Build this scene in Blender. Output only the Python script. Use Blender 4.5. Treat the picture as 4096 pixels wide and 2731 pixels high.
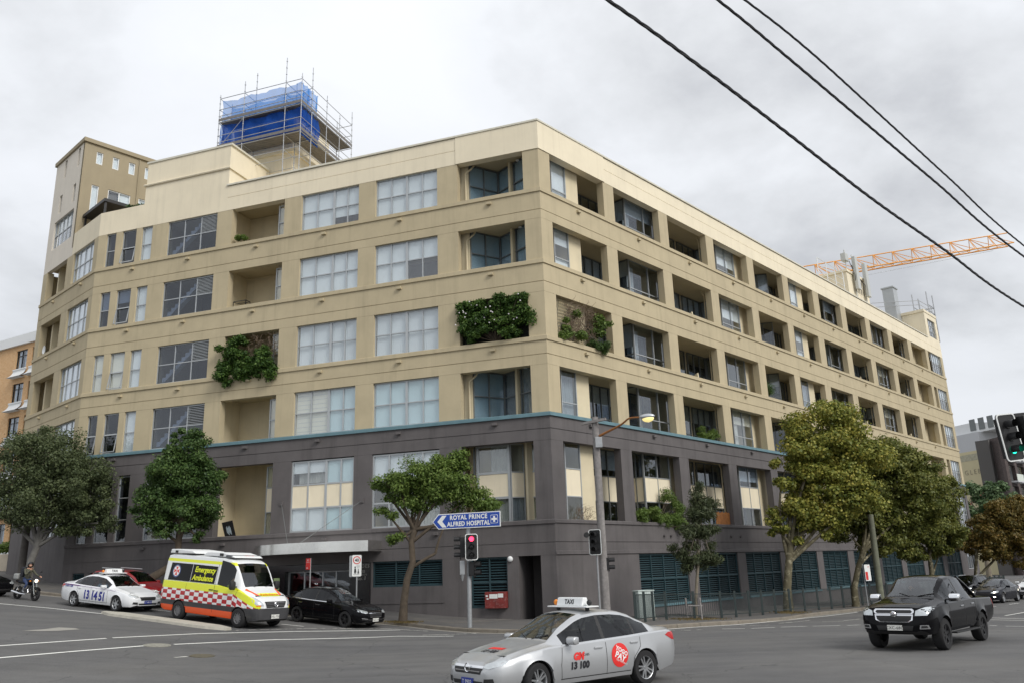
import bpy, bmesh, math, random
import numpy as np
from mathutils import Vector, Matrix
from mathutils.bvhtree import BVHTree
random.seed(7); RNG = np.random.default_rng(7)
for _o in list(bpy.data.objects): bpy.data.objects.remove(_o)
SC = bpy.context.scene
COL = SC.collection
PI = math.pi; rad = math.radians

# ------------------------------------------------------------------ camera
CH = 2.3
CAM_T, CAM_R, CAM_F = rad(15.516), rad(-1.9256), 3290.0
cam = bpy.data.cameras.new('camera'); cam_o = bpy.data.objects.new('camera', cam); COL.objects.link(cam_o)
cam.sensor_width = 36.0; cam.lens = 36.0 * CAM_F / 4096.0; cam.clip_end = 5000; cam.clip_start = 0.1
cam_o.matrix_world = Matrix.Translation((0, 0, CH)) @ Matrix.Rotation(PI / 2 + CAM_T, 4, 'X') @ Matrix.Rotation(CAM_R, 4, 'Z')
SC.camera = cam_o

# ------------------------------------------------------------------ sky: broken overcast
SUN_EL, SUN_AZ = rad(38), rad(137)          # azimuth clockwise from +Y
w = bpy.data.worlds.new('World'); SC.world = w; w.use_nodes = True
nt = w.node_tree; nt.nodes.clear()
def N(tree, t, **kw):
    n = tree.nodes.new(t)
    for k, v in kw.items():
        if k in n.inputs: n.inputs[k].default_value = v
        else: setattr(n, k, v)
    return n
def LK(tree, a, b): tree.links.new(a, b)
out = N(nt, 'ShaderNodeOutputWorld'); bg = N(nt, 'ShaderNodeBackground'); LK(nt, bg.outputs[0], out.inputs[0])
sky = N(nt, 'ShaderNodeTexSky', sky_type='NISHITA', sun_disc=False, sun_elevation=SUN_EL, sun_rotation=SUN_AZ)
skys = N(nt, 'ShaderNodeMix', data_type='RGBA', blend_type='MULTIPLY'); skys.inputs[0].default_value = 1
LK(nt, sky.outputs[0], skys.inputs[6]); skys.inputs[7].default_value = (0.10, 0.10, 0.10, 1)
tc = N(nt, 'ShaderNodeTexCoord'); sep = N(nt, 'ShaderNodeSeparateXYZ'); LK(nt, tc.outputs['Generated'], sep.inputs[0])
zc = N(nt, 'ShaderNodeMath', operation='MAXIMUM'); LK(nt, sep.outputs[2], zc.inputs[0]); zc.inputs[1].default_value = 0.0
za = N(nt, 'ShaderNodeMath', operation='ADD'); LK(nt, zc.outputs[0], za.inputs[0]); za.inputs[1].default_value = 0.30
dv = N(nt, 'ShaderNodeVectorMath', operation='DIVIDE'); LK(nt, tc.outputs['Generated'], dv.inputs[0])
cz = N(nt, 'ShaderNodeCombineXYZ'); [LK(nt, za.outputs[0], cz.inputs[i]) for i in range(3)]; LK(nt, cz.outputs[0], dv.inputs[1])
mp = N(nt, 'ShaderNodeMapping'); mp.inputs['Location'].default_value = (9.1, 9.3, 0.0); LK(nt, dv.outputs[0], mp.inputs[0])
n1 = N(nt, 'ShaderNodeTexNoise', Scale=0.95, Detail=9.0, Roughness=0.52, Distortion=0.25); LK(nt, mp.outputs[0], n1.inputs['Vector'])
n2 = N(nt, 'ShaderNodeTexNoise', Scale=2.6, Detail=8.0, Roughness=0.55, Distortion=0.15); LK(nt, mp.outputs[0], n2.inputs['Vector'])
mx = N(nt, 'ShaderNodeMath', operation='MULTIPLY_ADD'); LK(nt, n2.outputs[0], mx.inputs[0]); mx.inputs[1].default_value = 0.35; 
sb = N(nt, 'ShaderNodeMath', operation='MULTIPLY'); LK(nt, n1.outputs[0], sb.inputs[0]); sb.inputs[1].default_value = 0.65; LK(nt, sb.outputs[0], mx.inputs[2])
cr = N(nt, 'ShaderNodeValToRGB'); LK(nt, mx.outputs[0], cr.inputs[0])
e = cr.color_ramp.elements
e[0].position = 0.40; e[0].color = (0.42, 0.43, 0.45, 1); e[1].position = 0.585; e[1].color = (0.655, 0.67, 0.70, 1)
m_ = e.new(0.45); m_.color = (0.52, 0.532, 0.55, 1); m_ = e.new(0.51); m_.color = (0.615, 0.63, 0.655, 1)
# overcast brightness rises towards the zenith
gr = N(nt, 'ShaderNodeMath', operation='MULTIPLY_ADD'); LK(nt, zc.outputs[0], gr.inputs[0]); gr.inputs[1].default_value = 0.45; gr.inputs[2].default_value = 0.84
cl = N(nt, 'ShaderNodeMix', data_type='RGBA', blend_type='MULTIPLY'); cl.inputs[0].default_value = 1
LK(nt, cr.outputs[0], cl.inputs[6]); LK(nt, gr.outputs[0], cl.inputs[7])
fm = N(nt, 'ShaderNodeMix', data_type='RGBA'); fm.inputs[0].default_value = 0.93
LK(nt, skys.outputs[2], fm.inputs[6]); LK(nt, cl.outputs[2], fm.inputs[7]); LK(nt, fm.outputs[2], bg.inputs[0])
bg.inputs[1].default_value = 1.0

sun = bpy.data.lights.new('sun', 'SUN'); sun.energy = 1.5; sun.angle = rad(25); sun.color = (1.0, 0.96, 0.90)
sun_o = bpy.data.objects.new('sun', sun); COL.objects.link(sun_o)
_d = Vector((math.sin(SUN_AZ) * math.cos(SUN_EL), math.cos(SUN_AZ) * math.cos(SUN_EL), math.sin(SUN_EL)))
sun_o.rotation_euler = _d.to_track_quat('Z', 'Y').to_euler(); sun_o.location = (20, -20, 40)
SC.view_settings.view_transform = 'Standard'; SC.view_settings.look = 'None'
SC.view_settings.exposure = 0.54; SC.view_settings.gamma = 1.0
SC.render.engine = 'CYCLES'
SC.cycles.max_bounces = 6; SC.cycles.transparent_max_bounces = 16; SC.cycles.glossy_bounces = 3; SC.cycles.transmission_bounces = 4

# ------------------------------------------------------------------ site frame
P0 = np.array([1.7508343, 40.26194952])
AL, AR, AB = rad(161.158), rad(47.5455), rad(137.55)
def ax(a): return np.array([math.cos(a), math.sin(a)])
eL, eR, eB = ax(AL), ax(AR), ax(AB)
nL, nR, nB = np.array([-eL[1], eL[0]]), np.array([-eR[1], eR[0]]), np.array([-eB[1], eB[0]])
SBEND = 30.3; LBEND = 10.1
PB = P0 + eL * SBEND
def sp(x, w_): return w_ * np.logaddexp(0, np.asarray(x) / w_)
def gA(s): return 0.0857 * sp(s - 4.0, 1.0) - 0.0857 * sp(s - 60, 6)
def gB(t): return -0.045 * sp(t + 2.5, 1.5) + 0.034 * sp(t - 7, 3) + 0.011 * sp(t - 60, 8)
def ground(x, y):
    dx, dy = x - P0[0], y - P0[1]
    return gA(dx * eL[0] + dy * eL[1]) + gB(dx * eR[0] + dy * eR[1])
def ray(u, v):
    x = (u - 2048) / CAM_F; y = -(v - 1365.5) / CAM_F
    c, s = math.cos(CAM_R), math.sin(CAM_R); X = c * x - s * y; Y = s * x + c * y
    return np.array([X, math.cos(CAM_T) - Y * math.sin(CAM_T), math.sin(CAM_T) + Y * math.cos(CAM_T)])
def hit(u, v, dz=0.0):
    r = ray(u, v); t = np.arange(5, 150, 0.02)
    z = CH + r[2] * t - dz - ground(r[0] * t, r[1] * t)
    i = int(np.argmax(z < 0)); return np.array([r[0] * t[i], r[1] * t[i], CH + r[2] * t[i]])
def at_y(u, v, y): r = ray(u, v); return np.array([0, 0, CH]) + r * (y / r[1])
def at_plane(u, v, n, o): r = ray(u, v); return np.array([0, 0, CH]) + r * (o / (r[0] * n[0] + r[1] * n[1]))
def fdepth(p): return p[1] * math.cos(CAM_T) + (p[2] - CH) * math.sin(CAM_T)
def px_m(p): return fdepth(p) / CAM_F     # metres per source pixel at p

# ------------------------------------------------------------------ helpers
WM = {}
def lin(c): return tuple((x / 12.92 if x <= 0.04045 else ((x + 0.055) / 1.055) ** 2.4) for x in c)
def hexc(r, g, b): return lin((r / 255, g / 255, b / 255))
MATS = {}
def mat(name, col, rough=0.6, metal=0.0, var=0.0, scale=3.0, bump=0.0, bscale=40.0, spec=0.5, coat=0.0, streak=0.0, emit=None, estr=0.0, alpha=None, dirt=None, detail=5.0, trans=0.0):
    if name in MATS: return MATS[name]
    m = bpy.data.materials.new(name); m.use_nodes = True; t = m.node_tree; b = t.nodes['Principled BSDF']
    b.inputs['Base Color'].default_value = (*col[:3], 1); b.inputs['Roughness'].default_value = rough; b.inputs['Metallic'].default_value = metal
    b.inputs['Specular IOR Level'].default_value = spec; b.inputs['Coat Weight'].default_value = coat; b.inputs['Coat Roughness'].default_value = 0.04
    m.diffuse_color = (*col[:3], 1)
    cur = None
    if var > 0 or streak > 0 or dirt or bump > 0:
        g = N(t, 'ShaderNodeNewGeometry')
    if var > 0:
        n = N(t, 'ShaderNodeTexNoise', Scale=scale, Detail=detail, Roughness=0.6); LK(t, g.outputs['Position'], n.inputs['Vector'])
        r = N(t, 'ShaderNodeMapRange'); r.inputs[1].default_value = 0.3; r.inputs[2].default_value = 0.7; r.inputs[3].default_value = 1 - var; r.inputs[4].default_value = 1 + var
        LK(t, n.outputs[0], r.inputs[0])
        mm = N(t, 'ShaderNodeMix', data_type='RGBA', blend_type='MULTIPLY'); mm.inputs[0].default_value = 1
        mm.inputs[6].default_value = (*col[:3], 1); LK(t, r.outputs[0], mm.inputs[7]); cur = mm.outputs[2]
    if streak > 0:
        mpg = N(t, 'ShaderNodeMapping'); mpg.inputs['Scale'].default_value = (1.6, 1.6, 0.10); LK(t, g.outputs['Position'], mpg.inputs[0])
        n = N(t, 'ShaderNodeTexNoise', Scale=1.6, Detail=6.0, Roughness=0.65); LK(t, mpg.outputs[0], n.inputs['Vector'])
        r = N(t, 'ShaderNodeMapRange'); r.inputs[1].default_value = 0.50; r.inputs[2].default_value = 0.78; r.inputs[3].default_value = 1.0; r.inputs[4].default_value = 1 - streak
        LK(t, n.outputs[0], r.inputs[0])
        mm = N(t, 'ShaderNodeMix', data_type='RGBA', blend_type='MULTIPLY'); mm.inputs[0].default_value = 1
        if cur: LK(t, cur, mm.inputs[6])
        else: mm.inputs[6].default_value = (*col[:3], 1)
        LK(t, r.outputs[0], mm.inputs[7]); cur = mm.outputs[2]
    if dirt:
        dcol, damt, dsc = dirt
        n = N(t, 'ShaderNodeTexNoise', Scale=dsc, Detail=8.0, Roughness=0.7); LK(t, g.outputs['Position'], n.inputs['Vector'])
        r = N(t, 'ShaderNodeMapRange'); r.inputs[1].default_value = 0.52; r.inputs[2].default_value = 0.72; r.inputs[3].default_value = 0; r.inputs[4].default_value = damt
        LK(t, n.outputs[0], r.inputs[0])
        mm = N(t, 'ShaderNodeMix', data_type='RGBA'); LK(t, r.outputs[0], mm.inputs[0])
        if cur: LK(t, cur, mm.inputs[6])
        else: mm.inputs[6].default_value = (*col[:3], 1)
        mm.inputs[7].default_value = (*dcol, 1); cur = mm.outputs[2]
    if cur: LK(t, cur, b.inputs['Base Color'])
    if bump > 0:
        n = N(t, 'ShaderNodeTexNoise', Scale=bscale, Detail=4.0); LK(t, g.outputs['Position'], n.inputs['Vector'])
        bp = N(t, 'ShaderNodeBump'); bp.inputs['Strength'].default_value = bump; bp.inputs['Distance'].default_value = 0.02
        LK(t, n.outputs[0], bp.inputs['Height']); LK(t, bp.outputs[0], b.inputs['Normal'])
    if emit: b.inputs['Emission Color'].default_value = (*emit, 1); b.inputs['Emission Strength'].default_value = estr
    if alpha is not None: b.inputs['Alpha'].default_value = alpha
    if trans: b.inputs['Transmission Weight'].default_value = trans
    MATS[name] = m; return m
def glass(name, tint, refl=0.08, rough=0.015):
    if name in MATS: return MATS[name]
    m = bpy.data.materials.new(name); m.use_nodes = True; t = m.node_tree; t.nodes.clear()
    o = N(t, 'ShaderNodeOutputMaterial'); mixs = N(t, 'ShaderNodeMixShader')
    tr = N(t, 'ShaderNodeBsdfTransparent'); tr.inputs[0].default_value = (*tint, 1)
    gl = N(t, 'ShaderNodeBsdfGlossy'); gl.inputs['Roughness'].default_value = rough; gl.inputs[0].default_value = (0.95, 0.97, 1, 1)
    fr = N(t, 'ShaderNodeFresnel')
    gb = N(t, 'ShaderNodeNewGeometry'); mi = N(t, 'ShaderNodeMapRange'); mi.inputs[3].default_value = 1.5; mi.inputs[4].default_value = 1 / 1.5; LK(t, gb.outputs['Backfacing'], mi.inputs[0]); LK(t, mi.outputs[0], fr.inputs[0])   # same reflectance from both sides of the thin sheet
    ma = N(t, 'ShaderNodeMath', operation='MULTIPLY_ADD'); LK(t, fr.outputs[0], ma.inputs[0]); ma.inputs[1].default_value = 1.0; ma.inputs[2].default_value = refl; ma.use_clamp = True
    g = N(t, 'ShaderNodeNewGeometry'); n = N(t, 'ShaderNodeTexNoise', Scale=1.3, Detail=2.0); LK(t, g.outputs['Position'], n.inputs['Vector'])
    bp = N(t, 'ShaderNodeBump'); bp.inputs['Strength'].default_value = 0.08; bp.inputs['Distance'].default_value = 0.03; LK(t, n.outputs[0], bp.inputs['Height']); LK(t, bp.outputs[0], gl.inputs['Normal'])
    LK(t, ma.outputs[0], mixs.inputs[0]); LK(t, tr.outputs[0], mixs.inputs[1]); LK(t, gl.outputs[0], mixs.inputs[2]); LK(t, mixs.outputs[0], o.inputs[0])
    MATS[name] = m; return m

def put(o, parent=None, M=None):
    """link o; M is its world matrix"""
    COL.objects.link(o)
    if M is None: M = Matrix.Identity(4)
    if parent is not None:
        o.parent = parent; o.matrix_parent_inverse = WM[parent.name].inverted()
    o.matrix_basis = M; WM[o.name] = M.copy(); return o
def empty(name, loc=(0, 0, 0), rz=0.0, label=None, cat=None, group=None, kind=None, M=None, parent=None):
    o = bpy.data.objects.new(name, None); o.empty_display_size = 0.3
    put(o, parent, M if M is not None else Matrix.Translation(Vector([float(c) for c in loc])) @ Matrix.Rotation(rz, 4, 'Z'))
    tag(o, label, cat, group, kind); return o
def tag(o, label=None, cat=None, group=None, kind=None):
    if label: o['label'] = label
    if cat: o['category'] = cat
    if group: o['group'] = group
    if kind: o['kind'] = kind
    return o
def mesh_from(name, verts, faces, smooth=False, normals=True):
    me = bpy.data.meshes.new(name); me.from_pydata([tuple(map(float, v)) for v in verts], [], faces)
    if normals:
        bm = bmesh.new(); bm.from_mesh(me); bmesh.ops.recalc_face_normals(bm, faces=bm.faces); bm.to_mesh(me); bm.free()
    if smooth: me.shade_smooth()
    me.update(); return me
def part(name, me, m, parent=None, M=None, kind=None):
    o = bpy.data.objects.new(name, me)
    if m is not None and (not me.materials): me.materials.append(m)
    put(o, parent, M)
    if kind: o['kind'] = kind
    return o
class MB:
    """collects boxes / tubes / prisms into one mesh"""
    def __init__(s): s.v = []; s.f = []
    def add(s, v, f):
        k = len(s.v); s.v += [tuple(map(float, p)) for p in v]; s.f += [tuple(i + k for i in q) for q in f]; return s
    def box(s, x0, x1, y0, y1, z0, z1):
        v = [(x, y, z) for z in (z0, z1) for y in (y0, y1) for x in (x0, x1)]
        return s.add(v, [(0, 2, 3, 1), (4, 5, 7, 6), (0, 1, 5, 4), (2, 6, 7, 3), (0, 4, 6, 2), (1, 3, 7, 5)])
    def prism(s, poly, a, b, axis='x'):
        n = len(poly); v = []
        for k in (a, b):
            for p in poly:
                v.append((k, p[0], p[1]) if axis == 'x' else (p[0], k, p[1]) if axis == 'y' else (p[0], p[1], k))
        f = [tuple(range(n)), tuple(range(2 * n - 1, n - 1, -1))] + [(i, (i + 1) % n, n + (i + 1) % n, n + i) for i in range(n)]
        return s.add(v, f)
    def tube(s, pts, r, n=8, cap=True):
        pts = [Vector(p) for p in pts]; rs = r if hasattr(r, '__len__') else [r] * len(pts); v = []; prev = None
        for i, p in enumerate(pts):
            d = (pts[min(i + 1, len(pts) - 1)] - pts[max(i - 1, 0)]); d = d.normalized() if d.length > 1e-9 else Vector((0, 0, 1))
            if prev is None:
                a = d.orthogonal().normalized()
            else:
                a = (prev - d * prev.dot(d)); a = a.normalized() if a.length > 1e-6 else d.orthogonal().normalized()
            prev = a; b = d.cross(a)
            for k in range(n):
                t = 2 * PI * k / n; v.append(p + (a * math.cos(t) + b * math.sin(t)) * rs[i])
        f = [(i * n + k, i * n + (k + 1) % n, (i + 1) * n + (k + 1) % n, (i + 1) * n + k) for i in range(len(pts) - 1) for k in range(n)]
        if cap: f += [tuple(range(n - 1, -1, -1)), tuple(range((len(pts) - 1) * n, len(pts) * n))]
        return s.add(v, f)
    def lathe(s, prof, n=16, axis='z', o=(0, 0, 0), closed=False):
        v = []
        for (r, h) in prof:
            for k in range(n):
                t = 2 * PI * k / n; c, d = r * math.cos(t), r * math.sin(t)
                q = (c, d, h) if axis == 'z' else (c, h, d) if axis == 'y' else (h, c, d)
                v.append((q[0] + o[0], q[1] + o[1], q[2] + o[2]))
        m = len(prof); f = [(i * n + k, i * n + (k + 1) % n, ((i + 1) % m) * n + (k + 1) % n, ((i + 1) % m) * n + k) for i in range(m if closed else m - 1) for k in range(n)]
        return s.add(v, f)
    def ell(s, c, r, n=12, m=8):
        v = [(c[0], c[1], c[2] - r[2])]; f = []
        for i in range(1, m):
            a = -PI / 2 + PI * i / m
            for k in range(n):
                t = 2 * PI * k / n; v.append((c[0] + r[0] * math.cos(a) * math.cos(t), c[1] + r[1] * math.cos(a) * math.sin(t), c[2] + r[2] * math.sin(a)))
        v.append((c[0], c[1], c[2] + r[2])); T = len(v) - 1
        f += [(0, 1 + (k + 1) % n, 1 + k) for k in range(n)]
        f += [(1 + i * n + k, 1 + i * n + (k + 1) % n, 1 + (i + 1) * n + (k + 1) % n, 1 + (i + 1) * n + k) for i in range(m - 2) for k in range(n)]
        f += [(T, T - n + k, T - n + (k + 1) % n) for k in range(n)]
        return s.add(v, f)
    def mesh(s, name, smooth=False): return mesh_from(name, s.v, s.f, smooth)
    def build(s, name, m, parent=None, M=None, smooth=False, kind=None, bevel=0.0, angle=40):
        me = s.mesh(name, False)
        if bevel > 0:
            bm = bmesh.new(); bm.from_mesh(me)
            ed = [e_ for e_ in bm.edges if len(e_.link_faces) == 2 and e_.calc_face_angle(0) > 0.6]
            bmesh.ops.bevel(bm, geom=ed, offset=bevel, segments=2, affect='EDGES', profile=0.6, clamp_overlap=True); bm.to_mesh(me); bm.free()
        if smooth: me.shade_smooth(); me.set_sharp_from_angle(angle=rad(angle))
        return part(name, me, m, parent, M, kind)
UNIT = {}
def unitbox():
    if 'b' not in UNIT: UNIT['b'] = MB().box(-.5, .5, -.5, .5, -.5, .5).mesh('piece')
    return UNIT['b']
def piece(name, m, parent, M, kind=None):
    """a plain box-shaped piece: shares one mesh per material"""
    k = m.name
    if k not in UNIT:
        me = MB().box(-.5, .5, -.5, .5, -.5, .5).mesh('piece'); me.materials.append(m); UNIT[k] = me
    o = bpy.data.objects.new(name, UNIT[k]); put(o, parent, M)
    if kind: o['kind'] = kind
    return o
def text_mesh(txt, size, font_shear=0.0, align='CENTER', ext=0.0, spacing=1.0, bold=0.0):
    cu = bpy.data.curves.new('text', 'FONT'); cu.body = txt; cu.size = size; cu.align_x = align; cu.align_y = 'CENTER'; cu.shear = font_shear; cu.extrude = ext; cu.space_character = spacing; cu.offset = bold
    cu.resolution_u = 3
    o = bpy.data.objects.new('t', cu); COL.objects.link(o); dg = bpy.context.evaluated_depsgraph_get()
    me = bpy.data.meshes.new_from_object(o.evaluated_get(dg)); bpy.data.objects.remove(o); bpy.data.curves.remove(cu); me.materials.clear(); return me
def catmull(pts, n):
    pts = [np.array(p, float) for p in pts]; P_ = [2 * pts[0] - pts[1]] + pts + [2 * pts[-1] - pts[-2]]; o = []
    for i in range(1, len(P_) - 2):
        for k in range(n):
            t = k / n; a, b, c, d = P_[i - 1:i + 3]
            o.append(0.5 * ((2 * b) + (c - a) * t + (2 * a - 5 * b + 4 * c - d) * t * t + (3 * b - a - 3 * c + d) * t ** 3))
    o.append(pts[-1]); return o

# ------------------------------------------------------------------ materials
TAN = mat('tan_render', hexc(186, 173, 143), 0.85, var=0.07, scale=0.8, streak=0.17, bump=0.15, bscale=60)
CREAM = mat('cream_render', hexc(233, 222, 196), 0.85, var=0.05, scale=0.6, streak=0.12, bump=0.12, bscale=60)
DARK = mat('dark_grey_render', hexc(96, 92, 92), 0.8, var=0.12, scale=0.9, streak=0.30, bump=0.15, bscale=60)
TEAL = mat('teal_ledge_paint', hexc(98, 129, 138), 0.7, var=0.12, scale=2.0)
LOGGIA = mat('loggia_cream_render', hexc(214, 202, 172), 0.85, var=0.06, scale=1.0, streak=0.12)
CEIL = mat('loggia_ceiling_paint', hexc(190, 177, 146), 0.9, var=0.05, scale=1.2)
ALU = mat('aluminium_frame', hexc(176, 180, 182), 0.4, metal=0.35, var=0.05, scale=2)
ALUD = mat('dark_aluminium_frame', hexc(118, 122, 122), 0.45, metal=0.4)
BLIND = mat('white_roller_blind', hexc(228, 232, 232), 0.8, var=0.03, scale=0.7)
BLINDC = mat('cream_roller_blind', hexc(226, 222, 205), 0.8, var=0.03, scale=0.7)
BLINDB = mat('pale_blue_blind', hexc(200, 220, 222), 0.8, var=0.03, scale=0.7)
CURT = mat('grey_curtain_cloth', hexc(188, 188, 180), 0.9, var=0.08, scale=9)
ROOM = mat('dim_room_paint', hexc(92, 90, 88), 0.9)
GLASS = glass('window_glass', (0.95, 0.97, 0.98), 0.06)
GLASSD = glass('loggia_window_glass', (0.80, 0.84, 0.88), 0.035)
GLASSB = glass('stair_window_glass', (0.62, 0.66, 0.72), 0.025)
LOUV = mat('teal_louvre_paint', hexc(40, 64, 70), 0.55, var=0.12, scale=2.5)
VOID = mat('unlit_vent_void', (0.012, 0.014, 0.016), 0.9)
STEEL = mat('galvanised_steel', hexc(165, 168, 170), 0.45, metal=0.6, var=0.12, scale=6)
BLKM = BLACKM = mat('black_metal_paint', (0.018, 0.018, 0.02), 0.45)
WHITEP = mat('white_paint', hexc(230, 232, 232), 0.5)
RUST = mat('rusty_steel', hexc(150, 98, 52), 0.8, var=0.25, scale=8)
# ------------------------------------------------------------------ the apartment building
class FR:
    def __init__(s, o, a, sg): s.o = np.array(o, float); s.a = a; s.sg = sg; s.M = Matrix.Translation((s.o[0], s.o[1], 0)) @ Matrix.Rotation(a, 4, 'Z')
    def pt(s, t, d, z): e_ = ax(s.a); n = np.array([-e_[1], e_[0]]) * s.sg; q = s.o + e_ * t + n * d; return np.array([q[0], q[1], z])
    def box(s, mb, s0, s1, d0, d1, z0, z1): return mb.box(s0, s1, min(s.sg * d0, s.sg * d1), max(s.sg * d0, s.sg * d1), z0, z1)
    def sub(s, p0, p1):
        """frame running from (s,d) p0 to p1 with the outward side kept"""
        a = s.pt(p0[0], p0[1], 0); b = s.pt(p1[0], p1[1], 0); ang = math.atan2(b[1] - a[1], b[0] - a[0])
        return FR(a[:2], ang, s.sg), float(np.linalg.norm(b - a))
FL, FRt, FB = FR(P0, AL, 1), FR(P0, AR, -1), FR(PB, AB, 1)
BLD = empty('apartment_building', (P0[0], P0[1], 0), 0, 'tan rendered corner apartment block with cream parapet and dark grey base', 'building')
KC, KB = 0.654, 0.209
LEN_R = 71.07
OPL = [(0.91, 4.76), (5.99, 9.87), (10.96, 14.83), (16.02, 19.78), (20.9, 24.67), (25.89, 26.74), (27.18, 28.32), (28.83, 29.62)]
OPR = [(0.94 + 5.92 * i, 0.94 + 5.92 * i + (4.88 if i < 5 else 4.72)) for i in range(11)] + [(65.75, 66.75), (67.1, 70.3)]
OPB = [(0.66, 4.25), (5.43, 9.26)]
FLO = [(22.0, 24.30), (17.92, 20.24), (13.77, 16.13), (9.85, 12.29), (4.62, 8.45)]
def band(fr, prof, s0, s1, k0, k1, name, m, parent=BLD):
    n = len(prof); v = [(s0 + k0 * d, fr.sg * d, z) for d, z in prof] + [(s1 + k1 * d, fr.sg * d, z) for d, z in prof]
    f = [tuple(range(n)), tuple(range(2 * n - 1, n - 1, -1))] + [(i, (i + 1) % n, n + (i + 1) % n, n + i) for i in range(n)]
    return part(name, mesh_from(name, v, f), m, parent, fr.M)
FACES = [(FL, 0, SBEND, -KC, KB, OPL), (FRt, 0, LEN_R, -KC, 0, OPR), (FB, 0, LBEND, -KB, 0, OPB)]
TH = 0.45
def sp_prof(zb, zt, groove, ledge=0.25, proud=0.075):
    p = [(-TH, zb), (0.006, zb)]
    for g in groove: p += [(0.006, g - 0.018), (-0.03, g - 0.018), (-0.03, g + 0.018), (0.006, g + 0.018)]
    p += [(0.006, zt - ledge), (proud, zt - ledge + 0.012), (proud, zt - 0.03), (0.02, zt), (-TH, zt)]
    return p
for fr, s0, s1, k0, k1, ops in FACES:
    band(fr, sp_prof(20.24, 22.0, [20.74]), s0, s1, k0, k1, 'spandrel', TAN)
    band(fr, sp_prof(16.13, 17.92, [16.69]), s0, s1, k0, k1, 'spandrel', TAN)
    band(fr, sp_prof(12.29, 13.77, [12.82]), s0, s1, k0, k1, 'spandrel', TAN)
    band(fr, [(-TH, 9.645), (0.10, 9.645), (0.10, 9.80), (0.0, 9.845), (-TH, 9.845)], s0, s1, k0, k1, 'ledge', TEAL)
    p = [(-TH, 8.45), (0.006, 8.45), (0.006, 9.0), (-0.03, 9.0), (-0.03, 9.036), (0.006, 9.036), (0.006, 9.643), (-TH, 9.643)]
    band(fr, p, s0, s1, k0, k1, 'spandrel', DARK)
    if fr is FRt: p = [(-TH, 2.93), (0.05, 2.96), (0.05, 3.12), (0.006, 3.14), (0.006, 3.53), (-0.03, 3.53), (-0.03, 3.566), (0.006, 3.566), (0.006, 4.42), (0.07, 4.44), (0.07, 4.58), (0.0, 4.62), (-TH, 4.62)]
    else: p = [(-TH, 2.95), (0.006, 2.95), (0.006, 3.53), (-0.02, 3.53), (-0.02, 3.56), (0.006, 3.56), (0.006, 4.40), (0.07, 4.42), (0.07, 4.58), (0.0, 4.62), (-TH, 4.62)]
    if fr is not FB: band(fr, p, s0, s1, k0, k1, 'spandrel', DARK)
# parapets
cop = lambda z: [(-0.5, z), (0.09, z), (0.09, z + 0.10), (0.02, z + 0.15), (-0.5, z + 0.15)]
pp = [(-TH, 24.3), (0.01, 24.3), (0.01, 25.15), (-0.02, 25.15), (-0.02, 25.175), (0.01, 25.175), (0.01, 25.93), (-TH, 25.93)]
ppc = [(-TH, 24.302), (0.045, 24.302), (0.045, 25.955), (-TH, 25.955)]
band(FL, ppc, 0, 4.84, -KC, 0, 'parapet', CREAM); band(FL, pp, 4.845, 20.2, 0, 0, 'parapet', CREAM)
band(FRt, ppc, 0, 5.98, -KC, 0, 'parapet', CREAM); band(FRt, pp, 5.985, LEN_R, 0, 0, 'parapet', CREAM)
WHC = mat('pale_coping_metal', hexc(212, 208, 192), 0.5, var=0.08, scale=2)
band(FL, cop(25.96), 0, 20.3, -KC, 0, 'coping', WHC); band(FRt, cop(25.96), 0, 66.6, -KC, 0, 'coping', WHC)
band(FL, [(-5.0, 24.302), (0.008, 24.302), (0.008, 27.15), (-5.0, 27.15)], 20.205, 26.74, 0, 0, 'raised_parapet', CREAM)
band(FL, [(-5.1, 27.152), (0.10, 27.152), (0.13, 27.23), (0.06, 27.30), (-5.1, 27.30)], 20.1, 26.85, 0, 0, 'cornice', CREAM)
band(FL, [(-5.0, 27.302), (-0.02, 27.302), (-0.02, 28.80), (-5.0, 28.80)], 20.215, 26.73, 0, 0, 'raised_parapet', CREAM)
band(FL, [(-5.1, 28.802), (0.04, 28.802), (0.04, 28.93), (-5.1, 28.95)], 20.1, 26.8, 0, 0, 'coping', WHC)
band(FL, [(-TH, 24.302), (0.006, 24.302), (0.006, 25.92), (-TH, 25.92)], 26.745, SBEND, 0, KB, 'parapet', CREAM)
band(FB, [(-TH, 24.302), (0.006, 24.302), (0.006, 25.92), (-TH, 25.92)], 0, 4.6, -KB, 0, 'parapet', CREAM)
# tower on the far end of the canted wall
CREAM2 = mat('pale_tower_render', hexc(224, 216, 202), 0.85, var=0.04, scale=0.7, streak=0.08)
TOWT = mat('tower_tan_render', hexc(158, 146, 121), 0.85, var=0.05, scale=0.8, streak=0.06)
tw = MB()
TWIN = [(7.9, 8.35, 31.5, 32.95), (5.35, 5.75, 31.5, 32.95), (8.1, 8.6, 28.75, 30.15), (5.5, 6.0, 28.75, 30.15)]
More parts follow.
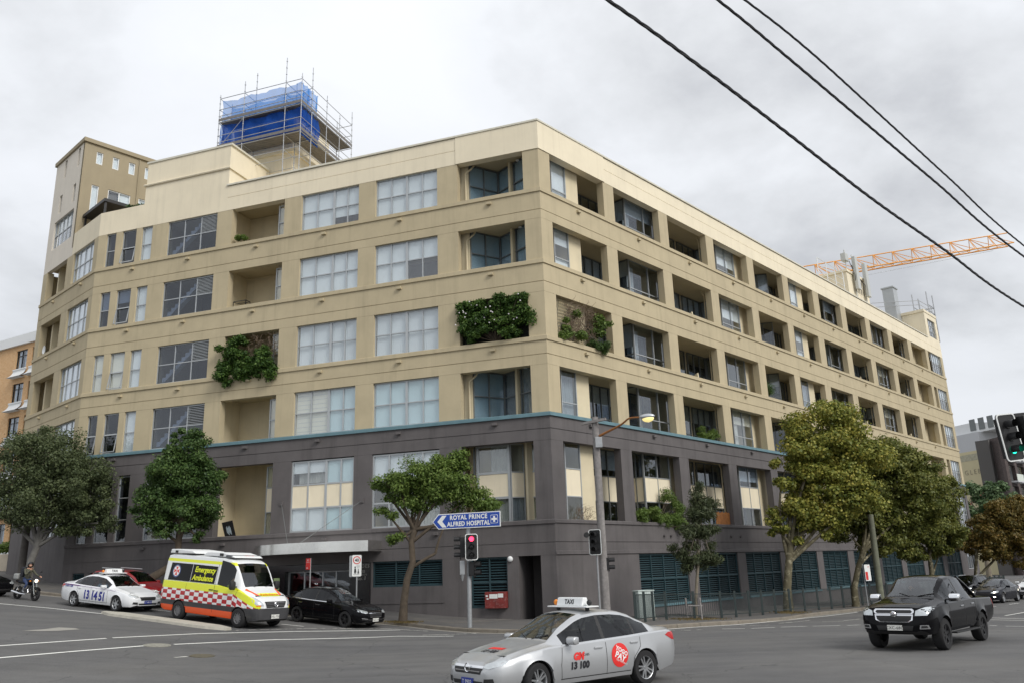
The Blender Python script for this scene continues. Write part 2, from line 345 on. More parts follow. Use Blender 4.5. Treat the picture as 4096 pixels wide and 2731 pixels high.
# canted face with real openings: vertical strips
def wall_with_holes(fr, mb, s0, s1, z0, z1, holes, d0, d1):
    xs = sorted({s0, s1, *[h[0] for h in holes], *[h[1] for h in holes]})
    for a, b in zip(xs, xs[1:]):
        hs = sorted([(h[2], h[3]) for h in holes if h[0] <= a + 1e-6 and h[1] >= b - 1e-6]); z = z0
        for lo, hi in hs:
            if lo > z + 1e-6: fr.box(mb, a, b, d0, d1, z, lo)
            z = hi
        if z1 > z + 1e-6: fr.box(mb, a, b, d0, d1, z, z1)
    return mb
wall_with_holes(FB, tw, 4.6, LBEND, 24.302, 33.1, TWIN + [(5.33, 9.08, 25.92, 28.14)], -0.3, 0.0)
tw.build('tower_wall', CREAM2, BLD, FB.M)
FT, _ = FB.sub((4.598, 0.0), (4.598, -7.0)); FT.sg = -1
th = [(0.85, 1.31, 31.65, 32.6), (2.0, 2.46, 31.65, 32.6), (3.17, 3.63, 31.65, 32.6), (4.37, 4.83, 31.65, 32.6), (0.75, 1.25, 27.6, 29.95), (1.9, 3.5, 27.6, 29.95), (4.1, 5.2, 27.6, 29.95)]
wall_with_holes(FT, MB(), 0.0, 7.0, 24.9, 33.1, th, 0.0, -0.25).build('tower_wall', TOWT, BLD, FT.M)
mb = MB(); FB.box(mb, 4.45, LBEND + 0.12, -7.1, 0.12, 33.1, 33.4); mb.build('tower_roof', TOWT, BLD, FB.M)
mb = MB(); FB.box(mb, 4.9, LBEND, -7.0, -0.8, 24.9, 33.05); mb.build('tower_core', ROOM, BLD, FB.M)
PANES = [0]
def window(fr, s0, s1, z0, z1, d, cols=2, rows=2, fills=None, frame=ALU, gl=GLASS, fat=None, fw=0.055, louvre=None, panel=None, name='window', tilt=None):
    """aluminium window: frame mesh, one pane object per light, blinds behind"""
    cols = np.cumsum([0] + list(cols)) if hasattr(cols, '__len__') else np.linspace(0, 1, cols + 1)
    rows = np.cumsum([0] + list(rows)) if hasattr(rows, '__len__') else np.linspace(0, 1, rows + 1)
    S = s0 + (s1 - s0) * cols / cols[-1]; Z = z0 + (z1 - z0) * rows / rows[-1]
    mb = MB(); fd = 0.05
    for i, x in enumerate(S):
        wd = fw if i not in (0, len(S) - 1) else fw
        if fat is not None and i == fat: wd = 0.13
        lo, hi = (x, x + wd) if i == 0 else (x - wd, x) if i == len(S) - 1 else (x - wd / 2, x + wd / 2)
        fr.box(mb, lo, hi, d - fd, d + fd, z0, z1)
    for j, y in enumerate(Z):
        lo, hi = (y, y + fw) if j == 0 else (y - fw, y) if j == len(Z) - 1 else (y - fw / 2, y + fw / 2)
        fr.box(mb, s0 + 0.01, s1 - 0.01, d - fd + 0.006, d + fd - 0.006, lo, hi)
    wobj = mb.build(name, frame, BLD, fr.M)
    joined = MB()
    for i in range(len(S) - 1):
        for j in range(len(Z) - 1):
            a, b, c, e_ = S[i] + fw / 2, S[i + 1] - fw / 2, Z[j] + fw / 2, Z[j + 1] - fw / 2
            if louvre and (i, j) in louvre:
                n = 12
                for k in range(n):
                    zz = c + (e_ - c) * (k + 0.5) / n
                    M = fr.M @ Matrix.Translation(((a + b) / 2, fr.sg * d, zz)) @ Matrix.Diagonal((b - a, 0.09, 0.03, 1))
                    piece('slat', ALU, wobj, M)
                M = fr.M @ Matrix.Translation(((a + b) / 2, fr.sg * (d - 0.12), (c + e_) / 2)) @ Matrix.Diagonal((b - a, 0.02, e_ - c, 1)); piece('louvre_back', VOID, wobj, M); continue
            if panel and (i, j) in panel:
                M = fr.M @ Matrix.Translation(((a + b) / 2, fr.sg * d, (c + e_) / 2)) @ Matrix.Diagonal((b - a, 0.03, e_ - c, 1)); piece('panel', CREAM, wobj, M); continue
            M = fr.M @ Matrix.Translation(((a + b) / 2, fr.sg * (d + 0.006), (c + e_) / 2)) @ Matrix.Diagonal((b - a, 0.008, e_ - c, 1))
            PANES[0] += 1
            if PANES[0] <= 300: piece('pane', gl, wobj, M)
            else: fr.box(joined, a, b, d + 0.002, d + 0.010, c, e_)
            if fills:
                fl = fills(i, j) if callable(fills) else fills.get((i, j))
                if fl:
                    m, amt = fl; zz0 = e_ - (e_ - c) * amt + (0.0 if amt < 1 else -fw / 2)
                    if amt > 0.05:
                        M = fr.M @ Matrix.Translation(((a + b) / 2, fr.sg * (d - 0.09), (zz0 + e_ + fw / 2) / 2)) @ Matrix.Diagonal((b - a + fw, 0.01, e_ + fw / 2 - zz0, 1)); piece('blind', m, wobj, M)
    if joined.v: joined.build('panes', gl, wobj, fr.M, kind='stuff')
    return wobj
def curtain(fr, s0, s1, z0, z1, d, m=CURT, parent=None):
    n = max(6, int((s1 - s0) / 0.05)); v = []
    for k in range(n + 1):
        x = s0 + (s1 - s0) * k / n; y = fr.sg * (d + 0.03 * math.sin(k * 1.9) + 0.015 * math.sin(k * 0.7))
        v += [(x, y, z0), (x, y, z1)]
    f = [(2 * k, 2 * k + 2, 2 * k + 3, 2 * k + 1) for k in range(n)]
    return part('curtain', mesh_from('curtain', v, f, True, False), m, parent or BLD, fr.M)
def vblind(fr, s0, s1, z0, z1, d, parent):
    mb = MB(); n = int((s1 - s0) / 0.13)
    for k in range(n):
        x = s0 + (s1 - s0) * (k + .5) / n; a = 0.25
        c, s_ = 0.062 * math.cos(a), 0.062 * math.sin(a)
        mb.add([(x - c, fr.sg * d - s_, z0), (x + c, fr.sg * d + s_, z0), (x + c, fr.sg * d + s_, z1), (x - c, fr.sg * d - s_, z1)], [(0, 1, 2, 3)])
    return mb.build('vertical_blind', BLIND, parent, fr.M)

# piers
for fr, s0, s1, k0, k1, ops in FACES:
    for fi, (zs, zh) in enumerate(FLO):
        m = DARK if fi == 4 else TAN
        if fr is FB and fi == 4: continue
        edges = [s0] + [x for o in ops for x in o] + [s1]
        for a, b in zip(edges[::2], edges[1::2]):
            ka = k0 if a == s0 else 0; kb = k1 if b == s1 else 0
            if fi == 0 and fr is FRt and a > 65.5 and b < 67.2: continue
            band(fr, [(-TH, zs + 0.002), (0.0, zs + 0.002), (0.0, zh - 0.002), (-TH, zh - 0.002)], a, b, ka, kb, 'pier', m)
# canted wall below the teal ledge: plain dark wall
wall_with_holes(FB, MB(), 0.02, LBEND, 0.6, 8.448, [(0.9, 4.0, 5.2, 8.0)], -TH, -0.004).build('wall', DARK, BLD, FB.M)
window(FB, 0.9, 4.0, 5.2, 8.0, -0.2, 3, 2, None)
# ---- ground storey
GL = [(0.77, 1.89, -0.3, 2.949), (2.47, 4.37, 0.59, 2.949), (5.88, 9.77, 1.69, 2.949), (10.0, 15.0, -0.3, 2.949), (26.39, 28.21, 1.0, 2.949), (28.62, 29.5, 2.5, 2.949)]
wall_with_holes(FL, MB(), 0.0, SBEND, -1.0, 2.949, GL, -TH, -0.001).build('wall', DARK, BLD, FL.M)
GR = [(a, b, 0.30, 2.929) for a, b in OPR[1:11]] + [(67.1, 70.3, 0.9, 2.6)]
wall_with_holes(FRt, MB(), 0.0, LEN_R, -1.5, 2.929, GR, -TH, -0.001).build('wall', DARK, BLD, FRt.M)
def louvres(fr, s0, s1, z0, z1, n, cols=3, mid=True, joined=False):
    fw = 0.07; mb = MB(); d = -0.14
    for i in range(cols + 1):
        x = s0 + (s1 - s0) * i / cols; lo = min(max(x - fw / 2, s0), s1 - fw); fr.box(mb, lo, lo + fw, d - 0.03, d + 0.06, z0, z1)
    for z in ([z0, (z0 + z1) / 2 - 0.04, z1 - 0.08] if mid else [z0, z1 - 0.08]): fr.box(mb, s0 + 0.005, s1 - 0.005, d - 0.024, d + 0.054, z, z + 0.08)
    lv = mb.build('louvre', LOUV, BLD, fr.M); jm = MB()
    for k in range(n):
        zz = z0 + 0.05 + (z1 - z0 - 0.1) * (k + 0.5) / n
        if mid and abs(zz - (z0 + z1) / 2) < 0.05: continue
        if joined: 
            jm.prism([(fr.sg * (d - .03), zz + .02), (fr.sg * (d - .03), zz + .033), (fr.sg * (d + .03), zz - .012), (fr.sg * (d + .03), zz - .025)], s0 + .02, s1 - .02)
        else:
            M = fr.M @ Matrix.Translation(((s0 + s1) / 2, fr.sg * (d - .005), zz)) @ Matrix.Rotation(-fr.sg * 0.68, 4, 'X') @ Matrix.Diagonal((s1 - s0 - 0.02, 0.075, 0.012, 1)); piece('slat', LOUV, lv, M)
    if joined: jm.build('slats', LOUV, lv, fr.M, kind='stuff')
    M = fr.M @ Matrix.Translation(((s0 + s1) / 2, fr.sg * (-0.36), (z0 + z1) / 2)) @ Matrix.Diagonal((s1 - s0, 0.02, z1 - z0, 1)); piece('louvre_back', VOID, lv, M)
    return lv
louvres(FL, 2.47, 4.37, 0.59, 2.949, 18, 2); louvres(FL, 5.88, 9.77, 1.69, 2.949, 11, 3, False); louvres(FL, 28.62, 29.5, 2.5, 2.949, 5, 1, False)
for i, (a, b) in enumerate(OPR[1:11]): louvres(FRt, a, b, 0.30, 2.929, 22, 4, True, joined=i > 6)
SILLM = mat('teal_sill_paint', hexc(88, 118, 126), 0.6, var=0.1, scale=2)
for a, b in OPR[1:11]:
    mb = MB(); FRt.box(mb, a - 0.05, b + 0.05, -0.2, 0.07, 0.18, 0.297); mb.build('sill', SILLM, BLD, FRt.M)
# recessed panel below the left louvre, doorway, garage, recess backs
mb = MB(); FL.box(mb, 5.8, 9.85, -0.1, 0.03, 0.88, 0.96); mb.build('sill', DARK, BLD, FL.M)
GRAN = mat('black_granite', (0.012, 0.012, 0.014), 0.18, var=0.3, scale=30, spec=0.6)
mb = MB(); FL.box(mb, 0.6, 2.1, -2.4, -2.3, -0.5, 3.3); FL.box(mb, 0.6, 0.76, -2.3, -0.46, -0.5, 3.3); FL.box(mb, 1.9, 2.05, -2.3, -0.46, -0.5, 3.3); FL.box(mb, 0.6, 2.05, -2.3, -0.46, 2.96, 3.2); mb.build('porch_wall', DARK, BLD, FL.M)
mb = MB(); FL.box(mb, 26.39, 28.21, -0.44, -0.40, 1.0, 2.949); mb.build('garage_door', mat('dark_steel_door', (0.02, 0.02, 0.022), 0.5), BLD, FL.M)
# entrance: black granite surround, glass lobby, curved stainless canopy
mb = MB(); FL.box(mb, 9.86, 11.05, -0.3, 0.03, -0.5, 2.93); FL.box(mb, 14.95, 16.1, -0.3, 0.03, -0.5, 2.93); FL.box(mb, 11.05, 14.95, -0.3, 0.028, 2.6, 2.93); mb.build('entrance_surround', GRAN, BLD, FL.M)
mb = MB(); FL.box(mb, 9.5, 15.2, -4.2, -4.1, -0.4, 3.2); FL.box(mb, 9.5, 15.2, -4.1, -0.5, 2.93, 3.1); mb.build('lobby_wall', mat('lobby_beige', hexc(120, 105, 80), 0.6), BLD, FL.M)
window(FL, 11.05, 14.95, 0.2, 2.6, -0.35, [1.0, 0.8, 1.1, 1.0], [1], None, frame=ALU, gl=GLASSD, fw=0.07, name='entrance_glazing')
STAIN = mat('brushed_stainless', hexc(238, 238, 234), 0.2, metal=1.0, var=0.05, scale=3)
v = []; f = []; nA = 28
for k in range(nA + 1):
    s = 9.25 + (16.75 - 9.25) * k / nA; q = (s - 9.25) / 7.5; d = 0.15 + 2.0 * math.sin(PI * min(1, 0.16 + q * 0.84)) ** 0.6
    v += [(s, d, 3.46), (s, d, 3.98), (s, -0.05, 3.46), (s, -0.05, 3.98)]
for k in range(nA):
    a, b = 4 * k, 4 * k + 4; f += [(a, b, b + 1, a + 1), (a + 2, a + 3, b + 3, b + 2), (a, a + 2, b + 2, b), (a + 1, b + 1, b + 3, a + 3)]
f += [(0, 1, 3, 2), (4 * nA, 4 * nA + 2, 4 * nA + 3, 4 * nA + 1)]
me = mesh_from('canopy', v, f, True); me.set_sharp_from_angle(angle=rad(35)); CANOPY = part('canopy', me, STAIN, BLD, FL.M)
for (sa, za, sb_, zb) in ((15.36, 6.21, 13.9, 3.98), (10.41, 6.09, 13.2, 3.98)):
    MB().tube([(sa, 0.02, za), (sb_, 1.45, zb)], 0.014, 6).build('tie_rod', ALUD, CANOPY, FL.M)
    MB().box(sa - .09, sa + .09, 0.0, 0.07, za - .12, za + .12).build('anchor_plate', DARK, CANOPY, FL.M)
LETM = mat('brushed_letter_metal', hexc(150, 150, 146), 0.4, metal=0.5)
def facade_text(fr, txt, s, d, z, size, m, parent, sp_=1.0, flip=True, align='CENTER'):
    me = text_mesh(txt, size, ext=0.008, spacing=sp_, align=align); me.materials.append(m)
    a = fr.a + (PI if fr.sg > 0 else 0)
    p = fr.pt(s, d, z); M = Matrix.Translation(p) @ Matrix.Rotation(a, 4, 'Z') @ Matrix.Rotation(PI / 2, 4, 'X')
    return part('lettering', me, None, parent, M)
facade_text(FL, 'RHODES', 10.45, 0.045, 2.76, 0.25, LETM, BLD, 1.15); facade_text(FL, 'HOUSE', 10.5, 0.045, 2.48, 0.2, LETM, BLD, 1.1)
facade_text(FL, 'APARTMENTS', 10.45, 0.045, 2.33, 0.11, LETM, BLD, 1.1); facade_text(FL, 'No. 1', 10.4, 0.045, 2.15, 0.26, LETM, BLD)
# ---- interiors: core and slabs
def footprint(ins):
    """outline inset by ins from the street faces (world xy)"""
    a = FRt.pt(LEN_R - 0.2, -ins, 0); c = FL.pt(KC * ins, -ins, 0); b = FL.pt(SBEND - KB * ins, -ins, 0); e_ = FB.pt(LBEND - 0.2, -ins, 0)
    back = [FB.pt(LBEND - 0.2, -16, 0), FL.pt(14, -18, 0), FRt.pt(LEN_R - 0.2, -16, 0)]
    return [p[:2] for p in (a, c, b, e_, *back)]
def poly_prism(name, poly, z0, z1, m, parent=BLD):
    return MB().prism([tuple(p) for p in poly], z0, z1, 'z').build(name, m, parent)
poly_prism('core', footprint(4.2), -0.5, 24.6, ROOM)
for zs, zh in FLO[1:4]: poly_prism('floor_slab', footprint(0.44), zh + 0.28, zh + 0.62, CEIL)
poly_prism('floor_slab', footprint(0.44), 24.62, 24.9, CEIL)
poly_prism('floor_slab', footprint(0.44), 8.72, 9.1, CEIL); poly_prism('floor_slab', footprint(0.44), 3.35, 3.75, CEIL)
mb = MB(); FRt.box(mb, LEN_R - 0.3, LEN_R - 0.001, -16, -TH, -1.5, 25.9); mb.build('end_wall', TAN, BLD, FRt.M)
mb = MB(); FB.box(mb, LBEND - 0.3, LBEND - 0.001, -16, -TH, 0, 24.3); mb.build('end_wall', TAN, BLD, FB.M)
mb = MB()      # party walls behind the piers
PARTY = [(FL, s) for s in (5.38, 10.42, 15.45, 20.3, 25.3)] + [(FRt, 0.94 + 5.92 * i - 0.52) for i in (11,)]
for fr in (FL, FRt):
    for f_, s in PARTY:
        if f_ is fr: mb = MB(); fr.box(mb, s - 0.12, s + 0.12, -4.3, -TH, 3.8, 24.6); mb.build('party_wall', LOGGIA, BLD, fr.M)
mb = MB(); FB.box(mb, 4.75, 4.95, -4.3, -TH, 9.2, 24.6); mb.build('party_wall', LOGGIA, BLD, FB.M)
# ---- left front windows
R = random.Random(3)
for fi, (zs, zh) in enumerate(FLO):
    if fi < 4:
        for wi, (s0, s1) in enumerate((OPL[2], OPL[1])):
            cols = [.21, .235, .29, .27] if wi == 0 else [.25, .25, .25, .25]
            if fi == 2:
                wo = window(FL, s0, s1, zs, zh - .01, -0.18, cols, 2, None, fat=2); vblind(FL, s0 + .05, s1 - .05, zs, zh, -0.32, wo)
            else:
                bm_ = [BLIND, BLIND, None, BLINDB][fi] if not (fi == 3 and wi == 0) else BLINDC
                def fl(i, j, fi=fi, wi=wi, bm_=bm_):
                    if fi == 0 and wi == 0 and i < 2 and j == 0: return (bm_, 0.52)
                    if fi == 1 and wi == 1 and i < 2 and j == 0: return None
                    return (BLINDB if fi == 3 and wi == 0 and i < 2 else bm_, 1)
                window(FL, s0, s1, zs, zh - .01, -0.18, cols, 2, fl, fat=2)
                if fi == 3 and wi == 0:
                    mb = MB()
                    for k in range(9): FL.box(mb, s0 + 1.9, s1 - .1, -.262, -.255, zs + .2 + k * .25, zs + .215 + k * .25)
                    mb.build('blind_tape', ALU, BLD, FL.M)
    else:
        for wi, (s0, s1) in enumerate((OPL[2], OPL[1])):
            cols = [.21, .235, .285, .27] if wi == 0 else [.25, .25, .25, .25]
            if wi == 0: fl = lambda i, j: (BLINDB if i < 2 else BLIND, 1) if not (j == 2 and i > 1) else (BLIND, 0.5)
            else: fl = lambda i, j: (BLIND, 1) if j == 2 else None
            wo = window(FL, s0, s1, zs, zh - .05, -0.12, cols, [.33, .33, .34], fl, fat=2 if wi == 0 else None, fw=0.08, panel={(i, 1) for i in range(4)} if wi == 0 else None)
            if wi == 1: curtain(FL, s0 + .1, s1 - 1.0, zs + .1, zs + 1.3, -0.4, parent=wo)
            else: curtain(FL, s0 + 2.0, s1 - .3, zs + 2.6, zs + 3.5, -0.4, parent=wo)
    # stair windows
    s0, s1 = OPL[4]
    if fi < 4:
        wo = window(FL, s0, s1, zs, zh - .01, -0.15, 3, 2, None, louvre={(0, 1)}, gl=GLASSB)
        mb = MB(); pts = []; n = 9; sA, zA, sBb, zB = s1 - 0.15, zs + 0.25, s0 + 1.2, zh - 0.05
        for k in range(n):
            a = sA + (sBb - sA) * k / n; b = sA + (sBb - sA) * (k + 1) / n; c = zA + (zB - zA) * k / n; e_ = zA + (zB - zA) * (k + 1) / n
            pts += [(a, c), (a, e_)]
        pts += [(sBb, zB), (sBb, zB - .22), (sA - .2, zA - .06), (sA, zA - .06)]
        v = [(p[0], -0.40, p[1]) for p in pts] + [(p[0], -0.75, p[1]) for p in pts]; q = len(pts)
        fcs = [(i, (i + 1) % q, q + (i + 1) % q, q + i) for i in range(q)]
        me = bpy.data.meshes.new('stair'); bm = bmesh.new(); vs = [bm.verts.new(x) for x in v]
        bm.faces.new(vs[:q]); bm.faces.new(vs[q:][::-1]); [bm.faces.new([vs[i] for i in fc]) for fc in fcs]
        bmesh.ops.triangulate(bm, faces=[fc for fc in bm.faces if len(fc.verts) > 4]); bmesh.ops.recalc_face_normals(bm, faces=bm.faces); bm.to_mesh(me); bm.free()
        part('stair', me, WHITEP, BLD, FL.M)
    else: window(FL, s0, s1, zs, zh - .05, -0.12, 3, 3, lambda i, j: (BLINDC, .6) if (i, j) == (2, 0) else None, gl=GLASSD)
    for k, (s0, s1) in enumerate(OPL[5:]):
        if fi == 4: window(FL, s0, s1, zs, zh - .05, -0.15, 1, 3, None, gl=GLASSD); continue
        if k == 0: fl = lambda i, j: (BLIND, 1)
        elif fi == 2: fl = lambda i, j: (BLINDC, 1)
        elif fi == 1: fl = lambda i, j, k=k: ((BLIND, 1) if j == 1 and k == 2 else (BLIND, .7) if j == 1 else None)
        else: fl = lambda i, j, k=k: None
        wo = window(FL, s0, s1, zs, zh - .01, -0.15, 1, [.48, .52], fl, gl=GLASSB if fl(0, 0) is None else GLASS)
        if (fi, k) in ((0, 1), (1, 1), (2, 1), (3, 1), (3, 2)):       # top-hung sash pushed open
            zt = zs + .48 * (zh - zs); hgt = zt - zs - .06; mb = MB(); w_ = s1 - s0 - .08
            mb.box(-w_ / 2, w_ / 2, -.02, .02, -hgt, -hgt + .05); mb.box(-w_ / 2, w_ / 2, -.02, .02, -.05, 0); mb.box(-w_ / 2, -w_ / 2 + .05, -.02, .02, -hgt, 0); mb.box(w_ / 2 - .05, w_ / 2, -.02, .02, -hgt, 0)
            M = FL.M @ Matrix.Translation(((s0 + s1) / 2, -.08, zt - .02)) @ Matrix.Rotation(0.16, 4, 'X'); mb.build('open_sash', ALU, wo, M)
    # canted wall windows and loggia
    if fi < 4:
        window(FB, *OPB[0], zs, zh - .01, -0.18, 4, 2, lambda i, j: (BLIND, 1), fat=None)
        mb = MB(); FB.box(mb, 5.0, 9.8, -2.3, -2.2, zs - .9, zh + .3); FB.box(mb, 8.3, 8.5, -2.2, -.5, zs - .9, zh + .3); mb.build('loggia_wall', LOGGIA, BLD, FB.M)
        window(FB, 5.7, 7.1, zs - .8, zh - .2, -2.12, 2, 1, None, gl=GLASSD)
    # the loggia on the left front
    s0, s1 = OPL[3]
    zz = zs - .85 if fi < 4 else zs - .5
    mb = MB(); FL.box(mb, s0 - .3, s1 + .4, -2.4, -2.3, zz, zh + .3); mb.build('loggia_wall', LOGGIA, BLD, FL.M)
    mb = MB(); FL.box(mb, s0 - .3, s0 + .72, -2.3, -0.62, zz, zh + .3); mb.build('loggia_return', LOGGIA, BLD, FL.M)
    if fi < 4: window(FL, s0 + .01, s0 + .74, zs - .1, zh - .12, -0.55, 1, [.5, .5], lambda i, j: ((BLINDC if fi == 3 else BLIND), 1 if j else .6))
    else: window(FL, s0 + .01, s0 + .74, zs, zh - .12, -0.55, 1, [.32, .36, .32], None, panel={(0, 1)})
    # corner loggia: glazing in a V
    if fi < 4:
        zf = zs - .85; zt = zh + .26
        mb = MB(); FL.box(mb, 4.38, 4.85, -3.2, -0.70, zf, zh + .3); mb.build('loggia_return', LOGGIA, BLD, FL.M)
        f1, l1 = FL.sub((3.15, -2.3), (4.38, -0.80)); window(f1, 0, l1, zf, zt, 0, 2, [.62, .38], lambda i, j: (BLINDB, 1) if j == 1 else (BLINDB, .6 if fi == 0 else 1), gl=GLASSD, frame=ALUD)
        f2, l2 = FL.sub((0.75, -0.85), (3.15, -2.3)); wv = window(f2, 0, l2, zf, zt, 0, 2, [.62, .38], (lambda i, j: (BLINDB, 1)) if fi < 2 else None, gl=GLASSD, frame=ALUD)
        if fi >= 2: curtain(f2, .05, l2 - .05, zf, zt, -.15, parent=wv)
        MB().lathe([(0, -.06), (.09, -.05), (.11, 0), (.04, .04), (0, .04)], 10, 'z', (1.6, -1.3, zh + .24)).build('ceiling_lamp', WHITEP, BLD, FL.M)
        dp = MB().tube([(4.5, -.62, zs - .2), (4.5, -.62, zh - .35), (4.2, -.75, zh - .05), (4.1, -.9, zh + .2)], .055, 8); dp.build('downpipe', LOGGIA, BLD, FL.M, smooth=True)
    else:
        zf = zs - .3; zt = zh + .1
        mb = MB(); FL.box(mb, 0.5, 5.0, -1.75, -1.65, zf, zt + .3); mb.build('loggia_wall', LOGGIA, BLD, FL.M)
        wo = window(FL, 2.5, 4.3, zf, zt, -0.95, 1, [.36, .3, .34], None, fw=.12, panel={(0, 1)}); curtain(FL, 2.6, 4.2, zf, zt - 2.4, -1.2, parent=wo); curtain(FL, 2.6, 3.6, zt - 1.4, zt, -1.2, parent=wo)
        f1, l1 = FL.sub((4.3, -0.95), (4.72, -1.6)); wo = window(f1, 0, l1, zf, zt, 0, 1, [.36, .3, .34], None, panel={(0, 1)}, gl=GLASSD); curtain(f1, .05, l1, zt - 1.4, zt, -.1, parent=wo)
        f1, l1 = FL.sub((1.95, -1.55), (2.5, -0.95)); wo = window(f1, 0, l1, zf, zt, 0, 1, [.36, .3, .34], None, panel={(0, 1)}, gl=GLASSD); curtain(f1, .05, l1, zf, zt - 2.4, -.1, parent=wo)
        wo = window(FL, 0.93, 1.75, zf, zt, -1.58, 1, [.36, .3, .34], lambda i, j: (BLIND, 1) if j == 0 else None, panel={(0, 1)}, gl=GLASSD)
# ---- right front loggias
TYP = 'ABCDEABCDCF'
def loggia(i, fi):
    s0, s1 = OPR[i]; zs, zh = FLO[fi]; ty = TYP[i]; W_ = s1 - s0
    dark = fi == 4; zf = zs - .85 if not dark else zs - .3; zt = zh + .02 if not dark else zh; zc = zh + .26
    rws = [.34, .66] if not dark else [.34, .32, .34]; pn = (lambda c: {(k, 1) for k in range(c)}) if dark else (lambda c: None)
    q = R.random(); fills = (lambda a, b: None) if q < .45 else (lambda a, b: (BLIND, .75) if b == len(rws) - 1 else None) if q < .7 else (lambda a, b: (BLINDC, .55) if b == len(rws) - 1 else None)
    gl = GLASSD
    rows = rws if dark else [.46, .54]
    back = -2.4 if not dark else -1.9
    holes = []
    kq = (s0 + 33.3) / 25.9
    if ty == 'A':
        s0 += .62 * kq
        mb = MB(); FRt.box(mb, s0 + 1.25, s0 + 2.35, back - .1, -0.6, zf, zh + .3); mb.build('loggia_return', LOGGIA, BLD, FRt.M)
        wv = window(FRt, s0 - .05, s0 + 1.24, zf, zc, -0.62, 1, rows, (lambda a, b: (BLIND, .55) if fi in (1,) and b == 1 else (BLIND, 1) if fi in (0, 1) else None), gl=GLASS if fi < 2 else GLASSD, panel=pn(1))
        if fi in (2, 3): curtain(FRt, s0, s0 + 1.2, zf, zt, -.8, parent=wv)
    elif ty == 'B':
        s0 += .85 * kq - (1.05 if i == 1 else 1.3); s1 += .85 * kq - .25
        holes.append((s0 + 2.05, s1 - .3, zf, zt - .1)); f1, l1 = FRt.sub((s0 + 2.0, back), (s0 + 2.0, -0.85)); window(f1, 0, l1, zf, zc, 0, 1 if not dark else 2, rows, fills, gl=gl, frame=ALUD, panel=pn(2))
        wv = window(FRt, s0 + 2.0, s1 - (.35 if not dark else .9), zf, zc, -0.85, [.62, .38] if not dark else [.5, .5], rows, lambda a, b: (BLIND, .5) if b == 1 and fi == 0 else None, gl=gl, frame=ALU, panel=pn(2))
        if q > .5: curtain(FRt, s0 + 2.1, s0 + 2.9, zf, zt - .1, -1.1, parent=wv)
        if dark: mb = MB(); FRt.box(mb, s1 - .9, s1 + .5, -1.5, -.9, zf, zh + .3); mb.build('loggia_return', LOGGIA, BLD, FRt.M)
    elif ty in 'C':
        mb = MB(); FRt.box(mb, s0 - .1, s0 + .24, back, -0.6, zf, zh + .3); mb.build('loggia_return', LOGGIA, BLD, FRt.M)
        MB().tube([(s1 + .35, .75, zf), (s1 + .35, .75, zh - .2), (s1 + .2, .85, zh + .2)], .045, 8).build('downpipe', LOGGIA, BLD, FRt.M, smooth=True)
        if not dark and fi > 0:      # low raking wall between flats
            mb = MB(); mb.prism([(.5, zf), (2.3, zf), (2.3, zf + .5), (.6, zs + .55)], s0 + 3.1, s0 + 3.22); mb.build('raking_wall', LOGGIA, BLD, FRt.M)
    elif ty == 'D':
        s0 += .8 * kq - .2; s1 += .8 * kq
        holes.append((s0 + .3, s0 + 2.85, zf, zt - .1)); f1, l1 = FRt.sub((s0 + .25, back), (s0 + .25, -0.8)); window(f1, 0, l1, zf, zc, 0, 1, rows, fills, gl=gl, frame=ALUD, panel=pn(1))
        wv = window(FRt, s0 + .25, s0 + 2.9, zf, zc, -0.8, 2, rows, fills, gl=GLASS if q > .6 else gl, frame=ALU, panel=pn(2))
        if q > .75: curtain(FRt, s0 + .3, s0 + 1.2, zf, zt - .1, -1.0, parent=wv)
        mb = MB(); FRt.box(mb, s0 + 2.91, s1 + .4, back, -0.9, zf, zh + .3); mb.build('loggia_return', LOGGIA, BLD, FRt.M)
    elif ty == 'E':
        holes.append((s1 - 1.15, s1 - .3, zf, zt - .4)); f1, l1 = FRt.sub((s1 - 1.15, back), (s1 - .3, -1.1)); window(f1, 0, l1, zf, zc, 0, 2, rows, fills, gl=gl, frame=ALUD, panel=pn(2))
    else:
        holes.append((s0 + .25, s0 + 2.15, zf, zt - .3)); window(FRt, s0 + .2, s0 + 2.2, zf, zc, -1.2, 2, rows, fills, gl=gl, frame=ALUD, panel=pn(2))
        mb = MB(); FRt.box(mb, s0 + 2.21, s1 + .4, back, -1.2, zf, zh + .3); mb.build('loggia_return', LOGGIA, BLD, FRt.M)
    # the glazed back wall runs on behind the piers
    s0, s1 = OPR[i]
    sh = 2.6 if not dark else 1.6; e1 = min(s0 + sh + 5.92, LEN_R - .5); b0 = s0 + sh if i else s0 - .5; holes = []
    def bwin(a, b, c):
        if b > e1 or b - a < .5: return
        holes.append((a + .02, b - .02, zf + .02, zc - .02)); window(FRt, a, b, zf, zc, back, c, rows, fills, gl=gl, frame=ALUD, panel=pn(c))
    bwin(s0 + sh + .1, s0 + sh + 2.1, 2); bwin(s0 + sh + 2.45, s0 + sh + 5.6, 4 if not dark else 3)
    if ty == 'C' and not dark: bwin(s0 + .3, s0 + 2.4, 2) if i == 0 else None
    wall_with_holes(FRt, MB(), b0, e1, zf, zh + .3, holes, back - .25, back - .1).build('loggia_wall', LOGGIA, BLD, FRt.M)
for fi in range(5):
    for i in range(11): loggia(i, fi)
for fi, (zs, zh) in enumerate(FLO):
    window(FRt, 67.1, 70.3, zs, zh - .01, -0.15, 4, 2, lambda i, j: (BLIND, .8) if j else None)
    mb = MB(); FRt.box(mb, 65.5, 67.0, -1.4, -1.3, zs - .9, zh + .3); mb.build('loggia_wall', LOGGIA, BLD, FRt.M)
window(FRt, 67.1, 70.3, 0.9, 2.6, -0.2, 4, 1, None)
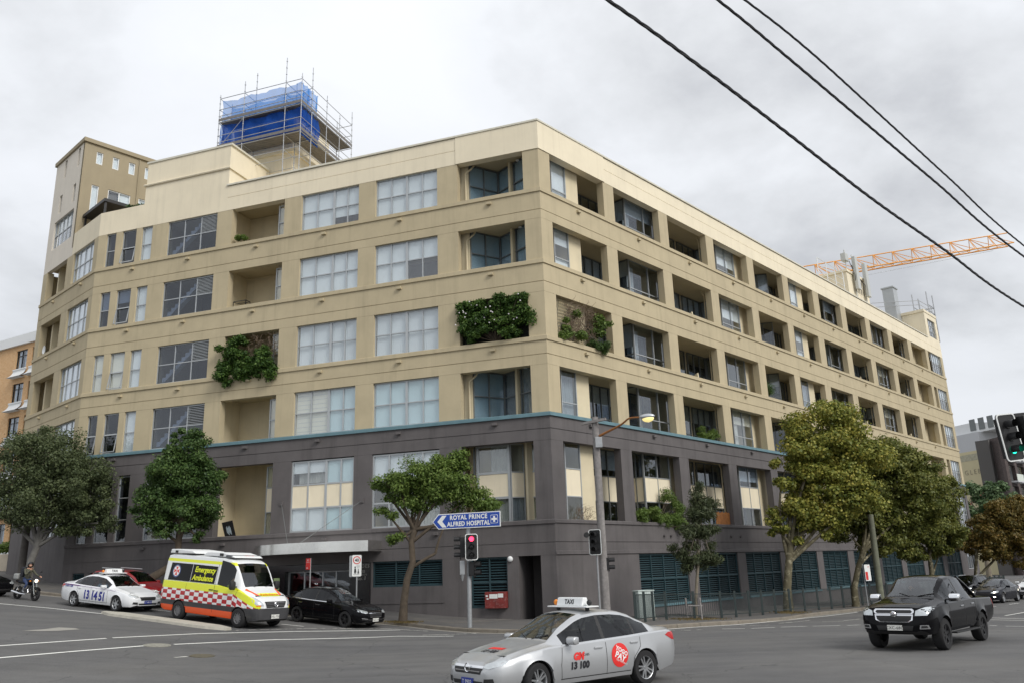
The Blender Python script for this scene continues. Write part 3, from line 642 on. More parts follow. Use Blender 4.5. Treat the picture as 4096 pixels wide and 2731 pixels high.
# tower lights
for (a, b, c, d_) in TWIN: window(FB, a, b, c, d_, -0.18, 1, 1, None, gl=GLASSD, fw=.04)
window(FB, 5.33, 9.08, 25.92, 28.14, -0.18, 5, 2, lambda i, j: (BLINDC, 1) if j else None)
for (a, b, c, d_) in th:
    window(FT, a, b, c, d_, -0.1, 1 if b - a < 1.2 else 2, 1, (lambda i, j: (BLIND, 1)) if (b - a < .6 or a > 4) else (lambda i, j: (BLIND, 1) if i == 1 else None), frame=WHITEP, fw=.06)
MB().tube([(3.92, -.06, 25.5), (3.92, -.06, 33.0)], .05, 8).build('downpipe', TOWT, BLD, FT.M)
# scuppers below the ledges
def scupper(fr, s, z, m): 
    mb = MB(); fr.box(mb, s - .13, s + .13, 0.0, .16, z - .09, z + .05); mb.build('scupper', m, BLD, fr.M, bevel=.015)
for z, m in ((21.55, TAN), (17.47, TAN), (13.32, TAN), (9.45, DARK)):
    for s in (2.9, 8.3, 13.2, 17.9, 22.9, 27.2): scupper(FL, s, z, m)
    for i in range(11): scupper(FRt, 0.94 + 5.92 * i + 2.3, z, m)
    for s in (2.2, 7.2): scupper(FB, s, z, m)
for s in (6.2, 12.6, 19.0, 24.5): scupper(FL, s, 4.2, DARK)
for s in (2.4, 9.4, 10.1, 17.0, 18.2, 25, 31): MB().tube([(s, .0, 3.9), (s, -.12, 3.88)], .07, 8).build('spout', DARK, BLD, FRt.M)
# wall lamps, roller boxes
for s, z in ((17.6, 10.6), (17.3, 18.4), (17.3, 5.3)): MB().ell((s, -2.26, z), (.11, .06, .09)).build('wall_lamp', WHITEP, BLD, FL.M, smooth=True)
MB().ell((2.3, .05, 2.91 - .08), (.14, .10, .14)).build('wall_lamp', WHITEP, BLD, FL.M, smooth=True)
# rooftop rooms
mb = MB(); FRt.box(mb, 47.0, 52.4, -7.0, -1.0, 24.9, 29.2); FRt.box(mb, 46.9, 52.5, -7.1, -.9, 29.2, 29.45); mb.build('plant_room', CREAM, BLD, FRt.M)
mb = MB(); wall_with_holes(FRt, mb, 66.7, LEN_R, 25.935, 29.0, [(67.6, 70.3, 26.3, 28.4)], -.3, 0.004); FRt.box(mb, 66.7, 66.95, -8, -.3, 24.9, 29.0); FRt.box(mb, 66.6, LEN_R + .1, -8, .06, 29.0, 29.3); mb.build('plant_room', CREAM, BLD, FRt.M)
window(FRt, 67.6, 70.3, 26.3, 28.4, -.15, 4, 3, None)
mb = MB(); FL.box(mb, 18.5, 22.6, -8.6, -4.1, 24.9, 33.2); FL.box(mb, 18.3, 22.8, -8.8, -3.95, 30.0, 30.25); mb.build('lift_tower', CREAM, BLD, FL.M)
# ------------------------------------------------------------------ road, footpath, kerb, markings
def asphalt():
    m = bpy.data.materials.new('asphalt'); m.use_nodes = True; t = m.node_tree; b = t.nodes['Principled BSDF']
    g = N(t, 'ShaderNodeNewGeometry')
    big = N(t, 'ShaderNodeTexNoise', Scale=0.16, Detail=5.0, Roughness=0.6); fine = N(t, 'ShaderNodeTexNoise', Scale=38.0, Detail=3.0, Roughness=0.7); mid = N(t, 'ShaderNodeTexNoise', Scale=1.4, Detail=6.0, Roughness=0.65)
    for n in (big, fine, mid): LK(t, g.outputs['Position'], n.inputs['Vector'])
    # wheel-track smears along the cross street
    mpn = N(t, 'ShaderNodeMapping'); mpn.inputs['Rotation'].default_value = (0, 0, -0.10); mpn.inputs['Scale'].default_value = (0.06, 0.9, 1); LK(t, g.outputs['Position'], mpn.inputs[0])
    trk = N(t, 'ShaderNodeTexNoise', Scale=1.0, Detail=4.0, Roughness=0.6); LK(t, mpn.outputs[0], trk.inputs['Vector'])
    cr = N(t, 'ShaderNodeValToRGB'); LK(t, big.outputs[0], cr.inputs[0]); e = cr.color_ramp.elements
    e[0].position = .3; e[0].color = (*hexc(90, 90, 91), 1); e[1].position = .7; e[1].color = (*hexc(106, 105, 103), 1)
    def mul(a, n, lo, hi):
        r = N(t, 'ShaderNodeMapRange'); r.inputs[1].default_value = .25; r.inputs[2].default_value = .75; r.inputs[3].default_value = lo; r.inputs[4].default_value = hi; LK(t, n.outputs[0], r.inputs[0])
        mm = N(t, 'ShaderNodeMix', data_type='RGBA', blend_type='MULTIPLY'); mm.inputs[0].default_value = 1; LK(t, a, mm.inputs[6]); LK(t, r.outputs[0], mm.inputs[7]); return mm.outputs[2]
    c = mul(cr.outputs[0], fine, .72, 1.28); c = mul(c, mid, .90, 1.10); c = mul(c, trk, .80, 1.16)
    # hairline cracks
    vo = N(t, 'ShaderNodeTexVoronoi', feature='DISTANCE_TO_EDGE', Scale=0.22); wn = N(t, 'ShaderNodeTexNoise', Scale=0.9, Detail=5.0)
    LK(t, g.outputs['Position'], wn.inputs['Vector']); vm = N(t, 'ShaderNodeVectorMath', operation='ADD'); LK(t, g.outputs['Position'], vm.inputs[0]); LK(t, wn.outputs['Color'], vm.inputs[1]); LK(t, vm.outputs[0], vo.inputs['Vector'])
    r = N(t, 'ShaderNodeMapRange'); r.inputs[1].default_value = 0.0; r.inputs[2].default_value = 0.006; r.inputs[3].default_value = .66; r.inputs[4].default_value = 1; LK(t, vo.outputs['Distance'], r.inputs[0])
    mm = N(t, 'ShaderNodeMix', data_type='RGBA', blend_type='MULTIPLY'); mm.inputs[0].default_value = 1; LK(t, c, mm.inputs[6]); LK(t, r.outputs[0], mm.inputs[7])
    LK(t, mm.outputs[2], b.inputs['Base Color']); b.inputs['Roughness'].default_value = .86; b.inputs['Specular IOR Level'].default_value = .3
    bp = N(t, 'ShaderNodeBump'); bp.inputs['Strength'].default_value = .45; bp.inputs['Distance'].default_value = .012; LK(t, fine.outputs[0], bp.inputs['Height']); LK(t, bp.outputs[0], b.inputs['Normal'])
    return m
ASPH = asphalt()
xs = np.concatenate([[-1600, -900, -500, -300, -180, -120, -90, -70], np.arange(-58, 76, 0.6), [82, 95, 120, 170, 260, 420, 700, 1200, 1800]])
ys = np.concatenate([[-400, -200, -100, -50, -25, -12], np.arange(-6, 95, 0.6), [100, 110, 130, 170, 240, 360, 600, 1000, 1700, 2600]])
X, Y = np.meshgrid(xs, ys); Zg = ground(X, Y); nx, ny = len(xs), len(ys)
v = np.stack([X.ravel(), Y.ravel(), Zg.ravel()], 1); idx = np.arange(nx * ny).reshape(ny, nx)
q = np.stack([idx[:-1, :-1], idx[:-1, 1:], idx[1:, 1:], idx[1:, :-1]], -1).reshape(-1, 4)
def np_mesh(name, v, q, smooth=True):
    me = bpy.data.meshes.new(name); k = q.shape[1]
    me.vertices.add(len(v)); me.vertices.foreach_set('co', np.asarray(v, np.float32).ravel()); me.loops.add(q.size); me.loops.foreach_set('vertex_index', np.asarray(q, np.int32).ravel())
    me.polygons.add(len(q)); me.polygons.foreach_set('loop_start', np.arange(0, q.size, k, dtype=np.int32))
    me.update(calc_edges=True)
    if smooth: me.shade_smooth()
    return me
tag(part('road', np_mesh('road', v, q), ASPH), kind='structure')
def Lp(s, o): p = P0 + eL * s + nL * o; return p
def Rp(t, o): p = P0 + eR * t - nR * o; return p
def Bp(u, o): p = PB + eB * u + nB * o; return p
KH = 0.14
kin = [Bp(70, 6.2), Bp(45, 5.6), Bp(25, 5.2), Bp(10, 5.0), Lp(27, 4.95), Lp(22, 4.95), Lp(15, 4.95), Lp(9, 4.9), Lp(5.75, 4.85), (-3.07, 35.45), (-1.6, 33.9), (0.6, 32.6), (3.0, 32.2), (5.6, 33.3), (9.2, 37.1), (12.9, 41.6), Rp(12, 6.75), Rp(20, 6.75), Rp(32, 6.75), Rp(48, 6.75), Rp(70, 6.75), Rp(110, 6.75)]
kc = catmull(kin, 8)
# resample ~0.8 m
def resample(pl, step):
    pl = np.array(pl); d = np.concatenate([[0], np.cumsum(np.linalg.norm(np.diff(pl, axis=0), axis=1))]); n = max(2, int(d[-1] / step)); t = np.linspace(0, d[-1], n + 1)
    return np.stack([np.interp(t, d, pl[:, i]) for i in range(pl.shape[1])], 1)
kp = resample(kc, 0.6)
tng = np.gradient(kp, axis=0); tng /= np.linalg.norm(tng, axis=1)[:, None]; knr = np.stack([-tng[:, 1], tng[:, 0]], 1)   # left of travel = towards the building
def inward(p):
    c = np.array([P0[0] + 6, P0[1] + 14]); return c - p
if np.dot(knr[len(knr) // 2], inward(kp[len(kp) // 2])) < 0: knr = -knr
PAVE = mat('footpath_asphalt', hexc(90, 88, 86), 0.9, var=0.14, scale=1.1, bump=.3, bscale=50, dirt=(hexc(140, 130, 112), .35, .7))
KERB = mat('kerb_sandstone', hexc(122, 115, 104), 0.85, var=0.16, scale=2.2, bump=.3, bscale=25, dirt=(hexc(96, 84, 72), .5, 1.5))
GUT = mat('gutter_concrete', hexc(138, 134, 126), 0.85, var=0.14, scale=2.0)
# footpath: from the kerb back edge to under the building
nr = 9; V = []
for i, p in enumerate(kp):
    # how far to the building line
    d = inward(p); d /= np.linalg.norm(d)
    a = p + knr[i] * 0.16
    s_, o_ = np.dot(p - P0, eL), np.dot(p - P0, nL); t_, r_ = np.dot(p - P0, eR), -np.dot(p - P0, nR)
    dep = max(min(max(o_, 0) if s_ > 2 else 99, max(r_, 0) if t_ > 0 else 99), 5.0) if min(o_ if s_ > 2 else 99, r_ if t_ > 0 else 99) < 90 else 9.0
    b = p + (knr[i] * (dep + 1.6) if (s_ > 4 or t_ > 4) else d * 10.5)
    for k in range(nr + 1):
        c = a + (b - a) * k / nr; V.append((c[0], c[1], float(ground(c[0], c[1])) + KH + 0.012 * k / nr))
n = len(kp); idx = np.arange(n * (nr + 1)).reshape(n, nr + 1)
q = np.stack([idx[:-1, :-1], idx[1:, :-1], idx[1:, 1:], idx[:-1, 1:]], -1).reshape(-1, 4)
me = np_mesh('footpath', np.array(V), q); tag(part('footpath', me, PAVE), kind='structure')
kroot = empty('kerb', (0, 0, 0), kind='structure')
kk = resample(kc, 0.4); i = 0; stn = 0
tg = np.gradient(kk, axis=0); tg /= np.linalg.norm(tg, axis=1)[:, None]; kn = np.stack([-tg[:, 1], tg[:, 0]], 1)
if np.dot(kn[len(kn) // 2], inward(kk[len(kk) // 2])) < 0: kn = -kn
rk = random.Random(5)
while i < len(kk) - 4:
    L_ = rk.choice([3, 3, 4, 4]); j = min(i + L_, len(kk) - 1); vv = []; jit = rk.uniform(-.008, .008)
    for k in range(i, j + 1):
        p = kk[k].copy(); p += tg[k] * (0.012 if k == i else -0.012 if k == j else 0); z = float(ground(*p)); pr = [(0, -.1), (0, KH - .025 + jit), (.02, KH + jit), (.165, KH + .006 + jit), (.165, -.1)]
        vv += [(p[0] + kn[k][0] * a, p[1] + kn[k][1] * a, z + h) for a, h in pr]
    m5 = j - i + 1; ff = [(a * 5 + b, a * 5 + b + 1, (a + 1) * 5 + b + 1, (a + 1) * 5 + b) for a in range(m5 - 1) for b in range(4)] + [(0, 1, 2, 3, 4), tuple((m5 - 1) * 5 + b for b in (4, 3, 2, 1, 0))]
    near = 10 < kk[i][1] < 75 and -30 < kk[i][0] < 40
    part('kerb_stone', mesh_from('kerb_stone', vv, ff), KERB, kroot); i = j
# gutter strip
def strip(name, pl, w, m, dz=.006, step=.5, kind='structure', parent=None, off=0.0):
    pl = resample([np.array(p[:2], float) for p in pl], step); t_ = np.gradient(pl, axis=0); t_ /= np.linalg.norm(t_, axis=1)[:, None]; nn = np.stack([-t_[:, 1], t_[:, 0]], 1)
    v = []
    for p, n_ in zip(pl, nn):
        for a in (-w / 2 + off, w / 2 + off): c = p + n_ * a; v.append((c[0], c[1], float(ground(*c)) + dz))
    f = [(2 * k, 2 * k + 1, 2 * k + 3, 2 * k + 2) for k in range(len(pl) - 1)]
    return tag(part(name, mesh_from(name, v, f, False, False), m, parent), kind=kind)
gl_ = [p - n_ * .17 for p, n_ in zip(kk, kn)]
strip('gutter', gl_, .34, GUT, .005)
def paintmat(name, col, lo=.40, hi=.62):
    m = bpy.data.materials.new(name); m.use_nodes = True; t = m.node_tree; b = t.nodes['Principled BSDF']; g = N(t, 'ShaderNodeNewGeometry')
    n = N(t, 'ShaderNodeTexNoise', Scale=5.0, Detail=9.0, Roughness=.75); LK(t, g.outputs['Position'], n.inputs['Vector'])
    r = N(t, 'ShaderNodeMapRange'); r.inputs[1].default_value = lo - .1; r.inputs[2].default_value = lo; LK(t, n.outputs[0], r.inputs[0])
    mm = N(t, 'ShaderNodeMix', data_type='RGBA'); LK(t, r.outputs[0], mm.inputs[0]); mm.inputs[6].default_value = (*hexc(110, 110, 108), 1); mm.inputs[7].default_value = (*col, 1)
    LK(t, mm.outputs[2], b.inputs['Base Color']); b.inputs['Roughness'].default_value = .6; return m
LINE = paintmat('road_line_paint', hexc(232, 232, 226), .40); LINEW = paintmat('worn_line_paint', hexc(206, 204, 196), .52)
def mk(px, w=.15, m=LINE, name='road_marking'): return strip(name, [hit(*p)[:2] for p in px], w, m, .009, .3)
mk([(-60, 2586), (300, 2561), (425, 2552)], .14); mk([(450, 2550), (800, 2533), (1200, 2524), (1600, 2518)], .14); mk([(1600, 2516), (1712, 2523)], .12, LINEW)
mk([(-60, 2634), (0, 2630), (300, 2604), (578, 2582)], .15); mk([(696, 2576), (1100, 2557), (1600, 2543), (1814, 2543)], .15)
mk([(1690, 2539), (1800, 2536), (1905, 2532)], .12, LINEW)
mk([(-40, 2409), (0, 2413), (200, 2431), (415, 2454)], .12)
mk([(1125, 2495), (1215, 2504)], .10); mk([(610, 2437), (680, 2444)], .10); mk([(940, 2520), (1250, 2512), (1600, 2513)], .09, LINEW)
for a, b in (((2889, 2514), (2979, 2513)), ((3006, 2512), (3100, 2508)), ((3124, 2507), (3228, 2503.5)), ((3251, 2503), (3360, 2500.5)), ((3388, 2500), (3440, 2498)), ((3958, 2500), (3988, 2501)), ((4022, 2503), (4130, 2505))): mk([a, b], .12)
for a, b in (((2680, 2521), (2700, 2521)), ((2725, 2520), (2765, 2519)), ((2785, 2518), (2810, 2517)), ((2960, 2501), (3080, 2498)), ((3115, 2492), (3238, 2480)), ((3290, 2485), (3375, 2483)), ((3375, 2481), (3440, 2474)), ((3955, 2469), (4130, 2475)), ((3950, 2477), (4130, 2481)), ((3950, 2427), (3985, 2424)), ((4035, 2416), (4075, 2411)), ((4020, 2461), (4130, 2442))): mk([a, b], .11, LINE if a[0] > 3900 else LINEW)
mk([(2668, 2516), (2940, 2498), (3140, 2478), (3300, 2463), (3430, 2447)], .14)
mk([(698, 2629), (750, 2625)], .14, LINEW)
# raised concrete median
MED = mat('median_concrete', hexc(176, 172, 160), .85, var=.14, scale=2.5, dirt=(hexc(120, 112, 98), .4, 2.0))
mp_ = resample([hit(*p)[:2] for p in ((415, 2452), (520, 2466), (650, 2483), (800, 2504), (915, 2519))], .4)
t_ = np.gradient(mp_, axis=0); t_ /= np.linalg.norm(t_, axis=1)[:, None]; nn = np.stack([-t_[:, 1], t_[:, 0]], 1); v = []
for k, (p, n_) in enumerate(zip(mp_, nn)):
    w2 = .42 * min(1, .35 + k * .3, .35 + (len(mp_) - 1 - k) * .3); z = float(ground(*p))
    v += [(p[0] + n_[0] * a, p[1] + n_[1] * a, z + h) for a, h in ((-w2, -.05), (-w2 + .04, .10), (w2 - .04, .10), (w2, -.05))]
f = [(4 * k + b, 4 * k + b + 1, 4 * k + b + 5, 4 * k + b + 4) for k in range(len(mp_) - 1) for b in range(3)] + [(0, 1, 2, 3), tuple(4 * (len(mp_) - 1) + b for b in (3, 2, 1, 0))]
tag(part('median_strip', mesh_from('median_strip', v, f), MED), kind='structure')
# manhole covers and utility patches
def disc(name, u, v_, r, m, label):
    p = hit(u, v_); mb = MB(); mb.lathe([(0, .008), (r * .78, .008), (r * .8, .003), (r * .84, .003), (r * .86, .010), (r, .010), (r, -.03)], 28, 'z')
    gx = (ground(p[0] + .5, p[1]) - ground(p[0] - .5, p[1])); gy = (ground(p[0], p[1] + .5) - ground(p[0], p[1] - .5))
    n_ = Vector((-gx, -gy, 1)).normalized(); M = Matrix.Translation((p[0], p[1], float(ground(p[0], p[1])) + .006)) @ n_.to_track_quat('Z', 'Y').to_matrix().to_4x4()
    return tag(mb.build(name, m, None, M), label, 'manhole cover')
IRON = mat('cast_iron_cover', hexc(140, 138, 128), .7, var=.3, scale=14, bump=.6, bscale=30)
IRON2 = mat('dark_iron_cover', hexc(92, 86, 70), .7, var=.3, scale=14)
disc('manhole_cover', 628, 2580, .42, IRON, 'round pale manhole cover set between the two white crossing lines')
disc('manhole_cover', 808, 2622, .36, IRON2, 'dark oval looking manhole cover alone in the open intersection')
PATCH = mat('concrete_patch', hexc(150, 147, 140), .85, var=.15, scale=2)
pl = [hit(*p)[:2] for p in ((85, 2522), (180, 2515), (235, 2508), (300, 2511), (320, 2516), (230, 2522), (150, 2523))]
vv = [(p[0], p[1], float(ground(*p)) + .008) for p in pl]; tag(part('road_patch', mesh_from('road_patch', vv, [tuple(range(len(vv)))], False, False), PATCH), kind='structure')
# ------------------------------------------------------------------ vehicles
TYRE = mat('tyre_rubber', (0.016, 0.016, 0.017), .85, bump=.2, bscale=90)
RIMS = mat('alloy_rim', hexc(190, 192, 194), .3, metal=.85)
RIMB = mat('black_alloy_rim', (0.03, 0.03, 0.032), .35, metal=.4)
RIMG = mat('steel_wheel_grey', hexc(120, 120, 122), .5, metal=.5)
CGLASS = glass('car_glass', (0.60, 0.65, 0.64), .05)
CGLASSD = glass('tinted_car_glass', (0.12, 0.13, 0.13), .0)
CGLASSS = glass('car_side_glass', (0.30, 0.33, 0.33), .0)
BLKP = mat('black_plastic', (0.02, 0.02, 0.021), .6)
CHROME = mat('chrome', (0.85, 0.86, 0.88), .12, metal=1.0)
LAMPM = mat('headlamp_lens', hexc(205, 210, 212), .12, metal=.55, spec=.8)
REDL = mat('tail_lamp_red', (0.45, 0.012, 0.012), .2)
AMBER = mat('amber_lens', (0.8, 0.25, 0.02), .3)
LITW = mat('lit_headlamp', (1, .95, .8), .3, emit=(1, .92, .75), estr=6)
INT = mat('cabin_trim', (0.035, 0.034, 0.034), .8)
def lined(m):
    """dark trim on the inner side of the panel"""
    t = m.node_tree; o = t.nodes['Material Output']; s_ = o.inputs[0].links[0].from_socket; d = N(t, 'ShaderNodeBsdfDiffuse'); d.inputs[0].default_value = (.03, .03, .03, 1); g = N(t, 'ShaderNodeNewGeometry'); x = N(t, 'ShaderNodeMixShader')
    LK(t, g.outputs['Backfacing'], x.inputs[0]); LK(t, s_, x.inputs[1]); LK(t, d.outputs[0], x.inputs[2]); LK(t, x.outputs[0], o.inputs[0]); return m
def paint(name, c, flake=0.0, rough=.32, coat=.5, spec=.5): return lined(mat(name, c, rough, metal=flake, coat=coat, var=.03, scale=1.2, spec=spec))
def itp(tab, x):
    return float(np.interp(x, [p[0] for p in tab], [p[1] for p in tab]))
def smooth_tab(tab, keep=0.02):
    return tab
def make_body(D):
    """loft a car body; returns dict tag -> (verts, faces)"""
    xf, xr = D['len']; top = sorted(D['top']); belt = sorted(D['belt']); wid = sorted(D['wid']); bot = sorted(D['bot']); rw = D['rw']
    ax_ = D['axles']; Ra = D['arch']
    xs_ = set(np.linspace(xr, xf, 46))
    for a in ax_: xs_ |= {a + Ra * math.cos(t) for t in np.linspace(0, PI, 17)}
    for t in (top, belt, bot): xs_ |= {p[0] for p in t}
    for k in ('ws', 'rws'): xs_ |= set(D[k])
    for g in D['side']: xs_ |= {g[0], g[1]}
    xs_ = sorted(x for x in xs_ if xr <= x <= xf); X = [xs_[0]]
    for x in xs_[1:]:
        if x - X[-1] > .012: X.append(x)
    X[-1] = xf
    secs = []
    for x in X:
        zb, zB, zT, w_ = itp(bot, x), itp(belt, x), itp(top, x), itp(wid, x); zT = max(zT, zB + .004); H = zB - zb; G = zT - zB
        za = -1
        for a in ax_:
            if abs(x - a) < Ra: za = max(za, D['wr'] + math.sqrt(max(Ra * Ra - (x - a) ** 2, 0)) * D.get('archk', 1.0))
        sm = min(1, max(0, (G - .05) / .30)); sm = sm * sm * (3 - 2 * sm)
        gw = .90 * w_ * (1 - sm) + sm * (w_ * D.get('gw', .915)); rt = gw * .80 * (1 - sm) + sm * min(rw, gw - .02)
        pil = min(.075, G * .25)
        P = [(0, zb), (.80 * w_, zb), (.93 * w_, zb + .03), (.975 * w_, zb + .2 * H), (1.0 * w_, zb + .42 * H), (1.0 * w_, zb + .62 * H), (.985 * w_, zb + .80 * H), (.965 * w_, zB - .035), (.935 * w_, zB - .006), (gw, zB)]
        P = [(y, max(z, za) if za > 0 else z) for y, z in P]
        fl = D.get('flare', .0)
        if za > 0 and fl: P = [(y + (fl * math.exp(-max(0, z - za) / .05) if y > .5 * w_ else 0), z) for y, z in P]
        for f_ in (.45, 1.0): P.append((gw + (rt - gw) * f_ * .86, zB + (G - pil) * f_ * .97))
        P += [(rt, zT - .55 * pil), (rt - .055 * (.4 + sm), zT - .012), (rt * .62, zT + .004), (rt * .3, zT + .014 * (.3 + sm)), (0, zT + .018 * (.3 + sm))]
        secs.append(P)
    m = len(secs[0]); full = 2 * m - 2
    V = []
    for x, P in zip(X, secs):
        ring = [(x, y, z) for y, z in P] + [(x, -y, z) for y, z in P[-2:0:-1]]; V += ring
    F = {}
    def add(tag_, f): F.setdefault(tag_, []).append(f)
    n = len(X)
    for i in range(n - 1):
        xm = (X[i] + X[i + 1]) / 2
        for k in range(full):
            k2 = (k + 1) % full; f = (i * full + k, (i + 1) * full + k, (i + 1) * full + k2, i * full + k2)
            kk_ = k if k < m - 1 else full - 1 - k            # symmetric segment index
            left = k < m - 1; tg_ = 'body'
            if kk_ >= m - 4 and min(D['ws']) < xm < max(D['ws']): tg_ = 'windscreen'
            elif kk_ >= m - 4 and D['rws'][0] != D['rws'][1] and min(D['rws']) < xm < max(D['rws']): tg_ = 'rear_window'
            elif kk_ in (9, 10):
                for gi, g in enumerate(D['side']):
                    if g[0] < xm < g[1]: tg_ = ('L' if left else 'R') + str(gi)
                if tg_ == 'body' and D['side'] and D['side'][-1][0] < xm < D['side'][0][1] or (tg_ == 'body' and any(b0 < xm < b1 for b0, b1 in D.get('bpil', []))): tg_ = 'pillar'
            elif kk_ == 0 or (kk_ == 1): tg_ = 'under'
            add(tg_, f)
    add('body', tuple(range(full))); add('body', tuple((n - 1) * full + k for k in range(full - 1, -1, -1)))
    # outward normals
    i = n // 2; k = m - 2; a, b, c = [np.array(V[j]) for j in (i * full + k, (i + 1) * full + k, (i + 1) * full + k + 1)]
    if np.cross(b - a, c - b)[2] < 0: F = {t: [f[::-1] for f in fs] for t, fs in F.items()}
    return V, F
def sub_mesh(name, V, F, sm=True, ang=32, thick=0):
    used = sorted({i for f in F for i in f}); mp = {o: n_ for n_, o in enumerate(used)}
    me = mesh_from(name, [V[i] for i in used], [tuple(mp[i] for i in f) for f in F], sm, False)
    if sm: me.set_sharp_from_angle(angle=rad(ang))
    return me
def wheel_meshes(r, w_, spokes, twin=1, rimr=.68):
    t = MB().lathe([(r * rimr, -w_ / 2), (r * .93, -w_ / 2), (r * .985, -w_ * .40), (r, -w_ * .25), (r, w_ * .25), (r * .985, w_ * .40), (r * .93, w_ / 2), (r * rimr, w_ / 2), (r * rimr * .97, 0)], 36, 'y', closed=True).mesh('tyre', True)
    t.set_sharp_from_angle(angle=rad(50))
    rm = MB(); rr = r * rimr
    rm.lathe([(rr * 1.02, w_ * .46), (rr * .94, w_ * .42), (rr * .90, w_ * .30), (rr * .88, -w_ * .4)], 36, 'y')
    rm.lathe([(0, w_ * .40), (rr * .13, w_ * .40), (rr * .17, w_ * .34), (rr * .20, w_ * .2), (rr * .2, 0)], 16, 'y')
    for k in range(spokes):
        for dd in ((-.10, .10) if twin == 2 else (0,)):
            a = 2 * PI * k / spokes; ca, sa = math.cos(a), math.sin(a); wi, wo = (.085, .06) if twin == 2 else (.16, .12); o1, o2 = dd * .6 * rr, dd * 1.9 * rr
            v = [(.12 * rr, o1 - wi * rr, .36), (.12 * rr, o1 + wi * rr, .36), (.95 * rr, o2 + wo * rr, .40), (.95 * rr, o2 - wo * rr, .40)]
            vv = [(x * ca - y * sa, z * w_, x * sa + y * ca) for x, y, z in v] + [(x * ca - y * sa, (z - .16) * w_, x * sa + y * ca) for x, y, z in v]
            rm.add(vv, [(0, 1, 2, 3), (7, 6, 5, 4), (0, 4, 5, 1), (1, 5, 6, 2), (2, 6, 7, 3), (3, 7, 4, 0)])
    rm = rm.mesh('rim', False)
    db = MB().lathe([(0, -w_ * .05), (rr * .85, -w_ * .05), (rr * .87, -w_ * .1)], 20, 'y').mesh('brake')
    return t, rm, db
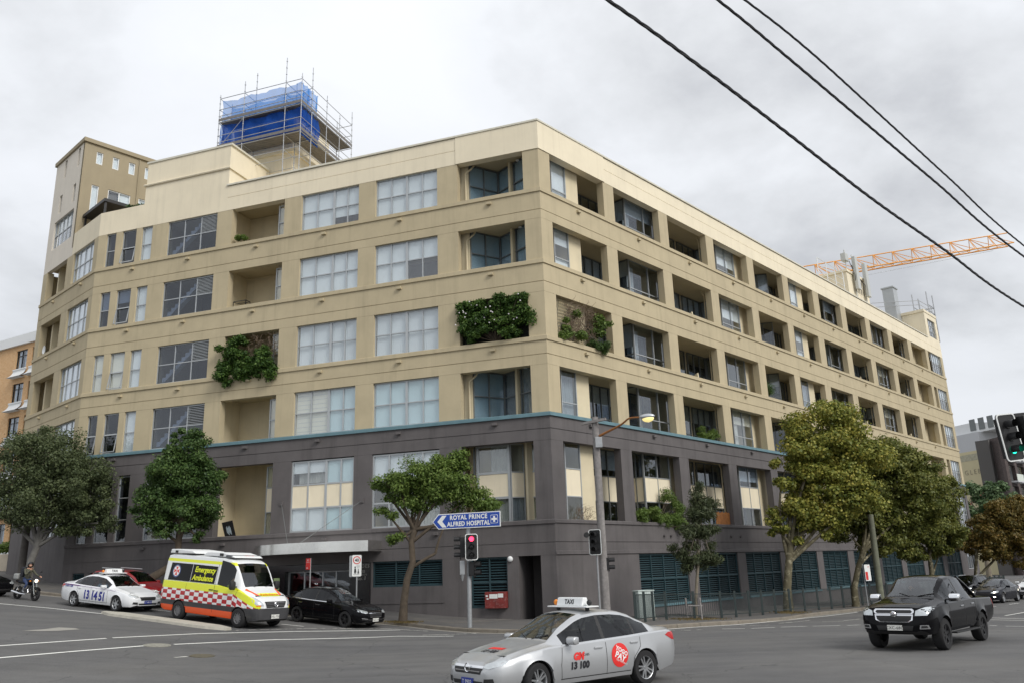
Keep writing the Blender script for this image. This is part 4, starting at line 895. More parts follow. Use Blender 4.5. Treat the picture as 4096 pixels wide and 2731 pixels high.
class Car:
    def __init__(s, D, M, label, cat, name, paint_m, group=None, glassm=CGLASS, rim=RIMS, spokes=5, twin=1, glass_l=None):
        s.M = M; s.D = D; s.o = empty(name, M=M, label=label, cat=cat, group=group)
        V, F = make_body(D); s.V = V
        allf = [f for fs in F.values() for f in fs]
        tri = []
        for f in allf: tri += [(f[0], f[i], f[i + 1]) for i in range(1, len(f) - 1)]
        s.bvh = BVHTree.FromPolygons([Vector(v) for v in V], tri)
        s.body = part('body', sub_mesh('body', V, F['body']), paint_m, s.o, M)
        names = {'windscreen': ('windscreen', CGLASS if glassm is CGLASSD and D.get('lightscreen', True) else glassm), 'rear_window': ('rear_window', glassm), 'pillar': ('window_pillar', BLKP), 'under': ('underbody', BLKP)}
        for k, fs in F.items():
            if k == 'body': continue
            if k == 'pillar':
                gp = {}
                for f in fs: gp.setdefault((round(sum(V[i][0] for i in f) / len(f), 0) if False else min(range(9), key=lambda j: abs(-4 + j - sum(V[i][0] for i in f) / len(f))), sum(V[i][1] for i in f) > 0), []).append(f)
                for g_ in gp.values(): part('window_pillar', sub_mesh('window_pillar', V, g_), BLKP, s.o, M)
                continue
            nm, m = names.get(k, ('side_window', CGLASSD if glassm is CGLASSD else CGLASSS)); part(nm, sub_mesh(nm, V, fs), m, s.o, M)
        t, rm, db = wheel_meshes(D['wr'], D['ww'], spokes, twin, D.get('rimr', .68)); t.materials.append(TYRE); rm.materials.append(rim); db.materials.append(BLKP)
        for a in D['axles']:
            for sd in (1, -1):
                Mw = M @ Matrix.Translation((a, sd * (D['track']), D['wr'])) @ (Matrix.Rotation(PI, 4, 'Z') if sd < 0 else Matrix.Identity(4)) @ Matrix.Rotation(random.uniform(0, 2), 4, 'Y')
                if a > 0 and D.get('steer'): Mw = M @ Matrix.Translation((a, sd * D['track'], D['wr'])) @ Matrix.Rotation(D['steer'] + (PI if sd < 0 else 0), 4, 'Z')
                wo = part('wheel', t, None, s.o, Mw); part('rim', rm, None, wo, Mw); part('brake_disc', db, None, wo, Mw)
        # dark wells and cabin floor, dash, seats
        mb = MB(); xr, xf = D['len'][1], D['len'][0]; zb = itp(sorted(D['bot']), 0); w_ = D['track'] - D['ww'] * .62
        mb.box(xr + .35, xf - .35, -w_, w_, zb + .03, D['belt_in'] - .12); mb.build('chassis', BLKP, s.o, M)
        for sx in D.get('seats', ()):
            for sd in (-1, 1):
                q = MB(); q.box(sx - .08, sx + .08, sd * .37 - .22, sd * .37 + .22, D['belt_in'] - .3, D['belt_in'] + .12); q.box(sx - .05, sx + .05, sd * .37 - .12, sd * .37 + .12, D['belt_in'] + .14, D['belt_in'] + .32); q.build('seat', INT, s.o, M, bevel=.03)
    def cast(s, p, axis):
        d = {'y+': Vector((0, -1, 0)), 'y-': Vector((0, 1, 0)), 'x+': Vector((-1, 0, 0)), 'x-': Vector((1, 0, 0)), 'z+': Vector((0, 0, -1))}[axis]; o = Vector(p) - d * 6
        h = s.bvh.ray_cast(o, d)
        return h[0] if h[0] else None
    def patch(s, name, poly, axis, m, off=.006, step=.06, parent=None, inset_mesh=None):
        """flat outline projected on to the body; poly in (x,z) for y, (y,z) for x, (x,y) for z+"""
        bm = bmesh.new()
        if inset_mesh is not None:
            bm.from_mesh(inset_mesh)
            bmesh.ops.triangulate(bm, faces=bm.faces)
        else: bm.faces.new([bm.verts.new((p[0], p[1], 0)) for p in poly])
        xs_ = [v.co.x for v in bm.verts]; ys_ = [v.co.y for v in bm.verts]
        for lo, hi, nrm in ((min(xs_), max(xs_), (1, 0, 0)), (min(ys_), max(ys_), (0, 1, 0))):
            n_ = int((hi - lo) / step)
            for k in range(1, n_ + 1):
                c = lo + (hi - lo) * k / (n_ + 1); bmesh.ops.bisect_plane(bm, geom=bm.verts[:] + bm.edges[:] + bm.faces[:], plane_co=(nrm[0] * c, nrm[1] * c, 0), plane_no=nrm)
        d = {'y+': Vector((0, 1, 0)), 'y-': Vector((0, -1, 0)), 'x+': Vector((1, 0, 0)), 'x-': Vector((-1, 0, 0)), 'z+': Vector((0, 0, 1))}[axis]; last = None; bad = []
        for v in bm.verts:
            a, b = v.co.x, v.co.y; p = (a, 0, b) if axis[0] == 'y' else (0, a, b) if axis[0] == 'x' else (a, b, 0)
            h = s.cast(p, axis)
            if h is None: bad.append(v); continue
            v.co = h + d * off
        if bad: bmesh.ops.delete(bm, geom=bad, context='VERTS')
        bmesh.ops.recalc_face_normals(bm, faces=bm.faces)
        me = bpy.data.meshes.new(name); bm.to_mesh(me); bm.free(); me.shade_smooth(); me.materials.append(m)
        return part(name, me, None, parent or s.o, s.M)
    def text(s, txt, size, at, axis, m, off=.008, shear=0, sp_=1.0, rot=0.0, bold=0.0, sx=1.0):
        me = text_mesh(txt, size, shear, spacing=sp_, bold=bold)
        flip = -1 if axis in ('y+', 'x-') else 1
        c, s_ = math.cos(rot), math.sin(rot)
        for v in me.vertices:
            x, y = v.co.x * sx * flip, v.co.y; x, y = c * x - s_ * y, s_ * x + c * y; v.co = (x + at[0], y + at[1], 0)
        return s.patch('lettering', None, axis, m, off, .07, inset_mesh=me)
    def seam(s, pts, side=1, w_=.011, m=None, closed=False):
        """thin dark shut-line on the side"""
        pts = resample(pts, .05); v = []
        for i, p in enumerate(pts):
            a = pts[max(i - 1, 0)]; b = pts[min(i + 1, len(pts) - 1)]; t_ = np.array(b) - np.array(a); t_ = t_ / (np.linalg.norm(t_) + 1e-9); n_ = np.array([-t_[1], t_[0]]) * w_ / 2
            for sg in (-1, 1):
                q = (p[0] + n_[0] * sg, 0, p[1] + n_[1] * sg); h = s.cast(q, 'y+' if side > 0 else 'y-')
                if h is None: h = Vector((q[0], 0, q[2]))
                v.append((h.x, h.y + side * .003, h.z))
        part('shut_line', mesh_from('shut_line', v, [(2 * i, 2 * i + 1, 2 * i + 3, 2 * i + 2) for i in range(len(pts) - 1)], True, False), m or BLKP, s.o, s.M)
    def handle(s, x, z, side, m, l=.2):
        h = s.cast((x, 0, z), 'y+' if side > 0 else 'y-')
        if h: MB().box(-l / 2, l / 2, -.02, .03, -.018, .018).build('door_handle', m, s.o, s.M @ Matrix.Translation((x, h.y, z)) if side > 0 else s.M @ Matrix.Translation((x, h.y - .01, z)), bevel=.01)
    def mirror(s, x, z, side, m, r=(.06, .12, .08), arm=.06):
        h = s.cast((x, 0, z - .05), 'y+' if side > 0 else 'y-'); y = (h.y if h else side * .85)
        mb = MB(); yc = side * (arm + r[1]); mb.prism([(-r[0], -r[2] * .8), (r[0] * .5, -r[2]), (r[0], -r[2] * .3), (r[0] * .9, r[2] * .6), (r[0] * .3, r[2]), (-r[0], r[2] * .9)], yc - r[1], yc + r[1], 'y'); mo = mb.build('mirror', m, s.o, s.M @ Matrix.Translation((x, y, z)), smooth=True, bevel=.03, angle=60)
        MB().box(-.03, .03, min(0, side * (arm + .08)), max(0, side * (arm + .08)), -.06, -.03).build('mirror_arm', BLKP, mo, s.M @ Matrix.Translation((x, y, z)))
    def box(s, name, m, a, b, bevel=0.0, parent=None): return MB().box(a[0], b[0], a[1], b[1], a[2], b[2]).build(name, m, parent or s.o, s.M, bevel=bevel)
    def plate(s, txt, x, z, m_bg, m_tx, front=True, w_=.37, h=.13):
        o = s.box('number_plate', m_bg, (x - .008, -w_ / 2, z - h / 2), (x + .008, w_ / 2, z + h / 2))
        me = text_mesh(txt, h * .78, spacing=1.05); me.materials.append(m_tx)
        M = s.M @ Matrix.Translation((x + (.011 if front else -.011), 0, z - .004)) @ Matrix.Rotation(PI / 2 if front else -PI / 2, 4, 'Z') @ Matrix.Rotation(PI / 2, 4, 'X'); part('lettering', me, None, o, M)
def place(px_front, px_rear, wb, track, side, solve=True, fa=None):
    """ground pose so that the two wheel contacts on one side fall on the two pixels; side=+1 left wheels seen"""
    f = hit(*px_front); best = None
    for k in range(-900, 901):
        th = PI * k / 900; d = np.array([math.cos(th), math.sin(th)]); r = f[:2] - d * wb; z = float(ground(*r))
        # project
        p = np.array([r[0], r[1], z - CH]); fd = p[1] * math.cos(CAM_T) + p[2] * math.sin(CAM_T); Yc = -p[1] * math.sin(CAM_T) + p[2] * math.cos(CAM_T); x, y = p[0] / fd, Yc / fd
        c, s_ = math.cos(-CAM_R), math.sin(-CAM_R); x, y = c * x - s_ * y, s_ * x + c * y; u, v_ = 2048 + x * CAM_F, 1365.5 - y * CAM_F
        e_ = abs(u - px_rear[0]) + .6 * abs(v_ - px_rear[1])
        if best is None or e_ < best[0]: best = (e_, th)
    th = best[1]; d = np.array([math.cos(th), math.sin(th)]); n_ = np.array([-d[1], d[0]])
    mid = f[:2] - d * wb / 2 - n_ * side * track
    return car_matrix(mid, th)
def car_matrix(mid, th, lift=0.0):
    d = np.array([math.cos(th), math.sin(th)]); n_ = np.array([-d[1], d[0]]); z = float(ground(*mid))
    zx = (float(ground(*(mid + d * 1.3))) - float(ground(*(mid - d * 1.3)))) / 2.6; zy = (float(ground(*(mid + n_ * .75))) - float(ground(*(mid - n_ * .75)))) / 1.5
    X_ = Vector((d[0], d[1], zx)).normalized(); Y_ = Vector((n_[0], n_[1], zy)); Z_ = X_.cross(Y_).normalized(); Y_ = Z_.cross(X_)
    M = Matrix((X_, Y_, Z_)).transposed().to_4x4(); M.translation = (mid[0], mid[1], z + lift + .004); return M
PLW = mat('white_number_plate', hexc(220, 220, 214), .5); PLB = mat('blue_number_plate', hexc(40, 60, 150), .5); TXB = mat('black_print', (.015, .015, .02), .6); TXW = mat('white_print', hexc(235, 235, 235), .6)

def sedan_dims(L=4.82, W=1.83, H=1.46, wb=2.77, fo=.95, hood=.98, k=1.0, wr=.325):
    """three-box saloon; x=0 mid wheelbase"""
    xf = wb / 2 + fo; xr = xf - L; h = H
    top = [(xf, .56), (xf - .04, .63), (xf - .12, .70), (xf - .35, .80), (xf - .75, .885), (xf - 1.18, .95), (xf - 1.36, .985), (xf - 1.75, 1.20), (xf - 2.10, 1.375), (xf - 2.30, h - .035), (xf - 2.65, h), (xf - 3.05, h - .005), (xf - 3.35, h - .04), (xf - 3.62, h - .11), (xf - 3.95, h - .26), (xf - 4.22, 1.085), (xf - 4.35, 1.065), (xf - 4.6, 1.05), (xr + .05, 1.02), (xr, .95)]
    belt = [(xf, .545), (xf - .12, .66), (xf - .35, .745), (xf - .75, .835), (xf - 1.25, .90), (xf - 2.0, .925), (xf - 3.3, .965), (xf - 4.1, 1.0), (xf - 4.5, 1.005), (xr, .93)]
    w = W / 2; wid = [(xf, .60 * w), (xf - .06, .76 * w), (xf - .18, .88 * w), (xf - .40, .955 * w), (xf - .8, .985 * w), (xf - 1.6, w), (xf - 3.4, w), (xr + .7, .97 * w), (xr + .25, .91 * w), (xr + .08, .84 * w), (xr, .74 * w)]
    bot = [(xf, .28), (xf - .15, .20), (xf - .5, .19), (xr + .6, .20), (xr + .2, .27), (xr, .36)]
    return dict(len=(xf, xr), top=top, belt=belt, wid=wid, bot=bot, rw=.585 * W / 1.83, axles=(wb / 2, -wb / 2), arch=wr + .045, wr=wr, ww=.215, track=W / 2 - .125, ws=(xf - 1.40, xf - 2.26), rws=(xf - 3.66, xf - 4.18),
                side=[(xf - 2.62, xf - 1.62), (xf - 3.48, xf - 2.70), (xf - 3.95, xf - 3.54)], bpil=[(xf - 2.70, xf - 2.62), (xf - 3.54, xf - 3.48)], belt_in=.92, seats=(xf - 2.75, xf - 3.55), flare=.012)
def saloon_details(c, xf, xr, wb, handle_m, grille='bar', hl=1.0, W=1.83):
    for sd in (1, -1):
        c.seam([(xf - 1.52, .30), (xf - 1.50, .55), (xf - 1.56, .90)], sd); c.seam([(xf - 2.66, .30), (xf - 2.66, .93)], sd); c.seam([(xf - 3.62, .96), (xf - 3.60, .74), (xf - 3.40, .55), (xf - 3.36, .30)], sd); c.seam([(xf - 1.5, .31), (xf - 3.36, .31)], sd, .016)
        c.handle(xf - 2.45, .80, sd, handle_m); c.handle(xf - 3.42, .83, sd, handle_m); c.mirror(xf - 1.72, .98, sd, c.body.data.materials[0], (.075, .115, .075))
        c.patch('headlight', [(sd * .44, .62), (sd * .60, .595), (sd * .80, .655), (sd * .84, .735), (sd * .78, .76), (sd * .60, .715), (sd * .46, .675)], 'x+', LAMPM, .008, .05)
        c.patch('tail_light', [(xr + .02, .78), (xr + .02, .95), (xr + .30, .95), (xr + .42, .90), (xr + .2, .80)], 'y+' if sd > 0 else 'y-', REDL, .006, .05)
        c.patch('tail_light', [(sd * .45, .78), (sd * .45, .92), (sd * .78, .93), (sd * .76, .78)], 'x-', REDL, .006, .05)
        c.patch('fog_lamp_recess', [(sd * .50, .33), (sd * .72, .35), (sd * .70, .44), (sd * .52, .43)], 'x+', BLKP, .006, .05)
    c.patch('lower_grille', [(-.42, .27), (.42, .27), (.48, .38), (-.48, .38)], 'x+', BLKP, .006, .06)
    for k in (-1, 1): MB().tube([(xf - 1.38, k * .08 + .1, 1.0), (xf - 1.52, k * .42 + .1, 1.08)], .012, 5).build('wiper', BLKP, c.o, c.M)

# --- silver taxi turning across the front
SILV = paint('silver_taxi_paint', hexc(188, 190, 192), .55, .34)
D = sedan_dims(4.82, 1.825, 1.47, 2.775, .96); D['steer'] = rad(10)
M_ = place((2146, 2801), (2577, 2729), 2.775, .80, 1)
tx = Car(D, M_, 'silver taxi saloon with red round sticker crossing the intersection', 'taxi', 'taxi', SILV, rim=RIMS, spokes=5, twin=2)
xf, xr = D['len']
saloon_details(tx, xf, xr, 2.775, SILV)
tx.patch('grille', [(-.40, .50), (.40, .50), (.46, .60), (-.46, .60)], 'x+', BLKP, .008); tx.patch('chrome_strip', [(-.46, .605), (.46, .605), (.44, .645), (-.44, .645)], 'x+', CHROME, .010)
tx.patch('chrome_strip', [(-.40, .54), (.40, .54), (.40, .558), (-.40, .558)], 'x+', CHROME, .012)
MB().lathe([(.075, -.012), (.085, 0), (.075, .012), (.062, 0)], 20, 'x', (xf + .01, 0, .60), closed=True).build('badge', CHROME, tx.o, tx.M, smooth=True)
tx.plate('T 9902', xf + .015, .36, PLB, TXW)
RED = mat('red_vinyl', hexc(222, 48, 44), .5)
ring = [(-.66 + .225 * math.cos(a), .62 + .225 * math.sin(a)) for a in np.linspace(0, 2 * PI, 32, endpoint=False)]
tx.patch('sticker', ring, 'y+', RED, .006, .05)
tx.text('PAY', .16, (-.66, .585), 'y+', TXW, .010, 0, 1, .5, .006); tx.text('YOGO', .11, (-.71, .69), 'y+', TXW, .010, 0, 1, .5, .004); tx.text('TAXI PAYMENTS', .045, (-.69, .49), 'y+', TXW, .010, 0, 1, .4)
tx.text('GM', .17, (.42, .68), 'y+', RED, .008, .25, 1, 0, .012); tx.text('CABS', .065, (.22, .70), 'y+', TXB, .008); tx.text('13 100', .17, (.40, .52), 'y+', TXB, .008, .1, 1, 0, .010)
tx.patch('hood_print', [(xf - .62, -.22), (xf - .62, .22), (xf - .72, .26), (xf - .72, -.18)], 'z+', RED, .006); 
me = text_mesh('13 100', .17, .1, bold=.008)
for v in me.vertices: v.co = (-v.co.y + xf - .50, v.co.x, 0)
tx.patch('lettering', None, 'z+', TXB, .006, .07, inset_mesh=me)
def taxi_sign(c, x, z, tilt=0.0):
    o = MB().box(x - .17, x + .17, -.62, .62, z, z + .025).build('roof_sign', WHITEP, c.o, c.M, bevel=.01)
    mb = MB(); mb.prism([(-.10 + x, z + .026), (.10 + x, z + .026), (.055 + x, z + .19), (-.055 + x, z + .19)], -.40, .40, 'y'); mb.build('sign_box', WHITEP, o, c.M, bevel=.02)
    me = text_mesh('TAXI', .13, bold=.004); me.materials.append(TXB)
    Mt = c.M @ Matrix.Translation((x + .085, 0, z + .105)) @ Matrix.Rotation(PI / 2, 4, 'Z') @ Matrix.Rotation(PI / 2 - .27, 4, 'X'); part('lettering', me, None, o, Mt)
    for sd in (-1, 1): MB().ell((x, sd * .52, z + .09), (.05, .06, .06)).build('sign_lamp', AMBER if sd < 0 else BLKP, o, c.M, smooth=True); MB().box(x - .03, x + .03, sd * .45 - .03, sd * .45 + .03, z - .07, z).build('sign_foot', BLKP, o, c.M)
taxi_sign(tx, xf - 2.62, 1.53)
# --- black saloon at the kerb lane
BLKC = paint('black_car_paint', (0.005, 0.005, 0.006), 0, .08, 0, .14)
D = sedan_dims(4.60, 1.79, 1.475, 2.685, .93)
D['top'] = [(x, z) if z < 1.0 else (x, z) for x, z in D['top']]
M_ = place((1380, 2508), (1187, 2490), 2.685, .78, -1)
bc = Car(D, M_, 'black saloon car waiting at the stop line beside the ambulance', 'car', 'car', BLKC, rim=RIMB, spokes=5, twin=2, glassm=CGLASSD)
xf, xr = D['len']; saloon_details(bc, xf, xr, 2.685, CHROME)
bc.patch('grille', [(-.36, .46), (.36, .46), (.40, .60), (-.40, .60)], 'x+', BLKP, .008)
for pl in ([(-.40, .60), (.40, .60), (.40, .625), (-.40, .625)], [(-.33, .44), (.33, .44), (.36, .46), (-.36, .46)], [(-.44, .665), (.44, .665), (.44, .685), (-.44, .685)]): bc.patch('chrome_strip', pl, 'x+', CHROME, .012)
bc.seam([(xf - 1.75, .93), (xf - 3.0, .955), (xf - 4.05, 1.0)], -1, .022, CHROME); bc.seam([(xf - 1.75, .93), (xf - 3.0, .955), (xf - 4.05, 1.0)], 1, .022, CHROME)
for sd in (1, -1): bc.patch('daylight_lamp', [(sd * .48, .36), (sd * .74, .40), (sd * .74, .425), (sd * .48, .385)], 'x+', CHROME, .012, .05)
bc.plate('ZUD-22N', xf + .012, .34, PLW, TXB)
# --- white taxi up the street
WHT = paint('white_car_paint', hexc(226, 228, 230), 0, .3)
D = sedan_dims(4.95, 1.87, 1.445, 2.838, .93)
M_ = place((465, 2444), (296, 2428), 2.838, .80, -1)
wt = Car(D, M_, 'white taxi saloon with blue phone number on its doors', 'taxi', 'taxi', WHT, rim=RIMS, spokes=6, twin=1)
xf, xr = D['len']; saloon_details(wt, xf, xr, 2.838, WHT)
wt.patch('grille', [(-.36, .50), (.36, .50), (.42, .64), (-.42, .64)], 'x+', BLKP, .008); wt.plate('T 4810', xf + .015, .42, PLB, TXW)
BLU = mat('blue_vinyl', hexc(38, 46, 140), .5); PUR = mat('purple_vinyl', hexc(92, 40, 110), .5)
wt.text('13 14 51', .50, (-.02, .55), 'y-', BLU, .008, 0, .95, -.02, .020, .88); wt.text('LEGION CABS', .095, (xr + .72, .86), 'y-', BLU, .008, 0, 1, 0, .003)
wt.seam([(xf - .8, .83), (xf - 1.6, .875), (xf - 3.3, .92), (xr + .2, .93)], -1, .045, PUR)
taxi_sign(wt, xf - 2.55, 1.50)
# --- ambulance
def amb_mat():
    m = bpy.data.materials.new('ambulance_livery'); m.use_nodes = True; t = m.node_tree; b = t.nodes['Principled BSDF']
    tc_ = N(t, 'ShaderNodeTexCoord'); sp_ = N(t, 'ShaderNodeSeparateXYZ'); LK(t, tc_.outputs['Object'], sp_.inputs[0]); g = N(t, 'ShaderNodeNewGeometry')
    def M2(op, a, b_=None, c=None):
        n = N(t, 'ShaderNodeMath', operation=op)
        for i, q in enumerate((a, b_, c)):
            if q is None: continue
            if isinstance(q, (int, float)): n.inputs[i].default_value = q
            else: LK(t, q, n.inputs[i])
        return n.outputs[0]
    x, y, z = sp_.outputs[0], sp_.outputs[1], sp_.outputs[2]
    zz = M2('MULTIPLY_ADD', x, 0.0, z)
    def rng(v_, lo, hi): return M2('MULTIPLY', M2('GREATER_THAN', v_, lo), M2('LESS_THAN', v_, hi))
    side = M2('GREATER_THAN', M2('ABSOLUTE', y), .70)
    # band drops over the bonnet
    drop = M2('MULTIPLY', M2('MAXIMUM', M2('SUBTRACT', x, 1.45), 0.0), .36); zb = M2('ADD', z, drop)
    yel = M2('MULTIPLY', M2('MAXIMUM', rng(zb, 1.22, 1.50), rng(z, 2.28, 2.40)), side)
    chk = N(t, 'ShaderNodeTexChecker', Scale=1.0); cv = N(t, 'ShaderNodeCombineXYZ'); LK(t, M2('DIVIDE', M2('ADD', x, 20.05), .29), cv.inputs[0]); LK(t, M2('DIVIDE', M2('ADD', zb, 10 - .755), .155), cv.inputs[1]); cv.inputs[2].default_value = .5; LK(t, cv.outputs[0], chk.inputs['Vector'])
    chk.inputs[1].default_value = (1, 1, 1, 1); chk.inputs[2].default_value = (0, 0, 0, 1)
    red = M2('MULTIPLY', M2('MULTIPLY', rng(zb, .755, 1.22), side), M2('GREATER_THAN', chk.outputs['Fac'], .5))
    red = M2('MULTIPLY', red, M2('LESS_THAN', x, 2.75))
    grey = M2('MAXIMUM', M2('MULTIPLY', rng(z, .56, .755), side), M2('MULTIPLY', M2('LESS_THAN', z, .74), M2('GREATER_THAN', x, 2.2)))
    orange = M2('MULTIPLY', M2('MULTIPLY', rng(z, .0, .56), side), M2('LESS_THAN', x, 2.2))
    cur = None; base = (*hexc(228, 230, 230), 1)
    for f_, col in ((yel, hexc(226, 232, 40)), (red, hexc(176, 28, 32)), (grey, (0.045, 0.045, 0.048)), (orange, hexc(240, 88, 30))):
        mm = N(t, 'ShaderNodeMix', data_type='RGBA'); LK(t, f_, mm.inputs[0])
        if cur is None: mm.inputs[6].default_value = base
        else: LK(t, cur, mm.inputs[6])
        mm.inputs[7].default_value = (*col, 1); cur = mm.outputs[2]
    LK(t, cur, b.inputs['Base Color']); b.inputs['Roughness'].default_value = .35; b.inputs['Coat Weight'].default_value = .4; return m
AMB = lined(amb_mat())
wb = 3.665; xf = wb / 2 + .98; xr = xf - 5.91; w = .985
D = dict(len=(xf, xr), top=[(xf, .95), (xf - .05, 1.06), (xf - .25, 1.17), (xf - .6, 1.31), (xf - .88, 1.42), (xf - 1.02, 1.50), (xf - 1.35, 2.02), (xf - 1.55, 2.28), (xf - 1.68, 2.40), (xf - 1.95, 2.50), (xf - 2.4, 2.56), (xr + .3, 2.58), (xr + .08, 2.54), (xr, 2.40)],
         belt=[(xf, .92), (xf - .25, 1.10), (xf - .6, 1.24), (xf - 1.0, 1.36), (xf - 1.5, 1.42), (xf - 2.4, 1.52), (xr, 1.52)],
         wid=[(xf, .62 * w), (xf - .05, .78 * w), (xf - .2, .90 * w), (xf - .45, .965 * w), (xf - .9, w), (xr + .1, w), (xr, .95 * w)], bot=[(xf, .36), (xf - .12, .28), (xf - .5, .27), (xr + .3, .30), (xr, .42)],
         rw=.80, gw=.955, axles=(wb / 2, -wb / 2), arch=.425, wr=.368, ww=.24, track=.855, ws=(xf - 1.03, xf - 1.64), rws=(xr, xr), side=[(xf - 2.42, xf - 1.50)], belt_in=1.35, seats=(xf - 2.35,), flare=.01, rimr=.58)
M_ = place((953, 2510), (713, 2482), wb, .86, -1)
am = Car(D, M_, 'white ambulance van with yellow band and red white checks', 'ambulance', 'ambulance_van', AMB, rim=RIMG, spokes=10, twin=1)
YEL = mat('fluoro_yellow_vinyl', hexc(232, 240, 40), .5)
DGL = mat('black_window_film', (.006, .006, .007), .10, spec=.2)
for sd in (1, -1):
    a = 'y+' if sd > 0 else 'y-'
    am.patch('side_window', [(xr + .32, 1.53), (xr + 1.75, 1.53), (xr + 1.75, 2.22), (xr + .36, 2.22)], a, DGL, .006, .12)
    am.patch('side_window', [(xr + 1.78, 1.53), (xr + 3.30, 1.53), (xr + 3.32, 2.20), (xr + 1.78, 2.22)], a, DGL, .006, .12)
    am.text('Emergency', .30, (xr + 2.58, 2.02), a, YEL, .011, .12, .95, 0, .008); am.text('Ambulance', .30, (xr + 2.52, 1.70), a, YEL, .011, .12, .95, 0, .008)
    ringw = [(xr + .78 + .26 * math.cos(q_), 1.90 + .26 * math.sin(q_)) for q_ in np.linspace(0, 2 * PI, 28, endpoint=False)]; ringb = [(xr + .78 + .21 * math.cos(q_), 1.90 + .21 * math.sin(q_)) for q_ in np.linspace(0, 2 * PI, 28, endpoint=False)]
    am.patch('emblem', ringw, a, mat('emblem_blue', hexc(70, 84, 130), .5), .011, .1); am.patch('emblem', ringb, a, TXW, .014, .1)
    for k in range(4):
        q_ = PI / 4 * 0 + k * PI / 2; pts_ = [(0, 0), (.19, .085), (.15, 0), (.19, -.085)]
        am.patch('emblem', [(xr + .78 + u_ * math.cos(q_) - v_ * math.sin(q_), 1.90 + u_ * math.sin(q_) + v_ * math.cos(q_)) for u_, v_ in pts_], a, RED, .017, .1)
    am.seam([(xf - 2.55, .45), (xf - 2.55, 2.30)], sd, .014); am.seam([(xf - 1.35, .45), (xf - 1.30, 1.0), (xf - 1.18, 1.40)], sd, .012); am.seam([(xr + 1.6, .45), (xr + 1.6, 1.5)], sd, .010)
    am.handle(xf - 2.42, 1.28, sd, BLKP, .24); am.handle(xf - 2.72, 1.30, sd, BLKP, .24)
    am.mirror(xf - 1.30, 1.55, sd, BLKP, (.08, .11, .17), .10)
    am.patch('headlight', [(sd * .58, .88), (sd * .80, .84), (sd * .90, 1.00), (sd * .90, 1.20), (sd * .80, 1.18), (sd * .64, 1.02)], 'x+', LAMPM, .010, .06)
    am.patch('indicator_lamp', [(sd * .70, .85), (sd * .84, .84), (sd * .84, .89), (sd * .70, .90)], 'x+', AMBER, .014, .05)
    am.patch('bonnet_stripe', [(xf - .40, sd * .62), (xf - .95, sd * .80), (xf - .95, sd * .70), (xf - .40, sd * .50)], 'z+', mat('orange_vinyl', hexc(242, 100, 40), .5), .006, .1)
am.patch('front_bumper', [(-.95, .36), (.95, .36), (.95, .78), (-.95, .78)], 'x+', mat('grey_bumper_plastic', (.05, .05, .053), .6), .012, .08)
am.patch('grille', [(-.44, .80), (.44, .80), (.54, 1.03), (-.54, 1.03)], 'x+', BLKP, .014, .06)
for k in range(3): am.patch('grille_bar', [(-.45, .85 + k * .06), (.45, .85 + k * .06), (.46, .87 + k * .06), (-.46, .87 + k * .06)], 'x+', RIMG, .022, .08)
MB().lathe([(.085, -.01), (.10, 0), (.085, .01), (.075, 0)], 22, 'x', (xf + .05, 0, .92), closed=True).build('emblem', CHROME, am.o, am.M, smooth=True)
q = MB()
for k in range(3): a = PI / 2 + k * 2 * PI / 3; q.tube([(xf + .05, 0, .92), (xf + .05, .085 * math.cos(a), .92 + .085 * math.sin(a))], [.018, .005], 5)
q.build('emblem', CHROME, am.o, am.M)
am.plate('DSL-75B', xf + .05, .47, PLW, TXB, True, .40, .15)
am.patch('bonnet_panel', [(xf - .30, -.46), (xf - .55, -.50), (xf - .55, .50), (xf - .30, .46)], 'z+', YEL, .008, .1)
me = text_mesh('Ambulance', .20, .1, bold=.006)
for v in me.vertices: v.co = (-v.co.y + xf - .43, v.co.x, 0)
ORG = mat('orange_red_print', hexc(220, 80, 30), .5); am.patch('lettering', None, 'z+', ORG, .012, .08, inset_mesh=me)
# roof pods and light bar
q = MB(); q.prism([(xr + .05, 2.60), (xr + .10, 2.76), (xr + .55, 2.78), (xr + 1.5, 2.74), (xr + 1.75, 2.64), (xr + .5, 2.60)], -.80, .80, 'y'); q.build('rear_beacon_pod', WHITEP, am.o, am.M, bevel=.03)
q = MB(); q.prism([(xr + 2.1, 2.60), (xr + 2.35, 2.74), (xr + 3.3, 2.76), (xr + 3.9, 2.66), (xr + 4.1, 2.58)], -.72, .72, 'y'); q.build('roof_pod', WHITEP, am.o, am.M, bevel=.03)
q = MB(); q.prism([(xf - 2.35, 2.60), (xf - 1.98, 2.60), (xf - 2.02, 2.68), (xf - 2.30, 2.68)], -.78, .78, 'y'); lb = q.build('light_bar', mat('smoke_lens', (.10, .11, .12), .2, spec=.7), am.o, am.M, bevel=.02)
me = text_mesh('AMBULANCE', .085, bold=.003); me.materials.append(ORG); part('lettering', me, None, lb, am.M @ Matrix.Translation((xf - 1.99, .12, 2.635)) @ Matrix.Rotation(PI / 2, 4, 'Z') @ Matrix.Rotation(PI / 2 - .3, 4, 'X'))
for y_, x_ in ((-.74, xr + .5), (-.70, xr + 3.3)): MB().box(x_ - .07, x_ + .07, y_ - .1, y_, 2.62, 2.72).build('work_lamp', BLKP, am.o, am.M, bevel=.01)
for k in (-1, 1): MB().tube([(xf - 1.0, k * .3, 1.52), (xf - 1.12, k * .3 + .5, 1.66)], .014, 5).build('wiper', BLKP, am.o, am.M)
